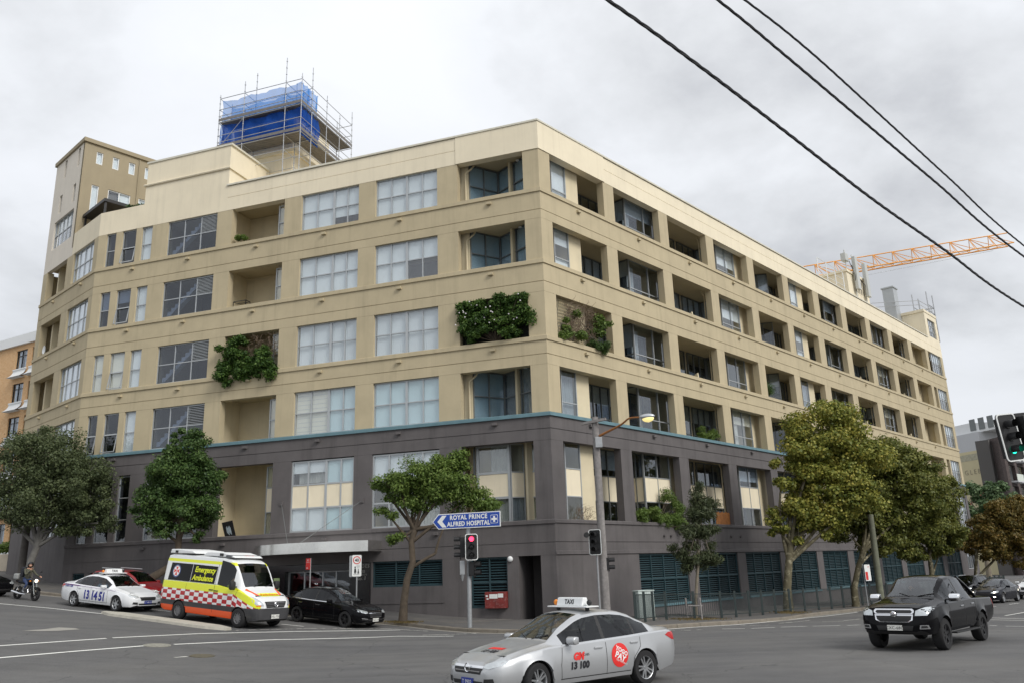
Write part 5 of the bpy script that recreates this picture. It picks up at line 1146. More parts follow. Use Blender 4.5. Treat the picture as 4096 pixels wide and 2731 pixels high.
# --- black pickup
def pickup_dims():
    wb = 3.096; xf = wb / 2 + .92; xr = xf - 5.30; w = .935
    return dict(len=(xf, xr), top=[(xf, .78), (xf - .04, .93), (xf - .10, 1.06), (xf - .35, 1.13), (xf - .9, 1.19), (xf - 1.20, 1.235), (xf - 1.33, 1.27), (xf - 1.70, 1.50), (xf - 2.02, 1.68), (xf - 2.2, 1.75), (xf - 2.6, 1.785), (xf - 3.1, 1.775), (xf - 3.42, 1.73), (xf - 3.52, 1.66), (xf - 3.68, 1.22), (xf - 3.74, 1.17), (xr + .05, 1.16), (xr, 1.10)],
             belt=[(xf, .76), (xf - .10, .98), (xf - .5, 1.06), (xf - 1.2, 1.13), (xf - 2.2, 1.14), (xf - 3.3, 1.17), (xf - 3.7, 1.155), (xr, 1.12)],
             wid=[(xf, .70 * w), (xf - .05, .84 * w), (xf - .18, .93 * w), (xf - .4, .97 * w), (xf - .9, w), (xr + .1, w), (xr, .96 * w)], bot=[(xf, .48), (xf - .15, .40), (xf - .6, .38), (xr + .6, .42), (xr, .55)],
             rw=.60, gw=.90, axles=(wb / 2, -wb / 2), arch=.455, wr=.385, ww=.265, track=.80, ws=(xf - 1.36, xf - 2.14), rws=(xf - 3.66, xf - 3.54), side=[(xf - 2.62, xf - 1.55), (xf - 3.40, xf - 2.70)], bpil=[(xf - 2.70, xf - 2.62)], belt_in=1.12, seats=(xf - 2.65, xf - 3.3), flare=.035, rimr=.62), xf, xr, wb
D, xf, xr, wb = pickup_dims()
M_ = place((3783, 2598), (3930, 2561), wb, .83, 1)
pk = Car(D, M_, 'black dual cab pickup truck with chrome grille in the intersection', 'pickup', 'pickup_truck', BLKC, rim=RIMB, spokes=6, twin=1)
for sd in (1, -1):
    pk.seam([(xf - 1.46, .55), (xf - 1.44, .8), (xf - 1.50, 1.12)], sd); pk.seam([(xf - 2.66, .50), (xf - 2.66, 1.14)], sd); pk.seam([(xf - 3.50, 1.16), (xf - 3.46, .85), (xf - 3.35, .55)], sd); pk.seam([(xf - 3.60, .5), (xf - 3.62, 1.15)], sd, .02)
    pk.handle(xf - 2.45, 1.0, sd, CHROME); pk.handle(xf - 3.35, 1.02, sd, CHROME); pk.mirror(xf - 1.62, 1.24, sd, CHROME, (.09, .13, .10), .10)
    pk.patch('headlight', [(sd * .52, .86), (sd * .80, .87), (sd * .88, 1.00), (sd * .86, 1.07), (sd * .72, 1.06), (sd * .54, .98)], 'x+', LAMPM, .012, .05)
    pk.patch('fog_lamp_recess', [(sd * .60, .545), (sd * .82, .55), (sd * .80, .645), (sd * .62, .64)], 'x+', CHROME, .010, .05); pk.patch('fog_lamp', [(sd * .64, .565), (sd * .79, .57), (sd * .775, .625), (sd * .65, .62)], 'x+', BLKP, .016, .05)
    MB().box(-.95, 1.05, -.09, .09, .36, .40).build('side_step', BLKP, pk.o, pk.M @ Matrix.Translation((-.05, sd * .92, 0)), bevel=.015)
    MB().tube([(xf - 3.50, sd * .55, 1.72), (xf - 3.9, sd * .62, 1.50), (xf - 4.35, sd * .72, 1.18)], .045, 8).build('sports_bar', BLKC, pk.o, pk.M, smooth=True)
    pk.patch('tail_light', [(xr + .01, .78), (xr + .01, 1.08), (xr + .16, 1.08), (xr + .12, .80)], 'y+' if sd > 0 else 'y-', REDL, .006, .05)
def rrect(x0, x1, y0, y1, c=.04): return [(x0 + c, y0), (x1 - c, y0), (x1, y0 + c), (x1, y1 - c), (x1 - c, y1), (x0 + c, y1), (x0, y1 - c), (x0, y0 + c)]
pk.patch('grille_frame', rrect(-.50, .50, .905, 1.03), 'x+', CHROME, .010, .06); pk.patch('grille', rrect(-.46, .46, .925, 1.0), 'x+', BLKP, .018, .06)
pk.patch('grille_frame', [(-.36, .70), (.36, .70), (.46, .76), (.48, .895), (-.48, .895), (-.46, .76)], 'x+', CHROME, .010, .06); pk.patch('grille', [(-.33, .715), (.33, .715), (.42, .77), (.44, .86), (-.44, .86), (-.42, .77)], 'x+', BLKP, .018, .06)
MB().lathe([(0, .02), (.06, .018), (.075, 0)], 18, 'x', (xf + .015, 0, .895)).build('badge', CHROME, pk.o, pk.M, smooth=True)
pk.plate('CXC-68C', xf + .02, .57, PLW, TXB); pk.patch('bumper_intake', [(-.40, .46), (.40, .46), (.46, .62), (-.46, .62)], 'x+', BLKP, .008, .06)
for k in (-1, 1): MB().tube([(xf - 1.33, k * .1 + .1, 1.285), (xf - 1.46, k * .45 + .15, 1.36)], .012, 5).build('wiper', BLKP, pk.o, pk.M)
# --- red hatch parked behind the white taxi
REDC = paint('dark_red_paint', hexc(140, 30, 36), .25, .3)
def suv_dims(L=4.35, W=1.80, H=1.62, wb=2.60, fo=.86, z=0.06):
    xf = wb / 2 + fo; xr = xf - L; w = W / 2
    return dict(len=(xf, xr), top=[(xf, .66), (xf - .05, .78), (xf - .15, .88), (xf - .5, .98), (xf - 1.0, 1.05), (xf - 1.15, 1.09), (xf - 1.5, 1.32), (xf - 1.85, 1.50), (xf - 2.05, H - .03), (xf - 2.5, H), (xr + 1.0, H - .03), (xr + .55, H - .09), (xr + .25, 1.28), (xr + .10, 1.08), (xr, .95)],
                belt=[(xf, .64), (xf - .15, .83), (xf - .5, .92), (xf - 1.1, 1.0), (xf - 2.2, 1.02), (xr + .6, 1.10), (xr, .94)], wid=[(xf, .64 * w), (xf - .06, .80 * w), (xf - .2, .92 * w), (xf - .5, .98 * w), (xf - 1, w), (xr + .5, w), (xr + .15, .95 * w), (xr, .88 * w)],
                bot=[(xf, .34), (xf - .2, .26), (xr + .5, .28), (xr, .42)], rw=.60, axles=(wb / 2, -wb / 2), arch=.40, wr=.345, ww=.22, track=w - .13, ws=(xf - 1.20, xf - 2.0), rws=(xr + .12, xr + .52), side=[(xf - 2.4, xf - 1.4), (xr + 1.1, xf - 2.48), (xr + .5, xr + 1.02)], bpil=[(xf - 2.48, xf - 2.4)], belt_in=1.0, seats=(xf - 2.5, xf - 3.2), flare=.02)
def suv_details(c, lit=False):
    xf, xr = c.D['len']
    for sd in (1, -1):
        c.mirror(xf - 1.5, 1.08, sd, c.body.data.materials[0]); c.handle(xf - 2.2, .92, sd, CHROME); c.handle(xr + 1.2, .94, sd, CHROME)
        c.seam([(xf - 2.44, .40), (xf - 2.44, 1.02)], sd); c.seam([(xf - 1.4, .4), (xf - 1.42, 1.0)], sd)
        c.patch('headlight', [(sd * .50, .74), (sd * .80, .74), (sd * .82, .86), (sd * .56, .83)], 'x+', LITW if lit else LAMPM, .01, .06)
        c.patch('tail_light', [(xr + .02, .80), (xr + .05, 1.0), (xr + .28, 1.08), (xr + .30, .95)], 'y+' if sd > 0 else 'y-', REDL, .006, .06)
        MB().tube([(xf - 2.2, sd * .58, 1.64), (xr + .9, sd * .58, 1.64)], .018, 6).build('roof_rail', ALU, c.o, c.M)
    c.patch('grille', [(-.42, .62), (.42, .62), (.46, .80), (-.46, .80)], 'x+', BLKP, .01)
    c.patch('bumper_intake', [(-.6, .36), (.6, .36), (.6, .50), (-.6, .50)], 'x+', BLKP, .01)
D = suv_dims(4.4, 1.8, 1.58); 
_p = Lp(19.2, 6.35)
rc = Car(D, car_matrix(_p, AL + PI), 'dark red hatchback parked at the kerb behind the white taxi', 'car', 'car', REDC, glassm=CGLASSD); suv_details(rc)
# --- traffic further along the right-hand road
DBLU = paint('dark_blue_paint', (0.008, 0.009, 0.014), 0, .10, 0, .18)
D = sedan_dims(4.75, 1.82, 1.44, 2.8, .9)
fc_ = hit(4013, 2409); th = AR + PI + rad(8)
fs = Car(D, place((4013, 2410), (4070, 2404), 2.8, .79, 1), 'dark saloon with lit headlights following the pickup', 'car', 'car', DBLU, glassm=CGLASS); xf, xr = D['len']; saloon_details(fs, xf, xr, 2.8, CHROME)
fs.patch('grille', [(-.40, .44), (.40, .44), (.44, .62), (-.44, .62)], 'x+', BLKP, .008)
for sd, m in ((1, LITW), (-1, LAMPM)):
    fs.patch('headlight_beam', [(sd * .58, .64), (sd * .70, .64), (sd * .70, .70), (sd * .58, .70)], 'x+', LITW, .014, .05); fs.patch('fog_lamp', [(sd * .58, .36), (sd * .68, .36), (sd * .68, .42), (sd * .58, .42)], 'x+', LITW, .014, .05)
FM = fs.M
def behind(dx, dy, dth=0): p = FM @ Vector((dx, dy, 0)); th_ = math.atan2(FM[1][0], FM[0][0]) + dth; return car_matrix(np.array([p.x, p.y]), th_)
D = suv_dims(4.8, 1.9, 1.80, 2.85); wc = Car(D, behind(-7.0, .6), 'white four wheel drive wagon with a roof rack in the traffic', 'car', 'car', WHT); suv_details(wc, True)
MB().box(-1.3, .5, -.6, .6, 1.86, 1.90).build('roof_rack', ALU, wc.o, wc.M)
D = suv_dims(4.5, 1.8, 1.62); dc = Car(D, behind(-5.5, -3.4), 'dark wagon half hidden behind the pickup tray', 'car', 'car', BLKC, glassm=CGLASSD); suv_details(dc)
# delivery van beyond the white wagon
D = dict(len=(2.6, -2.9), top=[(2.6, .9), (2.5, 1.1), (1.9, 1.35), (1.75, 1.45), (1.3, 2.1), (1.1, 2.3), (.8, 2.4), (-2.8, 2.42), (-2.9, 2.3)], belt=[(2.6, .88), (2.4, 1.05), (1.7, 1.3), (-2.9, 1.4)], wid=[(2.6, .65), (2.5, .8), (2.2, .9), (1.6, .95), (-2.9, .94)], bot=[(2.6, .35), (2.3, .28), (-2.9, .32)], rw=.80, gw=.95, axles=(1.65, -1.65), arch=.4, wr=.34, ww=.22, track=.82, ws=(1.72, 1.14), rws=(-2.9, -2.9), side=[(.3, 1.2)], belt_in=1.3, seats=(.5,))
vn = Car(D, behind(-14.5, .4), 'white delivery van at the back of the queue', 'van', 'delivery_van', WHT)
for sd in (1, -1): vn.patch('headlight', [(sd * .55, .84), (sd * .8, .82), (sd * .84, 1.0), (sd * .6, .95)], 'x+', LAMPM, .01)
vn.patch('grille', [(-.45, .62), (.45, .62), (.5, .8), (-.5, .8)], 'x+', BLKP, .01)
# --- dark car just entering at the left edge
D = sedan_dims(4.7, 1.82, 1.46, 2.75, .93)
_p = hit(-15, 2388)
lc = Car(D, car_matrix(_p[:2] + eL * 2.3 + nL * -.2, AL + PI), 'black car at the far end of the queue behind the motorcycle', 'car', 'car', BLKC, glassm=CGLASSD); saloon_details(lc, *D['len'], 2.75, CHROME)
# ------------------------------------------------------------------ people, motorcycle
SKIN = mat('skin', hexc(196, 150, 124), .6); JEAN = mat('blue_denim', hexc(52, 66, 100), .9, var=.15, scale=14); OLIVE = mat('olive_jacket_cloth', hexc(84, 84, 70), .9, var=.12, scale=9)
SHIRT = mat('light_blue_shirt', hexc(160, 184, 216), .9); HIVIS = mat('hi_vis_yellow_cloth', hexc(200, 220, 50), .8); DARKC = mat('dark_cloth', (.02, .022, .03), .9); HAIR = mat('dark_hair', (.015, .012, .010), .8); SHOE = mat('grey_trainer', hexc(120, 122, 126), .8)
def skin_mesh(J, E_, root, sub=2):
    names = list(J); me = bpy.data.meshes.new('sk'); me.from_pydata([J[n][0] for n in names], [(names.index(a), names.index(b)) for a, b in E_], [])
    o = bpy.data.objects.new('sk', me); COL.objects.link(o); o.modifiers.new('s', 'SKIN'); sd = me.skin_vertices[0].data
    for i, n in enumerate(names):
        r = J[n][1]; sd[i].radius = r if hasattr(r, '__len__') else (r, r); sd[i].use_root = (n == root)
    md = o.modifiers.new('u', 'SUBSURF'); md.levels = sub; md.render_levels = sub
    out_ = bpy.data.meshes.new_from_object(o.evaluated_get(bpy.context.evaluated_depsgraph_get())); bpy.data.objects.remove(o); bpy.data.meshes.remove(me); return out_
def figure(name, label, M, J, E_, zones, head, look=0.0, hair=True, hands=(), extra=None):
    """one continuous body; faces coloured by the nearest joint; head with face; five-fingered hands"""
    root = empty(name, M=M, label=label, cat='person')
    me = skin_mesh(J, E_, 'pelvis'); ms = []
    names = list(J); P_ = np.array([J[n][0] for n in names]); mats_ = []
    for n in names:
        m = zones[n]
        if m not in mats_: mats_.append(m)
    me.materials.clear(); [me.materials.append(m) for m in mats_]
    for p in me.polygons:
        c = np.array(p.center); n = names[int(np.argmin(((P_ - c) ** 2).sum(1)))]; p.material_index = mats_.index(zones[n])
    me.shade_smooth(); part('body', me, None, root, M)
    hx, hy, hz = head; Mh = M @ Matrix.Translation(head) @ Matrix.Rotation(look, 4, 'Z')
    bm = bmesh.new(); bmesh.ops.create_uvsphere(bm, u_segments=20, v_segments=14, radius=1)
    for v in bm.verts:
        x, y, z = v.co; w_ = .078 * (1 - .16 * max(0, -z)); v.co = (x * .098 + (.010 if z < -.2 and x > 0 else 0), y * w_, z * .118)
        if x > .55 and abs(y) < .28 and -.30 < z < .12: v.co.x += .020 * (1 - abs(y) / .28) * (1 - (z + .30) / .6)   # nose
        if x > .5 and .05 < z < .22 and .2 < abs(y) < .6: v.co.x -= .007                                              # eye sockets
    hm = bpy.data.meshes.new('head'); bm.to_mesh(hm); bm.free(); hm.shade_smooth(); hd = part('head', hm, SKIN, root, Mh)
    for sd in (1, -1):
        MB().ell((.082, sd * .032, .014), (.012, .014, .009)).build('eye', WHITEP, hd, Mh, smooth=True); MB().ell((.0, sd * .080, -.005), (.024, .010, .032)).build('ear', SKIN, hd, Mh, smooth=True)
    MB().ell((.088, 0, -.055), (.010, .024, .006)).build('mouth', mat('lips', hexc(160, 96, 90), .6), hd, Mh, smooth=True)
    if hair:
        mb = MB(); mb.ell((-.018, 0, .030), (.098, .088, .105)); mb.build('hair', HAIR, hd, Mh, smooth=True)
    for (hp, fw_, up_, curl, sd) in hands:           # palm centre, forward, palm normal
        f_ = Vector(fw_).normalized(); u_ = Vector(up_); u_ = (u_ - f_ * u_.dot(f_)).normalized(); s_ = f_.cross(u_) * sd; hp = Vector(hp)
        JH = {'pelvis': (tuple(hp), (.030, .016)), 'wr': (tuple(hp - f_ * .05), (.024, .018)), 'kn': (tuple(hp + f_ * .035), (.034, .014))}; EH = [('pelvis', 'wr'), ('pelvis', 'kn')]
        mh = skin_mesh(JH, EH, 'pelvis', 1); mh.shade_smooth(); mh.materials.append(SKIN); ho = part('hand', mh, None, root, M)
        for k, ln in enumerate((.070, .078, .073, .058)):
            b = hp + f_ * .038 + s_ * (.027 - .018 * k); d = f_; pts = [b - f_ * .01]; q = b
            for sg in range(3):
                d = (d * math.cos(curl) - u_ * math.sin(curl)).normalized(); q = q + d * ln / 3; pts.append(q.copy())
            MB().tube(pts, [.0095, .009, .008, .0065], 7).build('finger', SKIN, ho, M, smooth=True)
        b = hp - f_ * .012 + s_ * .030; d = (f_ * .6 + s_ * .7 - u_ * .3).normalized(); p2 = b + d * .035; p3 = p2 + (f_ * .8 + s_ * .1 - u_ * .5).normalized() * .03
        MB().tube([b, p2, p3], [.011, .010, .008], 7).build('thumb', SKIN, ho, M, smooth=True)
    return root
BE = [('pelvis', 'belly'), ('belly', 'chest'), ('chest', 'upch'), ('upch', 'neck'), ('neck', 'skull')] + [(a + b, a + c) if b else ('x', 'x') for a in 'LR' for b, c in (('sh', 'el'), ('el', 'wr'), ('hip', 'kn'), ('kn', 'an'), ('an', 'toe'))] + [('upch', 'Lsh'), ('upch', 'Rsh'), ('pelvis', 'Lhip'), ('pelvis', 'Rhip')]
def seated(hip, arms, legs, lean=.12, ht=1.0):
    x, y, z = hip; l = lean; J = {'pelvis': ((x, y, z), (.15, .12)), 'belly': ((x - l * .5 * ht + .04, y, z + .16), (.145, .115)), 'chest': ((x - l + .03, y, z + .33), (.165, .12)), 'upch': ((x - l, y, z + .47), (.12, .10)), 'neck': ((x - l + .02, y, z + .56), .052), 'skull': ((x - l + .03, y, z + .66), .06)}
    for sd, k in (('L', 1), ('R', -1)):
        J[sd + 'sh'] = ((x - l, y + k * .19, z + .46), .062); J[sd + 'el'] = (arms[sd][0], .046); J[sd + 'wr'] = (arms[sd][1], .031)
        J[sd + 'hip'] = ((x + .02, y + k * .10, z - .01), .095); J[sd + 'kn'] = (legs[sd][0], .062); J[sd + 'an'] = (legs[sd][1], .042); J[sd + 'toe'] = (legs[sd][2], .036)
    return J
def zones_for(J, top, bottom, shoe, long_sleeve=True):
    z = {}
    for n in J: z[n] = SKIN if n in ('neck', 'skull') else shoe if n.endswith(('an', 'toe')) else bottom if n.endswith(('hip', 'kn')) or n == 'pelvis' else top
    if not long_sleeve: z['Lwr'] = z['Rwr'] = SKIN
    else: z['Lwr'] = z['Rwr'] = top
    return z
# --- motorcycle and rider
wbm = 1.30
MM = place((137, 2402), (67, 2396), wbm, 0.0, 1)
mo = empty('motorcycle', M=MM, label='black motorcycle with chrome exhaust riding behind the white taxi', cat='motorcycle')
tm, rmm, _b = wheel_meshes(.30, .10, 5, 1, .74); tm.materials.append(TYRE); rmm.materials.append(RIMB)
for x_ in (wbm / 2, -wbm / 2):
    Mw = MM @ Matrix.Translation((x_, 0, .30)); wo = part('wheel', tm, None, mo, Mw); part('rim', rmm, None, wo, Mw)
def mbuild(mb, n, m, **k): return mb.build(n, m, mo, MM, **k)
for sd in (-1, 1):
    mbuild(MB().tube([(wbm / 2, sd * .08, .30), (wbm / 2 - .12, sd * .08, .62), (wbm / 2 - .22, sd * .08, .92)], [.028, .026, .022], 8), 'fork', ALUD, smooth=True)
    mbuild(MB().tube([(-wbm / 2, sd * .10, .30), (-.15, sd * .10, .36)], .025, 8), 'swingarm', BLKM); mbuild(MB().tube([(-wbm / 2 + .02, sd * .13, .32), (-wbm / 2 + .16, sd * .13, .66)], .028, 8), 'shock_absorber', CHROME)
    mbuild(MB().tube([(.38, sd * .10, 1.0), (.33, sd * .22, 1.08), (.26, sd * .36, 1.06)], .014, 7), 'handlebar', BLKM); mbuild(MB().tube([(.33, sd * .24, 1.08), (.36, sd * .28, 1.26)], .007, 5), 'mirror_arm', BLKM); mbuild(MB().ell((.36, sd * .30, 1.29), (.02, .06, .035)), 'mirror', BLKM, smooth=True)
    mbuild(MB().ell((.40, sd * .20, .88), (.03, .045, .03)), 'indicator_lamp', AMBER, smooth=True)
mbuild(MB().ell((.14, 0, .80), (.28, .14, .13), 16, 10), 'tank', BLKC, smooth=True)
mbuild(MB().prism([(-.10, .74), (-.62, .78), (-.66, .84), (-.40, .84), (-.08, .80)], -.12, .12, 'y'), 'saddle', DARKC, bevel=.03)
q = MB(); q.box(-.14, .16, -.13, .13, .30, .50); q.tube([(.06, 0, .48), (.12, 0, .68)], .085, 12); mbuild(q, 'engine', mat('engine_alloy', hexc(96, 96, 98), .4, metal=.6, var=.2, scale=20), bevel=.015)
mbuild(MB().tube([(.18, -.10, .50), (.26, -.12, .36), (.10, -.15, .27), (-.30, -.16, .28), (-.86, -.18, .36)], [.022, .024, .026, .045, .05], 10), 'exhaust', CHROME, smooth=True)
mbuild(MB().tube([(wbm / 2 - .24, 0, .94), (.06, 0, .60), (-.05, 0, .36)], .035, 8), 'frame', BLKM); mbuild(MB().tube([(.02, 0, .70), (-.55, 0, .74)], .03, 8), 'frame', BLKM)
mbuild(MB().lathe([(0, -.10), (.07, -.08), (.088, 0), (.082, .015), (0, .02)], 16, 'x', (.53, 0, .90)), 'headlight', BLKM, smooth=True)
mbuild(MB().lathe([(0, .025), (.05, .022), (.075, .012), (.078, .0)], 16, 'x', (.545, 0, .90)), 'headlight_lens', mat('lit_bike_lamp', (1, .95, .8), .3, emit=(1, .92, .75), estr=2.5), smooth=True)
v = []; 
for k in range(9):
    a = PI * (.18 + .62 * k / 8)
    for y_ in (-.06, .06): v.append((wbm / 2 + .325 * math.cos(a), y_, .30 + .325 * math.sin(a)))
part('mudguard', mesh_from('mudguard', v, [(2 * k, 2 * k + 1, 2 * k + 3, 2 * k + 2) for k in range(8)], True, False), BLKC, mo, MM)
mbuild(MB().prism([(-.55, .80), (-.86, .86), (-.88, .80), (-.6, .74)], -.07, .07, 'y'), 'tail', BLKC, bevel=.015); mbuild(MB().ell((-.87, 0, .80), (.02, .06, .03)), 'tail_light', REDL, smooth=True)
mbuild(MB().box(-.98, -.66, -.17, .17, .90, 1.16), 'top_box', mat('grey_white_case', hexc(150, 152, 150), .5), bevel=.06)
arms = {'L': ((.05, .30, 1.14), (.24, .34, 1.08)), 'R': ((.08, -.27, 1.15), (.10, -.10, 1.36))}
legs = {'L': ((.18, .19, .74), (-.06, .20, .42), (.08, .20, .36)), 'R': ((.18, -.19, .74), (-.06, -.20, .42), (.08, -.21, .36))}
J = seated((-.20, 0, .90), arms, legs, lean=-.06); Z_ = zones_for(J, OLIVE, JEAN, SHOE)
Jp = J['skull'][0]; hd_ = (Jp[0] + .02, 0, Jp[2] + .02)
rider = figure('person', 'motorcycle rider in dark helmet, olive jacket and jeans, hand at chin', MM, J, BE, Z_, hd_, -.5, False,
               hands=[((.275, .345, 1.085), (.7, .1, -.1), (0, 0, 1), .55, 1), ((.115, -.075, 1.40), (.25, .5, .8), (-.9, 0, .3), .45, -1)])
Mh = MM @ Matrix.Translation(hd_) @ Matrix.Rotation(-.5, 4, 'Z'); q = MB(); n_ = 22
for i in range(13):
    a = -PI * .38 + (PI * .88) * i / 12
    for k in range(n_):
        t_ = 2 * PI * k / n_; r_ = .145 * math.cos(a); q.v.append((.012 + r_ * math.cos(t_) * 1.08, r_ * math.sin(t_) * .93, .02 + .150 * math.sin(a)))
def _open(i, k): t_ = (2 * PI * (k + .5) / n_ + PI) % (2 * PI) - PI; return abs(t_) < .85 and 3 <= i <= 6
q.f += [(i * n_ + k, i * n_ + (k + 1) % n_, (i + 1) * n_ + (k + 1) % n_, (i + 1) * n_ + k) for i in range(12) for k in range(n_) if not _open(i, k)] + [tuple(12 * n_ + k for k in range(n_))]
part('helmet', mesh_from('helmet', q.v, q.f, True), mat('matt_black_helmet', (.02, .02, .022), .35), rider, Mh)
tag(MB().box(-.20, .02, -.15, .15, -.22, .24).build('backpack', DARKC, None, MM @ Matrix.Translation((-.33, 0, 1.23)) @ Matrix.Rotation(.08, 4, 'Y'), bevel=.06), 'black backpack worn by the motorcycle rider', 'backpack')
# --- drivers
def driver(c, hip, name_label, top, window_arm=False, side=-1):
    x, y, z = hip; far, near = ('L', 'R') if side < 0 else ('R', 'L')
    arms = {}
    wheel = (x + .42, y, z + .32)
    for sd, k in (('L', 1), ('R', -1)): arms[sd] = ((x + .12, y + k * .24, z + .22), (wheel[0] - .03, y + k * .14, wheel[2] + .02))
    if window_arm: arms[near] = ((x + .10, y + side * .36, z + .30), (x + .30, y + side * .30, z + .36))
    legs = {sd: ((x + .42, y + k * .12, z + .10), (x + .72, y + k * .12, z - .20), (x + .84, y + k * .12, z - .20)) for sd, k in (('L', 1), ('R', -1))}
    J = seated(hip, arms, legs, .10); jp = J['skull'][0]
    figure('person', name_label, c.M, J, BE, zones_for(J, top, DARKC, DARKC, False), (jp[0] + .02, jp[1], jp[2] + .02), 0, True,
           hands=[((arms['L'][1][0] + .05, arms['L'][1][1], arms['L'][1][2]), (1, 0, .1), (0, 0, 1), .6, 1), ((arms['R'][1][0] + .05, arms['R'][1][1], arms['R'][1][2]), (1, 0, .1), (0, 0, 1), .6, -1)])
    MB().lathe([(.175, -.012), (.19, 0), (.175, .012), (.16, 0)], 20, 'x', (wheel[0] + .05, y, wheel[2] + .02), closed=True).build('steering_wheel', BLKP, c.o, c.M, smooth=True)
driver(wt, (-.16, -.40, .52), 'taxi driver in light blue shirt leaning an elbow out of the window', SHIRT, True, -1)
driver(tx, (-.14, -.38, .52), 'driver in dark clothes at the wheel of the silver taxi', DARKC)
driver(am, (.75, -.45, 1.00), 'ambulance driver wearing a yellow high visibility jacket', HIVIS)
driver(pk, (-.18, -.40, .75), 'driver in dark clothes at the wheel of the black pickup', DARKC)
# ------------------------------------------------------------------ trees and plants
def leafmat(name, cols, rough=.55):
    m = bpy.data.materials.new(name); m.use_nodes = True; t = m.node_tree; b = t.nodes['Principled BSDF']
    g = N(t, 'ShaderNodeNewGeometry'); cr = N(t, 'ShaderNodeValToRGB'); n = N(t, 'ShaderNodeTexNoise', Scale=1.1, Detail=2.0); LK(t, g.outputs['Position'], n.inputs['Vector'])
    ma = N(t, 'ShaderNodeMath', operation='MULTIPLY_ADD'); LK(t, g.outputs['Random Per Island'], ma.inputs[0]); ma.inputs[1].default_value = .6
    mb = N(t, 'ShaderNodeMath', operation='MULTIPLY_ADD'); LK(t, n.outputs[0], mb.inputs[0]); mb.inputs[1].default_value = .8; mb.inputs[2].default_value = -.2; LK(t, mb.outputs[0], ma.inputs[2]); LK(t, ma.outputs[0], cr.inputs[0])
    e = cr.color_ramp.elements; e[0].position = .1; e[0].color = (*cols[0], 1); e[1].position = .9; e[1].color = (*cols[-1], 1)
    for k, c in enumerate(cols[1:-1]): x = e.new(.1 + .8 * (k + 1) / (len(cols) - 1)); x.color = (*c, 1)
    LK(t, cr.outputs[0], b.inputs['Base Color']); b.inputs['Roughness'].default_value = rough; b.inputs['Specular IOR Level'].default_value = .35
    tr = N(t, 'ShaderNodeBsdfTranslucent'); LK(t, cr.outputs[0], tr.inputs[0]); mx_ = N(t, 'ShaderNodeMixShader'); mx_.inputs[0].default_value = .28
    o = t.nodes['Material Output']; LK(t, b.outputs[0], mx_.inputs[1]); LK(t, tr.outputs[0], mx_.inputs[2]); LK(t, mx_.outputs[0], o.inputs[0]); return m
LF_FIG = leafmat('fig_leaf', [(0.048, 0.066, 0.028), (0.097, 0.127, 0.055), (0.158, 0.186, 0.083)])
LF_DARK = leafmat('dark_green_leaf', [(0.030, 0.063, 0.017), (0.067, 0.127, 0.032), (0.128, 0.196, 0.053)])
LF_BRI = leafmat('bright_green_leaf', [(0.066, 0.113, 0.021), (0.125, 0.198, 0.039), (0.225, 0.298, 0.072)])
LF_GUM = leafmat('gum_leaf', [(0.036, 0.050, 0.022), (0.072, 0.094, 0.041), (0.120, 0.132, 0.062)])
LF_PLN = leafmat('plane_leaf', [(0.073, 0.105, 0.018), (0.177, 0.202, 0.038), (0.310, 0.307, 0.060), (0.443, 0.377, 0.078)])
LF_PLG = leafmat('plane_leaf_green', [(0.066, 0.091, 0.018), (0.144, 0.163, 0.034), (0.240, 0.234, 0.055)])
LF_ORG = leafmat('turning_leaf', [(0.066, 0.063, 0.015), (0.165, 0.127, 0.029), (0.253, 0.155, 0.040)])
LF_PALE = leafmat('pale_green_leaf', [(.040, .080, .030), (.100, .165, .070), (.190, .270, .130)])
LF_VINE = leafmat('vine_leaf', [(0.024, 0.060, 0.011), (0.060, 0.126, 0.022), (0.144, 0.228, 0.044)])
BARK = mat('grey_bark', hexc(120, 112, 98), .9, var=.25, scale=5, bump=.5, bscale=20)
BARKD = mat('dark_bark', hexc(84, 74, 62), .9, var=.25, scale=5, bump=.5, bscale=20)
BARKP = mat('plane_bark', hexc(96, 90, 70), .9, var=.15, scale=3, dirt=(hexc(196, 188, 160), .95, 3.2))
BARKF = mat('fig_bark', hexc(112, 110, 106), .9, var=.2, scale=4, bump=.4, bscale=14)
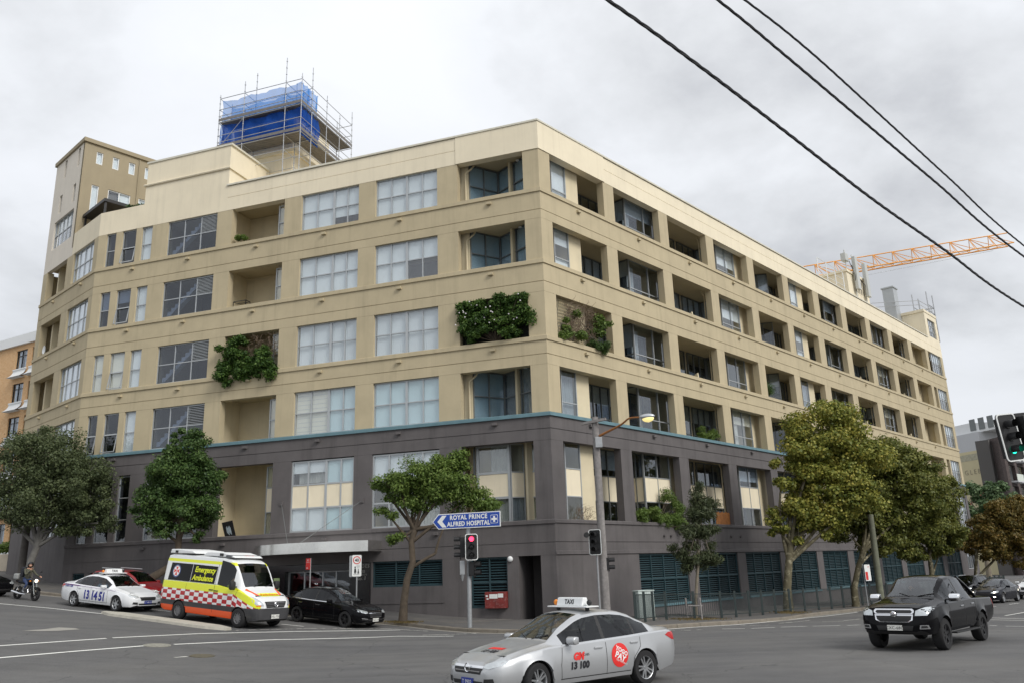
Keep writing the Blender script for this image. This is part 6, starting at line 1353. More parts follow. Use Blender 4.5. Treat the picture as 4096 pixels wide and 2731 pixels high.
def leaves(blobs, n, size, aspect=.5, droop=0.0, clump=9, rng=None, shell=.55, spread=(.24, .24)):
    """leaf faces: blobs hold sub-clumps, sub-clumps hold leaves (each leaf a folded diamond)"""
    rng = rng or np.random.default_rng(1); vol = np.array([b[1][0] * b[1][1] * b[1][2] for b in blobs]) ** .8; nb = (vol / vol.sum() * n).astype(int) + 40; PP = []; UP = []
    for (c, r), k in zip(blobs, nb):
        r = np.array(r); m_ = max(5, int(k / 240)); d = rng.normal(size=(m_, 3)); d /= np.linalg.norm(d, axis=1)[:, None]
        C = np.array(c) + d * (shell + (1.05 - shell) * rng.random(m_))[:, None] * r; cs = (spread[0] + spread[1] * rng.random(m_))[:, None] * r.mean()
        i = rng.integers(0, m_, k); e = rng.normal(size=(k, 3)); e /= np.linalg.norm(e, axis=1)[:, None]; rr_ = rng.random(k) ** .45
        PP.append(C[i] + e * rr_[:, None] * cs[i] * np.array([1.15, 1.15, .72])); UP.append(e)
    P_ = np.concatenate(PP); E_ = np.concatenate(UP); m = len(P_); P_ += rng.normal(size=(m, 3)) * size * .35
    b = E_ * .9 + rng.normal(size=(m, 3)) * .55; b[:, 2] += .45; b /= np.linalg.norm(b, axis=1)[:, None]; a = rng.normal(size=(m, 3)); a[:, 2] -= droop; a -= (a * b).sum(1)[:, None] * b; a /= np.linalg.norm(a, axis=1)[:, None]; nrm = b
    s = size * (.6 + .8 * rng.random(m))[:, None]; side = np.cross(a, nrm)
    v = np.stack([P_ - a * s * .5, P_ + side * s * aspect * .5 + nrm * s * .10, P_ + a * s * .5, P_ - side * s * aspect * .5 + nrm * s * .10], 1).reshape(-1, 3)
    return v, np.arange(m * 4).reshape(m, 4)
def limb(mb, a, b, r0, r1, rnd, n=6, bend=.10):
    a, b = np.array(a, float), np.array(b, float); L_ = np.linalg.norm(b - a); pts = []
    o1 = np.array([rnd.uniform(-1, 1), rnd.uniform(-1, 1), rnd.uniform(-.3, .6)]) * L_ * bend
    for k in range(n + 1):
        t = k / n; pts.append(tuple(a + (b - a) * t + o1 * math.sin(PI * t)))
    mb.tube(pts, [r0 + (r1 - r0) * k / n for k in range(n + 1)], 8); return pts
def tree(name, label, base, blobs, trunk, m_leaf, m_bark, n=6000, size=.16, aspect=.6, r0=.16, droop=0., seed=1, group=None, twigs=2, clump=9, shell=.5, spread=(.24, .24)):
    """blobs: world ellipsoids; trunk: list of world points up to the fork"""
    rnd = random.Random(seed); o = empty(name, base, 0, label, 'tree', group); M0 = Matrix.Identity(4)
    mb = MB(); pts = [tuple(base[:2]) + (base[2] - .1,)] + trunk; k = len(pts); mb.tube(pts, [r0 * (1.25 if i == 0 else 1 - .35 * i / k) for i in range(k)], 10); fork = pts[-1]
    ends = []
    for c, r in blobs:
        st = pts[-1] if rnd.random() < .7 else pts[-2]
        q = limb(mb, st, (c[0], c[1], c[2] - r[2] * .25), r0 * .5, r0 * .14, rnd)
        for t_ in range(twigs):
            d = np.array([rnd.uniform(-1, 1), rnd.uniform(-1, 1), rnd.uniform(-.3, 1)]); limb(mb, q[rnd.randint(3, 6)], np.array(c) + d * np.array(r) * .75, r0 * .16, r0 * .04, rnd, 4)
    mb.build('trunk', m_bark, o, M0, smooth=True, angle=80)
    v, q = leaves(blobs, n, size, aspect, droop, clump, np.random.default_rng(seed), shell, spread)
    part('crown', np_mesh('crown', v, q, False), m_leaf, o, M0); return o
def pxb(u, v, ru, rv, y, dep=None):
    """ellipsoid given by picture position and size in overview pixels at distance y"""
    k = 4096 / 2352; p = at_y(u * k, v * k, y); s = px_m(p) * k; return (tuple(p), (ru * s, (dep or (ru + rv) / 2 * s), rv * s))
def pxp(u, v, y): k = 4096 / 2352; return tuple(at_y(u * k, v * k, y))
def at_ground(u, v, dz=KH): return tuple(hit(u * 4096 / 2352, v * 4096 / 2352, dz))
# fig at the far left
yF = 47.5; b = np.array(pxp(62, 1335, yF)); b[2] = float(ground(b[0], b[1])) + KH
BL = [pxb(110, 1040, 95, 60, yF), pxb(40, 1080, 80, 75, yF), pxb(150, 1110, 90, 70, yF), pxb(210, 1120, 60, 70, yF - .5), pxb(225, 1190, 45, 40, yF - .8), pxb(90, 1150, 95, 60, yF - .5), pxb(10, 1150, 50, 55, yF), pxb(170, 1190, 60, 45, yF), pxb(115, 1010, 55, 28, yF), pxb(200, 1080, 48, 45, yF)]
tree('fig_tree', 'large spreading fig tree with pale grey trunk by the motorcycle', tuple(b), BL, [pxp(72, 1285, yF), pxp(85, 1255, yF), pxp(88, 1225, yF)], LF_FIG, BARKF, 62000, .13, .6, .22, 0, 11)
# rounded dark tree behind the ambulance
p = Lp(22.2, 3.9); yM = p[1]; b = (p[0], p[1], float(ground(*p)) + KH); k_ = CAM_F * 2352 / 4096
BL = [pxb(430, 1030, 45, 45, yM), pxb(400, 1090, 70, 55, yM), pxb(455, 1100, 55, 55, yM), pxb(365, 1150, 62, 45, yM), pxb(455, 1165, 52, 45, yM), pxb(410, 1190, 70, 40, yM), pxb(340, 1185, 40, 30, yM), pxb(415, 1000, 25, 22, yM), pxb(460, 1235, 22, 14, yM), pxb(375, 1215, 25, 16, yM)]
tree('street_tree', 'dense rounded dark green street tree behind the ambulance', b, BL, [pxp(408, 1290, yM), pxp(410, 1245, yM), pxp(415, 1195, yM)], LF_DARK, BARKD, 52000, .13, .6, .20, .2, 12)
# open bright tree by the hospital sign
b = at_ground(925, 1427); yT = b[1]
BL = [pxb(900, 1130, 42, 32, yT), pxb(960, 1095, 55, 42, yT), pxb(1020, 1080, 45, 40, yT), pxb(1040, 1060, 28, 25, yT), pxb(1010, 1130, 60, 35, yT), pxb(1070, 1140, 50, 28, yT), pxb(1120, 1160, 40, 22, yT), pxb(960, 1150, 45, 25, yT), pxb(925, 1105, 35, 28, yT), pxb(880, 1115, 25, 18, yT), pxb(905, 1240, 20, 16, yT), pxb(1040, 1100, 40, 35, yT - .6), pxb(890, 1175, 24, 14, yT)]
tree('street_tree', 'slender leaning street tree with bright green leaves by the hospital sign', b, BL, [pxp(928, 1380, yT), pxp(935, 1330, yT), pxp(948, 1290, yT), pxp(945, 1245, yT), pxp(952, 1215, yT)], LF_BRI, BARKD, 34000, .13, .45, .17, .2, 13, twigs=3, spread=(.3, .35), shell=.35)
q = MB(); rnd = random.Random(4); limb(q, pxp(950, 1300, yT), pxp(1000, 1270, yT), .07, .06, rnd, 4, .05); limb(q, pxp(1000, 1270, yT), pxp(1025, 1200, yT), .06, .03, rnd, 4, .05); q.build('branch', BARKD, bpy.data.objects['street_tree.001'], Matrix.Identity(4), smooth=True)
# young gum with stakes
b = at_ground(1598, 1420); yG = b[1]
BL = [pxb(1605, 1140, 20, 26, yG), pxb(1600, 1185, 34, 32, yG), pxb(1625, 1165, 20, 26, yG), pxb(1590, 1230, 34, 30, yG), pxb(1625, 1235, 26, 26, yG), pxb(1565, 1275, 30, 20, yG), pxb(1610, 1280, 36, 20, yG), pxb(1640, 1290, 22, 16, yG), pxb(1640, 1215, 14, 18, yG), pxb(1605, 1115, 9, 12, yG), pxb(1575, 1300, 26, 12, yG)]
tree('gum_sapling', 'young gum tree held between two timber stakes on the footpath', b, BL, [pxp(1598, 1390, yG), pxp(1600, 1340, yG), pxp(1604, 1290, yG), pxp(1602, 1230, yG), pxp(1604, 1170, yG)], LF_GUM, BARK, 11000, .20, .20, .085, .9, 14, clump=7, shell=.1, spread=(.4, .3))
# plane trees along the right-hand road
b = at_ground(1811, 1403); yP = b[1]
BL = [pxb(1900, 985, 85, 60, yP + 1), pxb(1870, 1030, 70, 55, yP), pxb(1950, 1040, 80, 70, yP + 1), pxb(1840, 1100, 55, 45, yP), pxb(1910, 1110, 80, 60, yP), pxb(1815, 1180, 50, 42, yP), pxb(1880, 1170, 70, 45, yP), pxb(1960, 1140, 60, 55, yP), pxb(1805, 1065, 35, 18, yP), pxb(1920, 935, 45, 25, yP + 1), pxb(1850, 1220, 50, 25, yP), pxb(1788, 1215, 26, 22, yP)]
tree('plane_tree', 'tall plane tree with yellowing crown and mottled trunk by the pedestrian fence', b, BL, [pxp(1808, 1350, yP), pxp(1812, 1290, yP), pxp(1816, 1250, yP)], LF_PLN, BARKP, 70000, .155, .8, .24, 0, 15, 'plane trees along the fence')
b = at_ground(1966, 1392); yQ = b[1] + 1.0
BL = [pxb(2040, 1060, 70, 55, yQ), pxb(1980, 1120, 60, 50, yQ), pxb(2060, 1120, 75, 55, yQ), pxb(2110, 1080, 45, 45, yQ), pxb(2000, 1190, 65, 45, yQ), pxb(2080, 1185, 70, 45, yQ), pxb(1955, 1220, 45, 32, yQ), pxb(2030, 1240, 55, 28, yQ), pxb(2120, 1140, 50, 50, yQ)]
tree('plane_tree', 'second plane tree along the fence, forked low behind the parking sign', b, BL, [pxp(1962, 1350, b[1]), pxp(1972, 1300, b[1]), pxp(1985, 1265, b[1])], LF_PLG, BARKP, 62000, .155, .8, .20, 0, 16, 'plane trees along the fence')
p = Rp(40, 5.2); b = (p[0], p[1], float(ground(*p)) + KH); yS = p[1]
BL = [pxb(2130, 1190, 60, 50, yS), pxb(2160, 1140, 50, 50, yS), pxb(2100, 1240, 60, 30, yS), pxb(2170, 1230, 55, 35, yS), pxb(2150, 1100, 35, 30, yS), pxb(2110, 1270, 50, 18, yS)]
tree('plane_tree', 'third plane tree in the row, its crown hiding the far louvres', b, BL, [pxp(2140, 1330, yS), pxp(2138, 1290, yS)], LF_PLG, BARKP, 36000, .18, .8, .20, 0, 17, 'plane trees along the fence')
p = Rp(62, 5.2); b = (p[0], p[1], float(ground(*p)) + KH); yU = p[1]
BL = [pxb(2250, 1225, 50, 30, yU), pxb(2290, 1190, 45, 40, yU), pxb(2215, 1240, 40, 22, yU), pxb(2335, 1180, 40, 50, yU), pxb(2320, 1240, 50, 35, yU), pxb(2270, 1265, 50, 20, yU), pxb(2350, 1270, 50, 30, yU)]
tree('plane_tree', 'far plane tree with turning orange leaves beyond the building end', b, BL, [pxp(2240, 1330, yU), pxp(2243, 1265, yU)], LF_ORG, BARKP, 36000, .20, .8, .22, 0, 18, 'plane trees along the fence')
yV = 118.0; p = at_y(2250 * 4096 / 2352, 1200 * 4096 / 2352, yV); b = (p[0], p[1], float(ground(p[0], p[1])) + KH)
BL = [pxb(2225, 1140, 25, 25, yV), pxb(2260, 1150, 35, 35, yV), pxb(2290, 1125, 25, 22, yV), pxb(2235, 1190, 35, 30, yV), pxb(2280, 1190, 35, 30, yV), pxb(2320, 1150, 30, 26, yV)]
tree('garden_tree', 'pale grey green broadleaf tree in front of the painted gable', b, BL, [pxp(2262, 1260, yV), pxp(2262, 1210, yV)], LF_PALE, BARK, 12000, .45, .6, .30, 0, 19)
# ---- planting on the balconies
def shrub(name, label, blobs, n, size, m, seed, cat='plant', group=None, aspect=.55, droop=0., base=None, stem=BARKD):
    c0 = base or (blobs[0][0][0], blobs[0][0][1], min(b_[0][2] - b_[1][2] for b_ in blobs)); o = empty(name, c0, 0, label, cat, group); v, q = leaves(blobs, int(n * 1.7), size, aspect, droop, 7, np.random.default_rng(seed), .15, (.42, .3))
    part('foliage', np_mesh('foliage', v, q, False), m, o, Matrix.Identity(4)); rnd = random.Random(seed); mb = MB()
    for c, r in blobs:
        for k in range(2): limb(mb, c0, np.array(c) + np.array([rnd.uniform(-.6, .6) * r[0], rnd.uniform(-.4, .4) * r[1], rnd.uniform(-.3, .6) * r[2]]), .018, .006, rnd, 4)
    mb.build('stem', stem, o, Matrix.Identity(4)); return o
def fb(fr, s, d, z, r): p = fr.pt(s, d, z); return (tuple(p), r)
TW = mat('dry_twig', hexc(120, 104, 88), .9, var=.2, scale=10)
def twigmat_bush(name, label, fr, s0, s1, z0, z1, d, n, seed):
    rnd = random.Random(seed); o = empty(name, tuple(fr.pt((s0 + s1) / 2, d, z0)), 0, label, 'plant'); mb = MB()
    for k in range(n):
        a = fr.pt(rnd.uniform(s0, s1), d + rnd.uniform(-.2, .15), rnd.uniform(z0, z1)); b_ = a + np.array([rnd.uniform(-.4, .4), rnd.uniform(-.2, .2), rnd.uniform(-.5, .4)]); limb(mb, a, b_, .010, .004, rnd, 4, .25)
    mb.build('twigs', TW, o, Matrix.Identity(4), kind='stuff'); return o
zs3 = 13.77
BL = [fb(FL, 1.2 + .55 * k + R.uniform(-.1, .1), R.uniform(-.15, .15), zs3 + .35 + R.uniform(0, 1.8), (.5, .35, .45)) for k in range(7) for _ in range(4)] + [fb(FL, .8, .12, zs3 + 1.2, (.3, .25, .8)), fb(FL, 4.5, .1, zs3 + 1.7, (.5, .3, .5)), fb(FL, 1.9, .05, zs3 + 2.0, (.9, .3, .35)), fb(FL, 3.5, .05, zs3 + 2.0, (.9, .3, .35))]
shrub('climbing_plant', 'flowering green climber filling the corner balcony opening', BL, 15000, .12, LF_VINE, 31, base=tuple(FL.pt(2.8, -.3, zs3)))
FLW = mat('white_petal', hexc(235, 228, 232), .7); q = MB(); rnd = random.Random(9)
for k in range(26):
    p = FL.pt(rnd.uniform(.8, 4.8), .35 + rnd.uniform(-.05, .15), zs3 + rnd.uniform(.8, 2.4)); q.ell(p, (.04, .04, .04), 6, 4)
q.build('flowers', FLW, bpy.data.objects['climbing_plant'], Matrix.Identity(4), kind='stuff')
mb = MB()          # mesh screen the climber grows on
for k in range(16): FL.box(mb, .95 + k * .25, .97 + k * .25, -.42, -.40, zs3, zs3 + 2.35)
for k in range(10): FL.box(mb, .92, 4.75, -.423, -.403, zs3 + .1 + k * .24, zs3 + .12 + k * .24)
FL.box(mb, .92, 4.75, -.52, -.50, zs3, zs3 + 2.3); mb.build('climber_screen', mat('dark_shade_mesh', (.02, .022, .018), .9), bpy.data.objects['climbing_plant'], FL.M)
BL = [fb(FL, 16.5 + .5 * k + R.uniform(-.1, .1), R.uniform(-.1, .25), zs3 + R.uniform(-.3, 1.3), (.5, .4, .45)) for k in range(7) for _ in range(3)] + [fb(FL, 19.2, .1, zs3 + 1.5, (.7, .35, .6)), fb(FL, 18.6, .0, zs3 + 1.9, (.8, .3, .35)), fb(FL, 19.6, .2, zs3 + .3, (.6, .4, .7)), fb(FL, 19.3, .2, zs3 - .5, (.35, .2, .35)), fb(FL, 17.0, .25, zs3 + .2, (.7, .35, .5))]
shrub('climbing_plant', 'bushy green plant spilling out of the balcony between the stair windows and the blinds', BL, 13000, .14, LF_VINE, 32, base=tuple(FL.pt(17.9, -.3, zs3)))
twigmat_bush('dry_vine', 'dry brown vine matted above the bushy balcony plant', FL, 16.1, 18.0, zs3 + .9, zs3 + 2.2, -.1, 160, 5)
# right-hand corner bay: trellis, dry vine and pots
mb = MB()
for k in range(26):
    a = .075 * k
    mb.tube([(1.55 + a, .25, zs3 - .1), (1.55 + a - .5, .25, zs3 + 2.3)], .012, 4, False); mb.tube([(1.05 + a, .27, zs3 - .1), (1.05 + a + .5, .27, zs3 + 2.3)], .012, 4, False)
tag(mb.build('trellis', mat('cream_lattice', hexc(206, 192, 158), .8), None, FRt.M), 'cream lattice trellis panel in the balcony beside the corner climber', 'trellis')
twigmat_bush('dry_vine', 'grey brown dead vine hanging over the lattice trellis', FRt, 1.8, 4.2, zs3 + .5, zs3 + 2.2, .0, 520, 6); 
shrub('balcony_plant', 'bright green shoots reaching out beside the dead vine', [fb(FRt, 4.3, .1, zs3 + 1.4, (.4, .3, .5)), fb(FRt, 4.8, .15, zs3 + 1.5, (.4, .25, .2)), fb(FRt, 4.2, .05, zs3 + .9, (.35, .3, .4)), fb(FRt, 2.6, .1, zs3 + 1.6, (.35, .2, .25))], 1600, .14, LF_BRI, 33, base=tuple(FRt.pt(4.1, -.2, zs3)))
shrub('balcony_plant', 'yellow green potted plants at the foot of the lattice trellis', [fb(FRt, 1.7, .0, zs3 + .6, (.35, .3, .5)), fb(FRt, 2.6, .05, zs3 + .5, (.4, .3, .5)), fb(FRt, 1.3, .05, zs3 + .25, (.25, .25, .25))], 1400, .12, LF_BRI, 34, base=tuple(FRt.pt(2.2, -.2, zs3 - .1)))
shrub('balcony_plant', 'grassy green tuft over the ledge at the end of the trellis', [fb(FRt, 4.2, .1, zs3 + .15, (.5, .3, .3)), fb(FRt, 4.7, .15, zs3 + .0, (.4, .25, .2))], 1500, .18, LF_DARK, 35, aspect=.15, base=tuple(FRt.pt(4.3, -.2, zs3 - .2)))
z4 = 9.85; zd = 4.62
shrub('balcony_plant', 'fine yellow green bamboo in a teal ledge balcony', [fb(FRt, 15.3 + .35 * k, -.3, z4 + .35, (.35, .3, .5)) for k in range(5)], 2600, .13, LF_BRI, 36, aspect=.2, base=tuple(FRt.pt(16, -.4, z4 - .5)))
shrub('balcony_plant', 'broad green hedge plant along the dark grey balcony ledge', [fb(FRt, 7.3 + .5 * k, -.05, zd + .35 + .15 * math.sin(k), (.5, .4, .5)) for k in range(8)] + [fb(FRt, 10.8, .25, zd - .2, (.5, .25, .35)), fb(FRt, 10.5, -.3, zd + 1.6, (.4, .3, .9)), fb(FRt, 11.2, -.2, zd + 1.1, (.4, .3, .7))], 6500, .13, LF_BRI, 37, aspect=.3, base=tuple(FRt.pt(9.4, -.4, zd - .1)))
twigmat_bush('dry_shrub', 'leafless brown shrub behind the dark corner ledge', FRt, 2.0, 3.4, zd - .1, zd + .7, -.3, 70, 8)
shrub('balcony_plant', 'small round potted shrub on the top left balcony', [fb(FL, 19.2, -.25, 22.35, (.35, .25, .35))], 700, .09, LF_BRI, 38, base=tuple(FL.pt(19.2, -.25, 21.6)))
shrub('balcony_plant', 'spiky green palm on a balcony high above the plane tree', [fb(FRt, 25.2, -.3, 14.5, (.35, .3, .5))], 500, .35, LF_DARK, 39, aspect=.08, base=tuple(FRt.pt(25.2, -.3, 13.2)))
shrub('roof_plant', 'small terrace plants below the tower windows', [((PB + nB * -1.2 + eB * (-1.5 - .4 * k))[0], (PB + nB * -1.2 + eB * (-1.5 - .4 * k))[1], 26.2) and (tuple(FL.pt(27.3 + .5 * k, -.8, 26.2)), (.35, .3, .4)) for k in range(3)], 900, .16, LF_DARK, 40, base=tuple(FL.pt(28, -.8, 25.2)))
# weeds and leaf litter at the foot of the street trees
DRYG = leafmat('dry_grass_blade', [(.10, .075, .030), (.19, .145, .060), (.27, .20, .09)])
for (u, v_, w_, lab, ml) in ((925, 1427, 34, 'dry grass and weeds around the foot of the slender street tree', DRYG), (1600, 1420, 60, 'straw coloured leaf litter around the gum sapling stakes', DRYG), (1815, 1405, 40, 'straw coloured litter around the foot of the mottled plane tree', DRYG)):
    v0 = []; rg = np.random.default_rng(u)
    for k in range(900):
        p = hit((u + rg.normal() * w_ * .5) * 4096 / 2352, (v_ + abs(rg.normal()) * 2.0 - .5) * 4096 / 2352, KH); a = rg.uniform(0, 6.28); s_ = .05; z_ = float(ground(p[0], p[1])) + KH + .004
        v0 += [(p[0], p[1], z_), (p[0] + math.cos(a) * s_, p[1] + math.sin(a) * s_, z_ + .012), (p[0] + math.cos(a) * s_ * .6 + .02, p[1] + math.sin(a) * s_ * .6, z_ + rg.uniform(.02, .07))]
    tag(part('leaf_litter', np_mesh('leaf_litter', np.array(v0), np.arange(len(v0)).reshape(-1, 3), False), ml), lab, 'litter', kind='stuff')
# ------------------------------------------------------------------ street furniture, roof things, background
KD = 4096 / 2352
I4 = Matrix.Identity(4)
def offp(u, off_): """point of the picture column u on the footpath line off_ m from the left front"""; r = ray(u * KD, 1350 * KD); o = P0 @ nL + off_; t = o / (r[0] * nL[0] + r[1] * nL[1]); return np.array([r[0] * t, r[1] * t])
def zpx(p, u, v): """height of picture point at the distance of p"""; return float(at_y(u * KD, v * KD, p[1])[2])
def gz(p, k=KH): return float(ground(p[0], p[1])) + k
SBLUE = mat('sign_blue', hexc(28, 70, 160), .5); SRED = mat('sign_red', hexc(205, 44, 40), .5); SWHT = mat('sign_white', hexc(228, 230, 228), .5); SBLK = mat('sign_black', (.015, .015, .016), .5)
LAMPBLK = mat('signal_black', (.012, .012, .013), .5)
def face_M(p, z, ang): return Matrix.Translation((p[0], p[1], z)) @ Matrix.Rotation(ang, 4, 'Z')      # local x right, -y to the viewer when ang=0
def stext(txt, size, x, z, m, parent, M, y=-.02, sx=1.0, sp_=1.0, bold=0):
    me = text_mesh(txt, size, spacing=sp_, bold=bold); me.materials.append(m); return part('lettering', me, None, parent, M @ Matrix.Translation((x, y, z)) @ Matrix.Rotation(PI / 2, 4, 'X') @ Matrix.Diagonal((sx, 1, 1, 1)))
def rr(w_, h, r, n=5):
    o = []
    for cx, cz, a0 in ((w_ / 2 - r, h / 2 - r, 0), (-w_ / 2 + r, h / 2 - r, 90), (-w_ / 2 + r, -h / 2 + r, 180), (w_ / 2 - r, -h / 2 + r, 270)):
        for k in range(n + 1): a = rad(a0 + 90 * k / n); o.append((cx + r * math.cos(a), cz + r * math.sin(a)))
    return o
def board(poly, y0, y1, name, m, parent, M): return MB().prism(poly, y0, y1, 'y').build(name, m, parent, M)
def signal(M, parent, lit, h=1.05, w_=.52, border=True, name='signal_head', k=3, left_arrow=False):
    """lamps face local -y"""
    hd = board(rr(w_, h, .10), .02, .05, name, LAMPBLK, parent, M)
    if border:
        v = []; P1, P2 = rr(w_, h, .10), rr(w_ - .06, h - .06, .08); n = len(P1)
        for y_ in (-.002, .02): v += [(p[0], y_, p[1]) for p in P1] + [(p[0], y_, p[1]) for p in P2]
        f = [(i, (i + 1) % n, n + (i + 1) % n, n + i) for i in range(n)] + [(2 * n + i, i, (i + 1) % n, 2 * n + (i + 1) % n) for i in range(n)] + [(n + i, 3 * n + i, 3 * n + (i + 1) % n, n + (i + 1) % n) for i in range(n)]
        part('target_border', mesh_from('target_border', v, f), SWHT, hd, M)
    MB().box(-.15, .15, .05, .26, -h * .42, h * .42).build('housing', LAMPBLK, hd, M, bevel=.02)
    for i in range(k):
        z = (.32, 0, -.32)[i] if k == 3 else (.16, -.16)[i]; m = mat('lit_red', (1, .05, .08), .4, emit=(1, .035, .09), estr=3.2) if lit == i == 0 else mat('lit_green', (.02, .9, .6), .4, emit=(.02, .9, .55), estr=1.6) if (lit == 2 and i == 2) else mat('dark_lens', (.02, .018, .018), .2)
        MB().lathe([(0, -.012), (.085, -.006), (.10, .012)], 18, 'y', (0, 0, z)).build('lens', m, hd, M, smooth=True)
        v = []; nn = 12
        for j in range(nn + 1):
            a = rad(-35 + 250 * j / nn)
            for y_ in (.01, -.24): v.append((.115 * math.cos(a), y_, z + .115 * math.sin(a)))
        part('visor', mesh_from('visor', v, [(2 * j, 2 * j + 1, 2 * j + 3, 2 * j + 2) for j in range(nn)], True, False), LAMPBLK, hd, M)
    return hd
# --- signal pole with the hospital sign
p = hit(1879.6, 2507.6, KH); sp_o = empty('signal_pole', (p[0], p[1], p[2]), 0, 'galvanised traffic signal post showing a red light under the hospital sign', 'traffic light')
zt = zpx(p, 1074, 1180); MB().tube([(p[0], p[1], p[2] - .1), (p[0], p[1], zt)], [.095, .085], 14).build('post', STEEL, sp_o, I4, smooth=True)
aF = AL - PI
q = at_y(1083 * KD, 1255 * KD, p[1] - .35); M_ = face_M(q, q[2], rad(6)); signal(M_, sp_o, 0, 1.05, .52)
q = at_y(1056 * KD, 1256 * KD, p[1] + .1); M_ = face_M(q, q[2], rad(-88)); signal(M_, sp_o, -1, .98, .30, False)
q = at_y(1092 * KD, 1305 * KD, p[1] - .1); M_ = face_M(q, q[2], rad(75)); signal(M_, sp_o, -1, .66, .30, False, 'pedestrian_signal', 2)
q = at_y(1062 * KD, 1303 * KD, p[1] - .1); MB().box(-.10, .10, -.08, .10, -.28, .28).build('controller_box', STEEL, sp_o, face_M(q, q[2], 0), bevel=.02); MB().lathe([(.0, -.18), (.03, -.16), (.09, .12), (.07, .14)], 12, 'z').build('audio_horn', STEEL, sp_o, face_M(q, q[2] - .35, 0), smooth=True)
q = at_y(1071 * KD, 1194 * KD, p[1] - .16); W_, Hh = 3.02, .62
M_ = face_M(q, q[2], aF); hs = tag(board([(-W_ / 2 - .02, 0), (-W_ / 2 + .25, -Hh / 2), (W_ / 2, -Hh / 2), (W_ / 2, Hh / 2), (-W_ / 2 + .25, Hh / 2)], -.01, .02, 'direction_sign', SWHT, None, M_), 'blue direction sign for the hospital with white chevron and cross', 'road sign')
board([(-W_ / 2 + .02, 0), (-W_ / 2 + .27, -Hh / 2 + .035), (W_ / 2 - .035, -Hh / 2 + .035), (W_ / 2 - .035, Hh / 2 - .035), (-W_ / 2 + .27, Hh / 2 - .035)], -.016, -.011, 'sign_face', SBLUE, hs, M_)
board([(-1.30, 0), (-1.08, .24), (-.88, .24), (-1.08, 0), (-.88, -.24), (-1.08, -.24)], -.022, -.017, 'chevron', SWHT, hs, M_)
stext('ROYAL PRINCE', .25, .10, .13, SWHT, hs, M_, -.02, .88, 1.14, .009); stext('ALFRED HOSPITAL', .25, .10, -.13, SWHT, hs, M_, -.02, .86, 1.08, .009)
fr_ = rr(.32, .34, .04); board([(x + 1.24, z) for x, z in fr_], -.020, -.0165, 'cross_border', SWHT, hs, M_); board([(x * .9 + 1.24, z * .9) for x, z in fr_], -.023, -.0205, 'cross_field', SBLUE, hs, M_)
board([(1.24 + a, b_) for a, b_ in ((-.04, -.12), (.04, -.12), (.04, -.04), (.12, -.04), (.12, .04), (.04, .04), (.04, .12), (-.04, .12), (-.04, .04), (-.12, .04), (-.12, -.04), (-.04, -.04))], -.027, -.0235, 'cross', SWHT, hs, M_)
# --- timber pole with street lamp and signals
WOOD = mat('weathered_pole_timber', hexc(138, 134, 132), .9, var=.22, scale=6, streak=.35, bump=.4, bscale=22)
p = hit(1394 * KD, 1424 * KD, KH); yW = p[1]; zt = zpx(p, 1367, 957)
tp = empty('street_lamp', tuple(p), 0, 'weathered timber pole carrying a lit street lamp on a rusty arm', 'street lamp')
MB().tube([(p[0], yW, p[2] - .2), (p[0], yW, (zt + p[2]) / 2), (p[0], yW, zt)], [.20, .175, .15], 14).build('pole', WOOD, tp, I4, smooth=True)
zc_ = zpx(p, 1368, 968); MB().box(-.62, .62, -.22, -.10, -.06, .06).build('crossarm', WOOD, tp, Matrix.Translation((p[0], yW, zc_)) @ Matrix.Rotation(-.5, 4, 'Z') @ Matrix.Rotation(-.08, 4, 'Y'))
a0 = at_y(1377 * KD, 1000 * KD, yW - .1); a1 = at_y(1425 * KD, 975 * KD, yW - .8); a2 = at_y(1445 * KD, 960 * KD, yW - 1.2); a3 = at_y(1473 * KD, 957 * KD, yW - 1.7)
MB().tube(catmull([a0, a1, a2, a3], 5), [.06 - .028 * k / 15 for k in range(16)], 8).build('lamp_arm', RUST, tp, I4, smooth=True)
lp = at_y(1486 * KD, 957 * KD, yW - 1.9); LH = Matrix.Translation(lp) @ Matrix.Rotation(-.35, 4, 'Z')
MB().ell((0, 0, .03), (.36, .17, .13), 18, 10).build('lamp_head', mat('lamp_head_alloy', hexc(196, 200, 204), .35, metal=.6), tp, LH, smooth=True)
MB().ell((.04, 0, -.06), (.27, .15, .17), 16, 10).build('lamp_bowl', mat('amber_lamp_bowl', (.75, .66, .30), .25, emit=(1, .80, .32), estr=.55), tp, LH, smooth=True)
MB().ell((.06, 0, -.09), (.11, .08, .14), 12, 8).build('lamp_bulb', mat('lit_bulb', (1, .9, .6), .3, emit=(1, .82, .40), estr=5), tp, LH, smooth=True)
q = at_y(1375 * KD, 1015 * KD, yW - .22); MB().box(-.16, .16, -.1, .1, -.24, .24).build('meter_box', STEEL, tp, face_M(q, q[2], 0), bevel=.01)
s2 = empty('traffic_light', tuple(p), 0, 'unlit traffic light with white border strapped to the timber lamp pole', 'traffic light')
q = at_y(1366.5 * KD, 1244 * KD, yW - .45); signal(face_M(q, q[2], rad(-28)), s2, -1, 1.12, .60); MB().tube([(q[0] - .36, q[1] - .1, q[2] + .33), (q[0] - .36, q[1] + .15, q[2] + .33)], .12, 12).build('side_lens', LAMPBLK, s2, I4)
q = at_y(1400 * KD, 1294 * KD, yW); signal(face_M(q, q[2], rad(82)), s2, -1, .66, .28, False, 'pedestrian_signal', 2)
MB().tube([(p[0] - .3, yW - .25, p[2] - .1), (p[0] - .3, yW - .25, zpx(p, 1385, 1270))], .045, 8).build('conduit', STEEL, s2, I4)
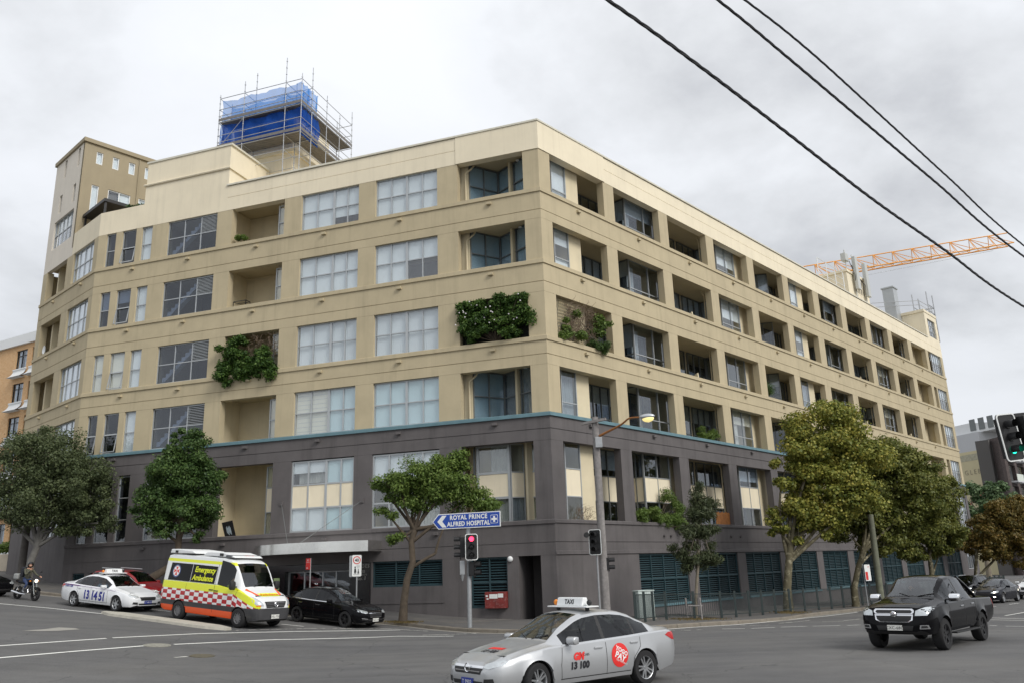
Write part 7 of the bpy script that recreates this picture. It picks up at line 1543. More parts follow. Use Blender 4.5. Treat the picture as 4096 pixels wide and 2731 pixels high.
# --- kerb signs
p2 = offp(711.5, 4.45); z0 = gz(p2); ns = empty('parking_sign', (*p2, z0), 0, 'narrow red no stopping sign on a grey post by the entrance', 'road sign')
MB().tube([(*p2, z0 - .1), (*p2, zpx((*p2, 0), 714, 1281))], .03, 8).build('post', STEEL, ns, I4); zc_ = zpx((*p2, 0), 711, 1294); M_ = face_M((p2[0] - .1, p2[1] - .05), zc_, rad(-35))
board(rr(.30, .50, .02), -.006, .006, 'plate', SRED, ns, M_); stext('NO', .10, 0, .17, SWHT, ns, M_, -.01); stext('STOPPING', .05, 0, .08, SWHT, ns, M_, -.01)
board([(-.11, -.19), (.0, -.19), (.0, -.165), (-.11, -.165)], -.009, -.0065, 'arrow', SWHT, ns, M_)
p2 = offp(819, 4.45); z0 = gz(p2); ss = empty('speed_sign', (*p2, z0), 0, 'white forty speed limit sign with walking figures on a post', 'road sign')
MB().tube([(*p2, z0 - .1), (*p2, zpx((*p2, 0), 818, 1276))], .035, 8).build('post', STEEL, ss, I4); zc_ = zpx((*p2, 0), 818, 1298); M_ = face_M((p2[0], p2[1] - .05), zc_, rad(12))
board(rr(.42, .94, .05), -.006, .006, 'plate', SWHT, ss, M_); board(rr(.42, .94, .05), .02, .03, 'back_plate', STEEL, ss, M_ @ Matrix.Translation((-.12, .06, -.02)))
def discp(r, n=28): return [(r * math.cos(2 * PI * k / n), r * math.sin(2 * PI * k / n)) for k in range(n)]
board([(x, z + .24) for x, z in discp(.175)], -.010, -.0065, 'red_ring', SRED, ss, M_); board([(x, z + .24) for x, z in discp(.135)], -.013, -.0105, 'ring_field', SWHT, ss, M_); stext('40', .19, 0, .235, SBLK, ss, M_, -.015, 1, 1, .006)
stext('LOCAL', .045, .06, .02, SBLK, ss, M_, -.01); stext('TRAFFIC', .045, .06, -.04, SBLK, ss, M_, -.01); stext('AREA', .045, .06, -.10, SBLK, ss, M_, -.01)
for cx, k in ((-.07, 1.0), (.07, .68)):
    g_ = MB(); c0 = -.40
    g_.prism([(x * .035 * k + cx, z * .04 * k + c0 + .33 * k) for x, z in [(math.cos(a), math.sin(a)) for a in np.linspace(0, 2 * PI, 10, endpoint=False)]], -.010, -.0065, 'y')
    g_.prism([(cx - .03 * k, c0 + .28 * k), (cx + .03 * k, c0 + .28 * k), (cx + .06 * k, c0 + .10 * k), (cx - .05 * k, c0 + .10 * k)], -.010, -.0065, 'y'); g_.prism([(cx - .03 * k, c0 + .10 * k), (cx - .005 * k, c0 + .10 * k), (cx - .04 * k, c0), (cx - .065 * k, c0)], -.010, -.0065, 'y'); g_.prism([(cx + .005 * k, c0 + .10 * k), (cx + .03 * k, c0 + .10 * k), (cx + .06 * k, c0), (cx + .035 * k, c0)], -.010, -.0065, 'y')
    g_.build('pictogram', SBLK, ss, M_)
p = hit(1995 * KD, 1395 * KD, KH); rs = empty('parking_sign', tuple(p), 0, 'red and white parking sign on a thin post behind the fence', 'road sign')
MB().tube([(p[0], p[1], p[2]), (p[0], p[1], zpx(p, 1993, 1294))], .03, 8).build('post', STEEL, rs, I4); q = at_y(1993 * KD, 1314 * KD, p[1] - .05); M_ = face_M(q, q[2], rad(20)); board(rr(.40, .90, .02), -.006, .006, 'plate', SWHT, rs, M_); board([(-.17, -.40), (-.0, -.40), (-.0, .05), (-.17, .05)], -.010, -.0065, 'red_panel', SRED, rs, M_); stext('P', .16, .08, .3, SRED, rs, M_, -.012)
# --- fire cabinet, notice, electrical cabinet
REDB = mat('weathered_red_paint', hexc(122, 44, 40), .6, var=.2, scale=4, dirt=(hexc(200, 190, 184), .25, 9.0))
fcb = empty('hydrant_cabinet', tuple(FL.pt(3.02, .02, .59)), 0, 'weathered red hydrant cabinet fixed over the teal louvres', 'cabinet')
mb = MB(); FL.box(mb, 2.49, 3.56, -.04, .30, .59, 1.34); mb.build('cabinet_body', REDB, fcb, FL.M, bevel=.02)
for a, b_, c, d_ in ((2.62, 2.88, 1.08, 1.26), (2.90, 3.32, 1.04, 1.24), (3.40, 3.50, 1.12, 1.2), (3.36, 3.46, 1.0, 1.06)): mb = MB(); FL.box(mb, a, b_, .302, .306, c, d_); mb.build('pasted_notice', SWHT, fcb, FL.M)
mb = MB(); FL.box(mb, 3.02, 3.03, .302, .305, .62, 1.3); mb.build('door_gap', SBLK, fcb, FL.M)
nb = tag(board(rr(.36, .62, .01), -.006, .006, 'notice', mat('notice_green', hexc(190, 214, 150), .6), None, face_M(FL.pt(15.43, .06, 0), 2.0, aF)), 'pale green notice on the black entrance wall', 'notice'); board(rr(.2, .34, .01), -.012, -.0065, 'notice_sheet', SWHT, nb, face_M(FL.pt(15.43, .06, 0), 1.95, aF))
p = hit(1482 * KD, 1421 * KD, KH); CABG = mat('pale_green_cabinet', hexc(192, 204, 200), .6, var=.08, scale=3, dirt=(hexc(120, 124, 116), .3, 3.0))
ec = empty('service_cabinet', tuple(p), 0, 'pale green roadside service cabinet beside the pedestrian fence', 'cabinet'); M_ = face_M(p, p[2], rad(25)); H_ = zpx(p, 1482, 1356) - p[2]
MB().box(-.42, .42, -.22, .22, .08, H_).build('cabinet_body', CABG, ec, M_, bevel=.012); MB().box(-.46, .46, -.26, .26, -.05, .08).build('plinth', GUT, ec, M_); MB().box(-.45, .45, -.25, .25, H_, H_ + .04).build('lid', CABG, ec, M_); MB().box(.0, .008, -.224, -.221, .12, H_ - .05).build('door_gap', SBLK, ec, M_)
# --- pedestrian fence
FGRN = mat('dark_green_fence_paint', hexc(40, 52, 52), .5)
fe = empty('pedestrian_fence', tuple(hit(2719, 2476, KH)), 0, 'dark green pedestrian fence with upright bars along the kerb', 'fence')
fpts = resample([hit(2545, 2493, KH)[:2], hit(2640, 2478, KH)[:2], hit(2719, 2476, KH)[:2], hit(2884, 2472, KH)[:2], hit(3092, 2454, KH)[:2], hit(3365, 2430, KH)[:2], Rp(40, 5.2), Rp(58, 5.2)], 1.55)
for i, pt in enumerate(fpts):
    z0 = gz(pt); MB().box(-.05, .05, -.05, .05, -.05, 1.22).build('post', FGRN, fe, Matrix.Translation((pt[0], pt[1], z0)))
    if i + 1 < len(fpts):
        a, b_ = pt, fpts[i + 1]; mb = MB(); n_ = 13
        for zz in (.16, 1.10): mb.tube([(a[0], a[1], gz(a) + zz), (b_[0], b_[1], gz(b_) + zz)], .022, 4)
        for k in range(1, n_): c = a + (b_ - a) * k / n_; z_ = gz(c); mb.tube([(c[0], c[1], z_ + .16), (c[0], c[1], z_ + 1.12)], .012, 4, False)
        mb.build('bars', FGRN, fe, I4, kind='stuff')
for (u0, v0, v1, lab) in ((1580, 1372, 1420, 'left'), (1613, 1371, 1422, 'right')):
    p = hit(u0 * KD, v1 * KD, KH); tag(MB().tube([(p[0], p[1], p[2] - .1), (p[0] - .03, p[1], zpx(p, u0, v0))], .04, 7).build('tree_stake', WOOD, None, I4), 'straight grey stake beside the gum trunk, nearer the service cabinet' if lab == 'left' else 'round topped grey stake on the plane tree side of the gum', 'stake')
pA, pB_ = at_y(1580 * KD, 1390 * KD, p[1]), at_y(1613 * KD, 1390 * KD, p[1]); tag(MB().tube([pA, pB_], .03, 6).build('stake_rail', WOOD, None, I4), 'pale timber rail tying the two gum stakes', 'rail')
# --- far timber pole, left pole
p = hit(2026 * KD, 1392 * KD, KH); tag(MB().tube([(p[0], p[1], p[2]), (p[0] + .1, p[1], zpx(p, 2010, 1180))], [.2, .16], 10).build('power_pole', mat('greenish_pole_timber', hexc(110, 112, 96), .9, var=.2, scale=5), None, I4, smooth=True), 'mossy timber power pole among the plane trees', 'pole')
p = at_y(40 * KD, 1380 * KD, 49.0); p[2] = gz(p); lpz = zpx(p, 52, 985)
tag(MB().tube([(p[0], p[1], p[2]), (p[0] + .1, p[1], lpz)], [.22, .15], 10).build('power_pole', mat('dark_pole_timber', hexc(92, 88, 84), .9, var=.2, scale=5), None, I4, smooth=True), 'dark timber power pole rising through the fig crown', 'pole')
# --- signal on a mast arm at the right
q = at_y(2322 * KD, 1003 * KD, 21.0); ma = empty('mast_arm_signal', (q[0] + 3.2, q[1] + .6, gz((q[0] + 3.2, q[1] + .6))), 0, 'green traffic light hanging from a mast arm', 'traffic light')
M_ = face_M(q, q[2], rad(18)) @ Matrix.Rotation(rad(-6), 4, 'Y'); signal(M_, ma, 2, 1.22, .62); zb_ = gz((q[0] + 3.2, q[1] + .6)); signal(M_ @ Matrix.Translation((.62, .15, .05)) @ Matrix.Rotation(PI, 4, 'Z'), ma, -1, 1.1, .5, False)
MB().tube([(q[0] + 3.2, q[1] + .6, zb_ - .1), (q[0] + 3.2, q[1] + .6, q[2] + .1)], [.12, .09], 12).build('mast', STEEL, ma, I4, smooth=True); MB().tube([(q[0] + 3.2, q[1] + .6, q[2] + .1), (q[0] + .3, q[1] + .35, q[2] + .1)], .06, 10).build('arm', STEEL, ma, I4, smooth=True)
# --- overhead cables
CAB = mat('black_cable', (.012, .012, .014), .6)
def cable(label, px, z_or_d, r, twist=False):
    pts = []
    for (u, v), dd in zip(px, z_or_d): r_ = ray(u * KD, v * KD); pts.append(np.array([0, 0, CH]) + r_ * (dd / r_[1]))
    # extend both ways
    d0, d1 = (pts[0] - pts[1]) * np.array([1, 1, .6]), (pts[-1] - pts[-2]) * np.array([1, 1, .5]); pts = [pts[0] + d0 * 6, pts[0] + d0 * 2] + pts + [pts[-1] + d1 * 3, pts[-1] + d1 * 9 * np.array([1, 1, .7])]; pl = resample(catmull(pts, 10), .07 if twist else .4)
    if not twist: mb = MB().tube(pl, r, 6)
    else:
        mb = MB()
        for k in range(3): mb.tube([pl[i] + r * .5 * np.array([math.cos(i * .55 + k * 2.09), 0, math.sin(i * .55 + k * 2.09)]) for i in range(len(pl))], r * .62, 5)
    tag(mb.build('overhead_cable', CAB, None, I4, smooth=True), label, 'cable')
cable('thick black overhead cable nearest to the crane jib tip, lowest of the three', [(1395, 0), (1610, 155), (1800, 300), (2000, 455), (2170, 575), (2352, 705)], [9.2, 10.5, 12.0, 13.9, 15.8, 18.2], .027, True)
cable('twisted black overhead cable, middle of the three spans', [(1648, 0), (1800, 125), (1960, 260), (2150, 420), (2352, 590)], [10.4, 11.5, 12.8, 14.8, 17.4], .023, True)
cable('thin twisted black overhead cable, topmost of the three spans', [(1710, 0), (1850, 110), (2000, 245), (2180, 410), (2352, 565)], [10.8, 11.8, 13.2, 15.2, 17.7], .019, True)
# --- scaffold on the roof
SCT = mat('scaffold_tube', hexc(176, 178, 180), .4, metal=.6, var=.1, scale=4); SCD = mat('scaffold_deck_steel', hexc(128, 124, 120), .5, metal=.5, var=.15, scale=5)
def net(name, col, op):
    m = bpy.data.materials.new(name); m.use_nodes = True; t = m.node_tree; t.nodes.clear(); o = N(t, 'ShaderNodeOutputMaterial'); a = N(t, 'ShaderNodeBsdfTransparent'); d = N(t, 'ShaderNodeBsdfDiffuse'); d.inputs[0].default_value = (*col, 1); tl = N(t, 'ShaderNodeBsdfTranslucent'); tl.inputs[0].default_value = (*col, 1)
    m1 = N(t, 'ShaderNodeMixShader'); m1.inputs[0].default_value = .5; LK(t, d.outputs[0], m1.inputs[1]); LK(t, tl.outputs[0], m1.inputs[2]); m2 = N(t, 'ShaderNodeMixShader'); m2.inputs[0].default_value = op; LK(t, a.outputs[0], m2.inputs[1]); LK(t, m1.outputs[0], m2.inputs[2]); LK(t, m2.outputs[0], o.inputs[0]); return m
NETL, NETD = net('blue_shade_net', (.10, .36, .85), .62), net('deep_blue_shade_net', (.03, .13, .55), .86)
sc = empty('scaffold', tuple(FL.pt(20, -2.5, 24.9)), 0, 'steel tube scaffold with blue netting around the rooftop lift tower', 'scaffold')
FS = [16.85, 18.1, 19.9, 21.4, 23.4]; DS = [-2.5, -3.75, -5.6, -7.3, -9.0]
posts = [(s, -2.5, {16.85: 34.7, 18.1: 36.2, 19.9: 34.2, 21.4: 35.2, 23.4: 34.6}[s]) for s in FS if s != 19.9] + [(s, -3.75, z) for s, z in ((18.1, 35.0), (21.4, 36.6), (23.4, 34.6))] + [(16.85, d, z) for d, z in ((-3.75, 35.9), (-5.6, 34.8), (-7.3, 34.2), (-9.0, 35.4))] + [(18.1, d, z) for d, z in ((-5.6, 34.6), (-9.0, 34.9))]
for s, d, zt in posts:
    mb = MB().tube([(s, d, 24.9), (s, d, zt)], .027, 7)
    z = 25.4
    while z < zt: mb.tube([(s, d, z), (s, d, z + .05)], .05, 7); z += .5
    mb.build('standard', SCT, sc, FL.M)
def ledger(a, b_): MB().tube([a, b_], .024, 6).build('ledger', SCT, sc, FL.M)
for z in (26.2, 26.9, 27.6, 28.6, 29.3, 30.4, 30.95, 31.45, 32.4, 32.95, 33.45, 34.3):
    ledger((16.85, -2.5, z), (23.4 if z > 28.7 else 21.4, -2.5, z)); ledger((16.85, -2.5, z), (16.85, -9.0, z))
    if z in (30.4, 32.4, 34.3, 28.6): ledger((18.1, -3.75, z), (23.4, -3.75, z)); ledger((18.1, -3.75, z), (18.1, -9.0, z))
    if z > 29:
        for s in (18.1, 21.4, 23.4): ledger((s, -2.5, z), (s, -3.75, z))
        for d in (-3.75, -9.0): ledger((16.85, d, z), (18.1, d, z))
for a, b_ in (((23.4, -2.5, 30.4), (21.4, -2.5, 32.4)), ((18.1, -2.5, 34.3), (19.2, -3.75, 32.6)), ((16.85, -9.0, 28.6), (18.1, -9.0, 30.4))): ledger(a, b_)
for z in (30.5, 32.5):
    for k in range(5): MB().box(16.9, 23.4, -2.55 - .24 * k - .22, -2.55 - .24 * k, z - .03, z + .02).build('plank', SCD, sc, FL.M); MB().box(16.9 + .24 * k, 16.9 + .24 * k + .22, -9.0, -3.78, z - .028, z + .022).build('plank', SCD, sc, FL.M)
    for a in (((16.85, 23.4), (-2.47, -2.44)), ((16.80, 16.83), (-9.0, -2.5))): MB().box(*a[0], *a[1], z + .02, z + .22).build('toe_board', SCD, sc, FL.M)
def netting(s0, s1, d0, d1, z0, z1, m, seed):
    rnd = random.Random(seed); n_ = 22; k_ = 7; v = []
    for i in range(n_ + 1):
        for j in range(k_ + 1):
            t, h = i / n_, j / k_; w_ = .10 * math.sin(i * 1.1 + seed) * math.sin(PI * h) + .05 * math.sin(i * 2.3 + j) + rnd.uniform(-.02, .02); sag = -.14 * math.sin(PI * t * 3) ** 2 * (h > .8)
            v.append((s0 + (s1 - s0) * t + (w_ if d0 != d1 else 0), d0 + (d1 - d0) * t + (w_ if d0 == d1 else 0), z0 + (z1 - z0) * h + sag))
    part('netting', mesh_from('netting', v, [(i * (k_ + 1) + j, (i + 1) * (k_ + 1) + j, (i + 1) * (k_ + 1) + j + 1, i * (k_ + 1) + j + 1) for i in range(n_) for j in range(k_)], True, False), m, sc, FL.M)
netting(16.95, 23.3, -2.68, -2.68, 32.6, 34.2, NETL, 1); netting(16.95, 23.3, -3.7, -3.7, 32.6, 34.2, NETL, 2); netting(16.95, 16.95, -2.6, -4.6, 32.4, 34.2, NETL, 3)
netting(16.95, 23.3, -2.75, -2.75, 30.6, 32.4, NETD, 4); netting(16.97, 16.97, -2.6, -4.8, 30.3, 32.4, NETD, 5); netting(23.3, 23.3, -2.6, -3.8, 30.4, 32.4, NETL, 6)
netting(18.3, 23.2, -3.9, -3.9, 30.6, 32.45, NETD, 7)
# --- antennas and rails on the right-hand roof
ANT = mat('antenna_grey', hexc(190, 192, 188), .5)
an = empty('phone_antenna', tuple(FRt.pt(50, -.9, 28.8)), 0, 'pair of tall grey phone panel antennas strapped to the rooftop room', 'antenna')
for s, z0, z1 in ((48.6, 27.6, 31.0), (51.2, 27.4, 30.9)): mb = MB(); FRt.box(mb, s - .35, s + .35, -.75, -.45, z0, z1); mb.build('panel', ANT, an, FRt.M, bevel=.05); MB().tube([(s, .85, z0 - 1.2), (s, .85, z1 + .3)], .05, 7).build('mast', ANT, an, FRt.M)
MB().tube([(47.5, 1.1, 28), (47.5, 1.1, 31.6)], .06, 8).build('mast', ANT, an, FRt.M); mb = MB(); FRt.box(mb, 47.1, 47.9, -1.4, -.9, 30.4, 31.2); mb.build('radio_unit', ANT, an, FRt.M, bevel=.05)
for k in range(6): MB().tube([(47.6 + .5 * k, .8, 30.4 - .3 * k), (48.1 + .5 * k, .6, 29.0 - .1 * k), (48.6 + .4 * k, .85, 27.4)], .03, 5).build('feeder_cable', CAB, an, FRt.M)
rl = empty('roof_rail', tuple(FRt.pt(46, -1.5, 26)), 0, 'thin white guard rails beside the rooftop antennas', 'rail')
for s in (40.5, 42.5, 44.5, 46.5): MB().tube([(s, 1.2, 25.9), (s, 1.2, 29.6 if s == 44.5 else 29.0)], .035, 6).build('post', WHITEP, rl, FRt.M)
for z in (27.6, 28.3, 29.0): MB().tube([(40.5, 1.2, z), (46.5, 1.2, z)], .03, 6).build('bar', WHITEP, rl, FRt.M)
fl = empty('roof_flue', tuple(FRt.pt(66, -3, 29)), 0, 'square grey metal flue standing on the end rooftop room', 'flue'); mb = MB(); FRt.box(mb, 65.2, 66.6, -3.6, -2.4, 24.9, 32.2); mb.build('duct', ALU, fl, FRt.M); mb = MB(); FRt.box(mb, 65.1, 66.7, -3.7, -2.3, 32.2, 32.35); mb.build('cap', ALU, fl, FRt.M)
r2 = empty('guard_rail', tuple(FRt.pt(68, -1, 29.3)), 0, 'grey tubular guard rail around the end rooftop room', 'rail')
for (a, b_) in (((63.5, 4.5), (66.8, .3)), ((66.8, .3), (71.0, .2)), ((71.0, .2), (71.0, 5))):
    for z in (29.9, 30.4): MB().tube([(*a, z), (*b_, z)], .03, 6).build('bar', SCT, r2, FRt.M)
    MB().tube([(*a, 29.2), (*a, 30.4)], .03, 6).build('post', SCT, r2, FRt.M)
s3 = empty('scaffold', tuple(FRt.pt(72.2, -2, 25)), 0, 'small bracket scaffold platform hung off the far end wall', 'scaffold')
for s, d in ((71.3, .6), (73.6, .6), (71.3, 2.2), (73.6, 2.2)): MB().tube([(s, d, 26.8), (s, d, 32.6)], .06, 6).build('standard', SCT, s3, FRt.M)
for z in (27.0, 27.6, 28.6, 29.4, 30.2, 31.0):
    for a, b_ in (((71.3, .6), (73.6, .6)), ((71.3, 2.2), (73.6, 2.2)), ((73.6, .6), (73.6, 2.2))): MB().tube([(*a, z), (*b_, z)], .05, 6).build('ledger', SCT, s3, FRt.M)
MB().box(71.3, 73.6, .6, 2.2, 27.6, 27.72).build('platform', SCD, s3, FRt.M)
# --- tower crane beyond the roofs
CRO = mat('crane_orange_paint', hexc(232, 160, 60), .5)
yC = 118.0; cA = at_y(1700 * KD, 668 * KD, yC); cB = at_y(2322 * KD, 562 * KD, yC); cr_o = empty('tower_crane', (cA[0], cA[1], float(ground(cA[0], cA[1]))), 0, 'orange lattice jib of a tower crane beyond the rooftops', 'crane')
dv_ = cB - cA; Lc = np.linalg.norm(dv_); dv_ = dv_ / Lc; up = np.array([0, 0, 1.]); up -= dv_ * (up @ dv_); up /= np.linalg.norm(up); sd_ = np.cross(dv_, up)
mb = MB(); nb_ = 14; hC = 2.1; wC = .8
for k in range(nb_):
    a, b_ = cA + dv_ * Lc * k / nb_, cA + dv_ * Lc * (k + 1) / nb_; hh = hC * (1 - .10 * k / nb_); t0, t1 = a + up * hh, b_ + up * hh
    mb.tube([t0, t1], .085, 5); 
    for s in (-1, 1): mb.tube([a + sd_ * wC * s, b_ + sd_ * wC * s], .10, 5); mb.tube([t0, a + sd_ * wC * s], .05, 4); mb.tube([t0, b_ + sd_ * wC * s], .05, 4); mb.tube([t0, (a + b_) / 2 + sd_ * wC * s], .045, 4)
    mb.tube([a - sd_ * wC, b_ + sd_ * wC], .045, 4)
mb.build('jib', CRO, cr_o, I4); zg = float(ground(cA[0], cA[1])); mb = MB()
for a, b_ in ((-.9, -.9), (.9, -.9), (.9, .9), (-.9, .9)): mb.tube([(cA[0] + a, cA[1] + b_, zg), (cA[0] + a, cA[1] + b_, cA[2] + 4)], .12, 5)
for k in range(24):
    z = zg + (cA[2] - zg) * k / 24; z2 = zg + (cA[2] - zg) * (k + 1) / 24; mb.tube([(cA[0] - .9, cA[1] - .9, z), (cA[0] + .9, cA[1] - .9, z2)], .06, 4); mb.tube([(cA[0] + .9, cA[1] + .9, z), (cA[0] - .9, cA[1] + .9, z2)], .06, 4)
mb.build('tower', CRO, cr_o, I4); q = cB - up * .4; MB().tube([cA - up * 1.4, cB - up * .5 - dv_ * 3], .03, 4).build('trolley_rope', STEEL, cr_o, I4)
# --- brick flats at the far left
def brickmat(name, c1, c2, mort, sc_):
    m = bpy.data.materials.new(name); m.use_nodes = True; t = m.node_tree; b_ = t.nodes['Principled BSDF']; tc_ = N(t, 'ShaderNodeTexCoord'); s = N(t, 'ShaderNodeSeparateXYZ'); LK(t, tc_.outputs['Object'], s.inputs[0]); c = N(t, 'ShaderNodeCombineXYZ'); ad = N(t, 'ShaderNodeMath', operation='ADD'); LK(t, s.outputs[0], ad.inputs[0]); LK(t, s.outputs[1], ad.inputs[1]); LK(t, ad.outputs[0], c.inputs[0]); LK(t, s.outputs[2], c.inputs[1])
    br = N(t, 'ShaderNodeTexBrick', Scale=sc_); br.inputs['Color1'].default_value = (*c1, 1); br.inputs['Color2'].default_value = (*c2, 1); br.inputs['Mortar'].default_value = (*mort, 1); br.inputs['Mortar Size'].default_value = .02; LK(t, c.outputs[0], br.inputs['Vector']); LK(t, br.outputs[0], b_.inputs['Base Color']); b_.inputs['Roughness'].default_value = .9; return m
BRO = brickmat('orange_brick', hexc(222, 178, 128), hexc(208, 160, 110), hexc(226, 206, 172), 2.2); BRD = brickmat('dark_brown_brick', hexc(86, 76, 74), hexc(70, 62, 62), hexc(110, 102, 98), 1.6)
yB = 74.0; a = at_y(-60 * KD, 1000 * KD, yB + 1.5); b_ = at_y(84 * KD, 1000 * KD, yB - 3.5); FBk = FR(a[:2], math.atan2(b_[1] - a[1], b_[0] - a[0]), -1); Lb = float(np.linalg.norm((b_ - a)[:2]))
zg = float(ground(a[0], a[1])); ztop = float(at_y(40 * KD, 768 * KD, yB - 2)[2]); bb = empty('brick_flats', (a[0], a[1], zg), 0, 'orange brick flats with white scooped window sills at the far left', 'building')
win = []; st_ = 3.12
for fi in range(8):
    z1 = ztop - 1.35 - fi * st_
    if z1 - 2 < zg: break
    for s0 in (Lb - 2.3, Lb - 4.75): win.append((s0, s0 + 1.7, z1 - 1.75, z1))
wall_with_holes(FBk, MB(), 0, Lb, zg - 1, ztop - .9, win, -.3, 0).build('wall', BRO, bb, FBk.M); mb = MB(); FBk.box(mb, -2, Lb - .05, -8, -1.2, zg - 1, ztop - .9); mb.build('core', ROOM, bb, FBk.M)
mb = MB(); FBk.box(mb, -2, Lb + .3, -8, .25, ztop - .9, ztop); mb.build('roof_fascia', WHITEP, bb, FBk.M)
for (s0, s1, z0, z1) in win:
    mb = MB()
    for lo, hi in ((s0, s0 + .06), ((s0 + s1) / 2 - .1, (s0 + s1) / 2 - .03), (s1 - .06, s1)): FBk.box(mb, lo, hi, -.2, -.1, z0, z1)
    for lo, hi in ((z0, z0 + .06), (z1 - .06, z1), (z1 - .55, z1 - .48)): FBk.box(mb, s0 + .01, s1 - .01, -.19, -.11, lo, hi)
    wo = mb.build('window', BLKM, bb, FBk.M); mb = MB(); FBk.box(mb, s0, s1, -.155, -.145, z0, z1); mb.build('pane', GLASSD, wo, FBk.M)
    curtain(FBk, s0 + .05, s0 + .6, z0, z1, -.3, BLIND, wo); curtain(FBk, s1 - .7, s1 - .05, z0, z1, -.3, BLIND, wo)
    v = []; nn = 6
    for k in range(nn + 1):
        t_ = k / nn; d_ = .06 + .55 * t_ ** 2.2; zz = z0 - .12 - .75 * t_
        v += [(s0 - .15, -d_, zz), (s1 + .15, -d_, zz)]
    v += [(s0 - .15, 0, z0 - .87), (s1 + .15, 0, z0 - .87)]; f = [(2 * k, 2 * k + 1, 2 * k + 3, 2 * k + 2) for k in range(nn + 1)]
    part('window_hood', mesh_from('window_hood', v, f, True, False), WHITEP, bb, FBk.M)
    mb = MB(); FBk.box(mb, s0 - .15, s1 + .15, -.02, .12, z0 - .12, z0 - .002); mb.build('sill', WHITEP, bb, FBk.M)
ae = empty('tv_aerial', tuple(FBk.pt(Lb - 3, -2, ztop)), 0, 'spindly television aerial on the brick flats roof', 'aerial'); MB().tube([(Lb - 3, 2, ztop), (Lb - 3, 2, ztop + .9)], .03, 5).build('mast', STEEL, ae, FBk.M); MB().tube([(Lb - 5.5, 2, ztop + .6), (Lb - 1.6, 2, ztop + .85)], .025, 5).build('boom', STEEL, ae, FBk.M)
for k in range(7): MB().tube([(Lb - 5.2 + .5 * k, 1.6, ztop + .62 + .03 * k), (Lb - 5.2 + .5 * k, 2.4, ztop + .62 + .03 * k)], .015, 4).build('element', STEEL, ae, FBk.M)
# low garden wall and hedge at the left edge
p = at_y(12 * KD, 1300 * KD, 60.0); zg = float(ground(p[0], p[1])); tag(MB().box(-4, 1.2, -.2, .2, zg - .5, zg + 1.3).build('garden_wall', mat('pale_stucco', hexc(186, 176, 160), .9, var=.1, scale=2), None, Matrix.Translation((p[0], p[1], 0))), 'low pale stucco garden wall by the far flats', 'wall')
shrub('hedge', 'clipped green hedge above the pale garden wall', [((p[0] - 3.5 + .8 * k, p[1] + .6, zg + 1.7), (.6, .5, .6)) for k in range(6)], 3000, .16, LF_BRI, 51, 'hedge')
# --- buildings beyond the right-hand end
GAB = mat('pale_yellow_render', hexc(206, 196, 160), .9, var=.05, scale=.5); GRY = mat('pale_grey_cladding', hexc(196, 198, 200), .7)
yG2 = 150.0; a = at_y(2160 * KD, 1000 * KD, yG2); b_ = at_y(2248 * KD, 1000 * KD, yG2 - 8); FG = FR(a[:2], math.atan2(b_[1] - a[1], b_[0] - a[0]), -1); Lg = float(np.linalg.norm((b_ - a)[:2]))
zA = float(at_y(2225 * KD, 1040 * KD, yG2 - 3)[2]); zB2 = float(at_y(2225 * KD, 1000 * KD, yG2 - 3)[2]); zC2 = float(at_y(2225 * KD, 976 * KD, yG2 - 3)[2])
gb = empty('painted_gable_building', (a[0], a[1], -1), 0, 'pale yellow building with the suburb name painted on its blank gable', 'building')
mb = MB(); FG.box(mb, -4, Lg, -12, 0, -2, zA); mb.build('wall', GAB, gb, FG.M); mb = MB(); FG.box(mb, -4, Lg, -12, -.02, zA, zB2); mb.build('upper_wall', GRY, gb, FG.M); mb = MB(); mb.prism([(-2, zB2), (Lg + 3, zB2), (Lg + 2.4, zC2 - .6), (Lg - 2.5, zC2), (-2, zC2)], .8, 12, 'y'); mb.build('roof_pod', WHITEP, gb, FG.M)
facade_text(FG, 'GLEBE', Lg * .74, .03, zA - 3.6, 1.15, mat('faded_mural_print', hexc(150, 140, 122), .9), gb, 1.5); mb = MB(); mb.prism([(Lg * .15, zA - 10.5), (Lg, zA - 6.8), (Lg, zA - 6.5), (Lg * .15, zA - 10.2)], -.04, -.02, 'y'); mb.build('mural_stripe', mat('faded_mural_red', hexc(176, 110, 92), .9), gb, FG.M)
mb = MB(); FG.box(mb, 0.5, Lg - .3, .01, .03, zA - 1.6, zA - .5); mb.build('mural_frieze', mat('faded_mural_grey', hexc(176, 172, 150), .9, var=.2, scale=3), gb, FG.M)
for k in range(3): mb = MB(); FG.box(mb, Lg - 2.2 + 1.9 * k, Lg - 1.0 + 1.9 * k, -.79, -.7, zB2 + .4, zB2 + 2.4); mb.build('window', ALUD, gb, FG.M)
yH = 138.0; a = at_y(2250 * KD, 1010 * KD, yH); c_ = at_y(2298 * KD, 1008 * KD, yH - 5); b_ = at_y(2410 * KD, 1010 * KD, yH + 14); zT2 = float(at_y(2280 * KD, 1008 * KD, yH - 2)[2])
FH1 = FR(a[:2], math.atan2(c_[1] - a[1], c_[0] - a[0]), -1); L1 = float(np.linalg.norm((c_ - a)[:2])); FH2 = FR(c_[:2], math.atan2(b_[1] - c_[1], b_[0] - c_[0]), -1); L2 = float(np.linalg.norm((b_ - c_)[:2]))
hb = empty('brick_apartments', (a[0], a[1], -1), 0, 'dark brown brick apartments with white balconies on the right', 'building'); mb = MB(); FH1.box(mb, 0, L1 + .01, -.5, 0, -2, zT2); mb.build('wall', BRD, hb, FH1.M)
hol = [(1.2 + 4.6 * i, 4.6 + 4.6 * i, zT2 - 3.6 - 3.4 * j, zT2 - 1.0 - 3.4 * j) for i in range(4) for j in range(5)]
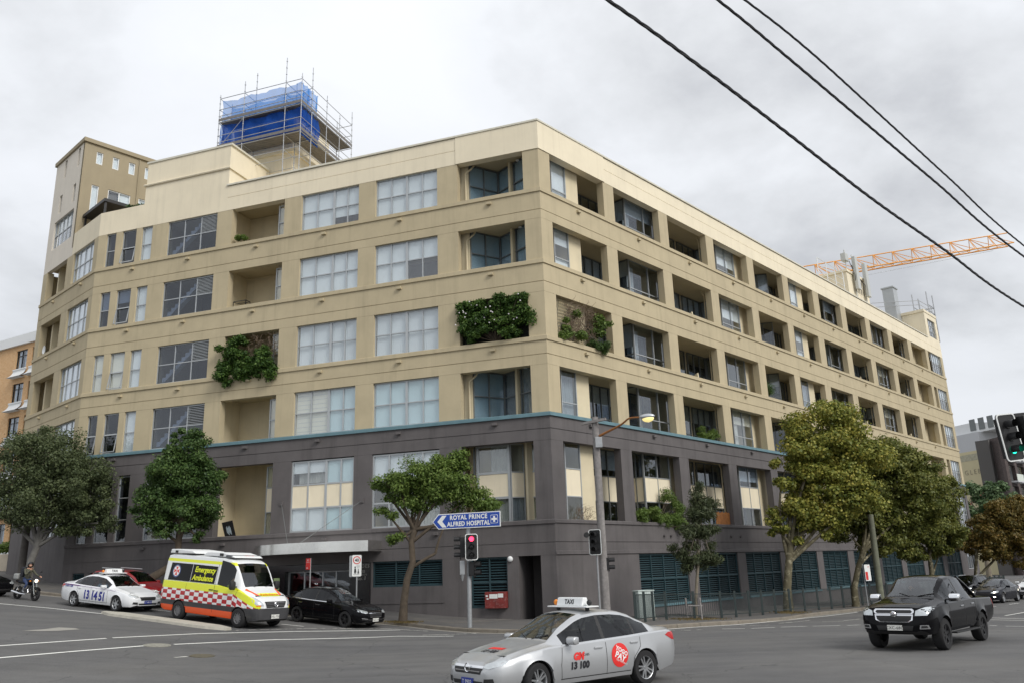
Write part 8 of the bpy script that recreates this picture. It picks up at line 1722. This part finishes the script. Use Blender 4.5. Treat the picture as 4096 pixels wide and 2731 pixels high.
wall_with_holes(FH2, MB(), 0, L2, -2, zT2, hol, -.5, 0).build('wall', BRD, hb, FH2.M); mb = MB(); FH2.box(mb, .5, L2, -4, -2.0, -2, zT2 - .2); mb.build('core', ROOM, hb, FH2.M)
for (s0, s1, z0, z1) in hol:
    bo = MB(); FH2.box(bo, s0 - .1, s1 - .3, -.2, 1.1, z0 - .3, z0 - .05); bo = bo.build('balcony', GRY, hb, FH2.M); mb = MB(); FH2.box(mb, s0 - .1, s1 - .3, 1.02, 1.08, z0 - .05, z0 + 1.0); mb.build('balustrade', mat('pale_green_glass_panel', hexc(206, 214, 204), .4), bo, FH2.M); mb = MB(); FH2.box(mb, s0 + .2, s1 - .2, -1.9, -1.85, z0, z1); mb.build('window', ALUD, hb, FH2.M)
# --- small things on the balconies
pb = empty('terrace_pergola', tuple(FB.pt(2.5, -1.5, 25.0)), 0, 'dark metal pergola on the roof terrace beside the tower', 'pergola'); mb = MB(); FB.box(mb, .7, 4.5, -2.9, -.35, 27.2, 27.42); mb.build('roof', BLKM, pb, FB.M)
for u, d in ((.85, -.5), (.85, -2.7), (4.3, -.5)): mb = MB(); FB.box(mb, u - .06, u + .06, d - .06, d + .06, 25.0, 27.2); mb.build('post', BLKM, pb, FB.M)
br_ = empty('metal_rack', tuple(FL.pt(19.2, -.5, 17.2)), 0, 'black open metal rack standing on a left front balcony', 'rack')
for a, b_ in (((18.7, -.35), (19.6, -.35)), ((18.7, -.75), (19.6, -.75)), ((18.7, -.35), (18.7, -.75)), ((19.6, -.35), (19.6, -.75))):
    for z in (17.3, 17.9, 18.35): MB().tube([(*a, z), (*b_, z)], .025, 4).build('bar', BLKM, br_, FL.M)
    MB().tube([(*a, 17.1), (*a, 18.35)], .025, 4).build('leg', BLKM, br_, FL.M)
bp_ = empty('leaning_picture', tuple(FL.pt(19.0, -.6, 4.3)), 0, 'black picture with pale brushwork leaning on the balcony edge', 'picture'); M_ = FL.M @ Matrix.Translation((18.95, -.35, 4.95)) @ Matrix.Rotation(-.25, 4, 'X') @ Matrix.Rotation(.15, 4, 'Y')
MB().box(-.35, .35, -.02, .02, -.5, .5).build('canvas', SBLK, bp_, M_); 
for k in range(6): MB().box(-.15 + .05 * k, -.11 + .05 * k, .022, .026, -.25 + .06 * (k % 3), .15 + .05 * ((k * 2) % 3)).build('brush_mark', mat('pale_blue_paint', hexc(190, 206, 214), .7), bp_, M_)
dsh = empty('satellite_dish', tuple(FB.pt(8.9, -.3, 17.95)), 0, 'white satellite dish on the canted corner balcony', 'dish'); MB().lathe([(0, .0), (.15, .02), (.3, .08), (.31, .085), (.15, .03), (0, .012)], 16, 'y', (8.6, -.25, 18.4)).build('reflector', WHITEP, dsh, FB.M, smooth=True); MB().tube([(8.6, -.3, 17.9), (8.6, -.27, 18.4)], .03, 6).build('mast', STEEL, dsh, FB.M)
wfence = empty('timber_screen', tuple(FRt.pt(16.5, -.2, 4.6)), 0, 'small orange timber paling screen on a dark grey balcony', 'screen')
for k in range(11): mb = MB(); FRt.box(mb, 15.9 + .16 * k, 16.04 + .16 * k, -.30, -.27, 4.62, 5.36 + .03 * (k % 3)); mb.build('paling', mat('orange_timber', hexc(170, 112, 62), .8, var=.2, scale=6), wfence, FRt.M)
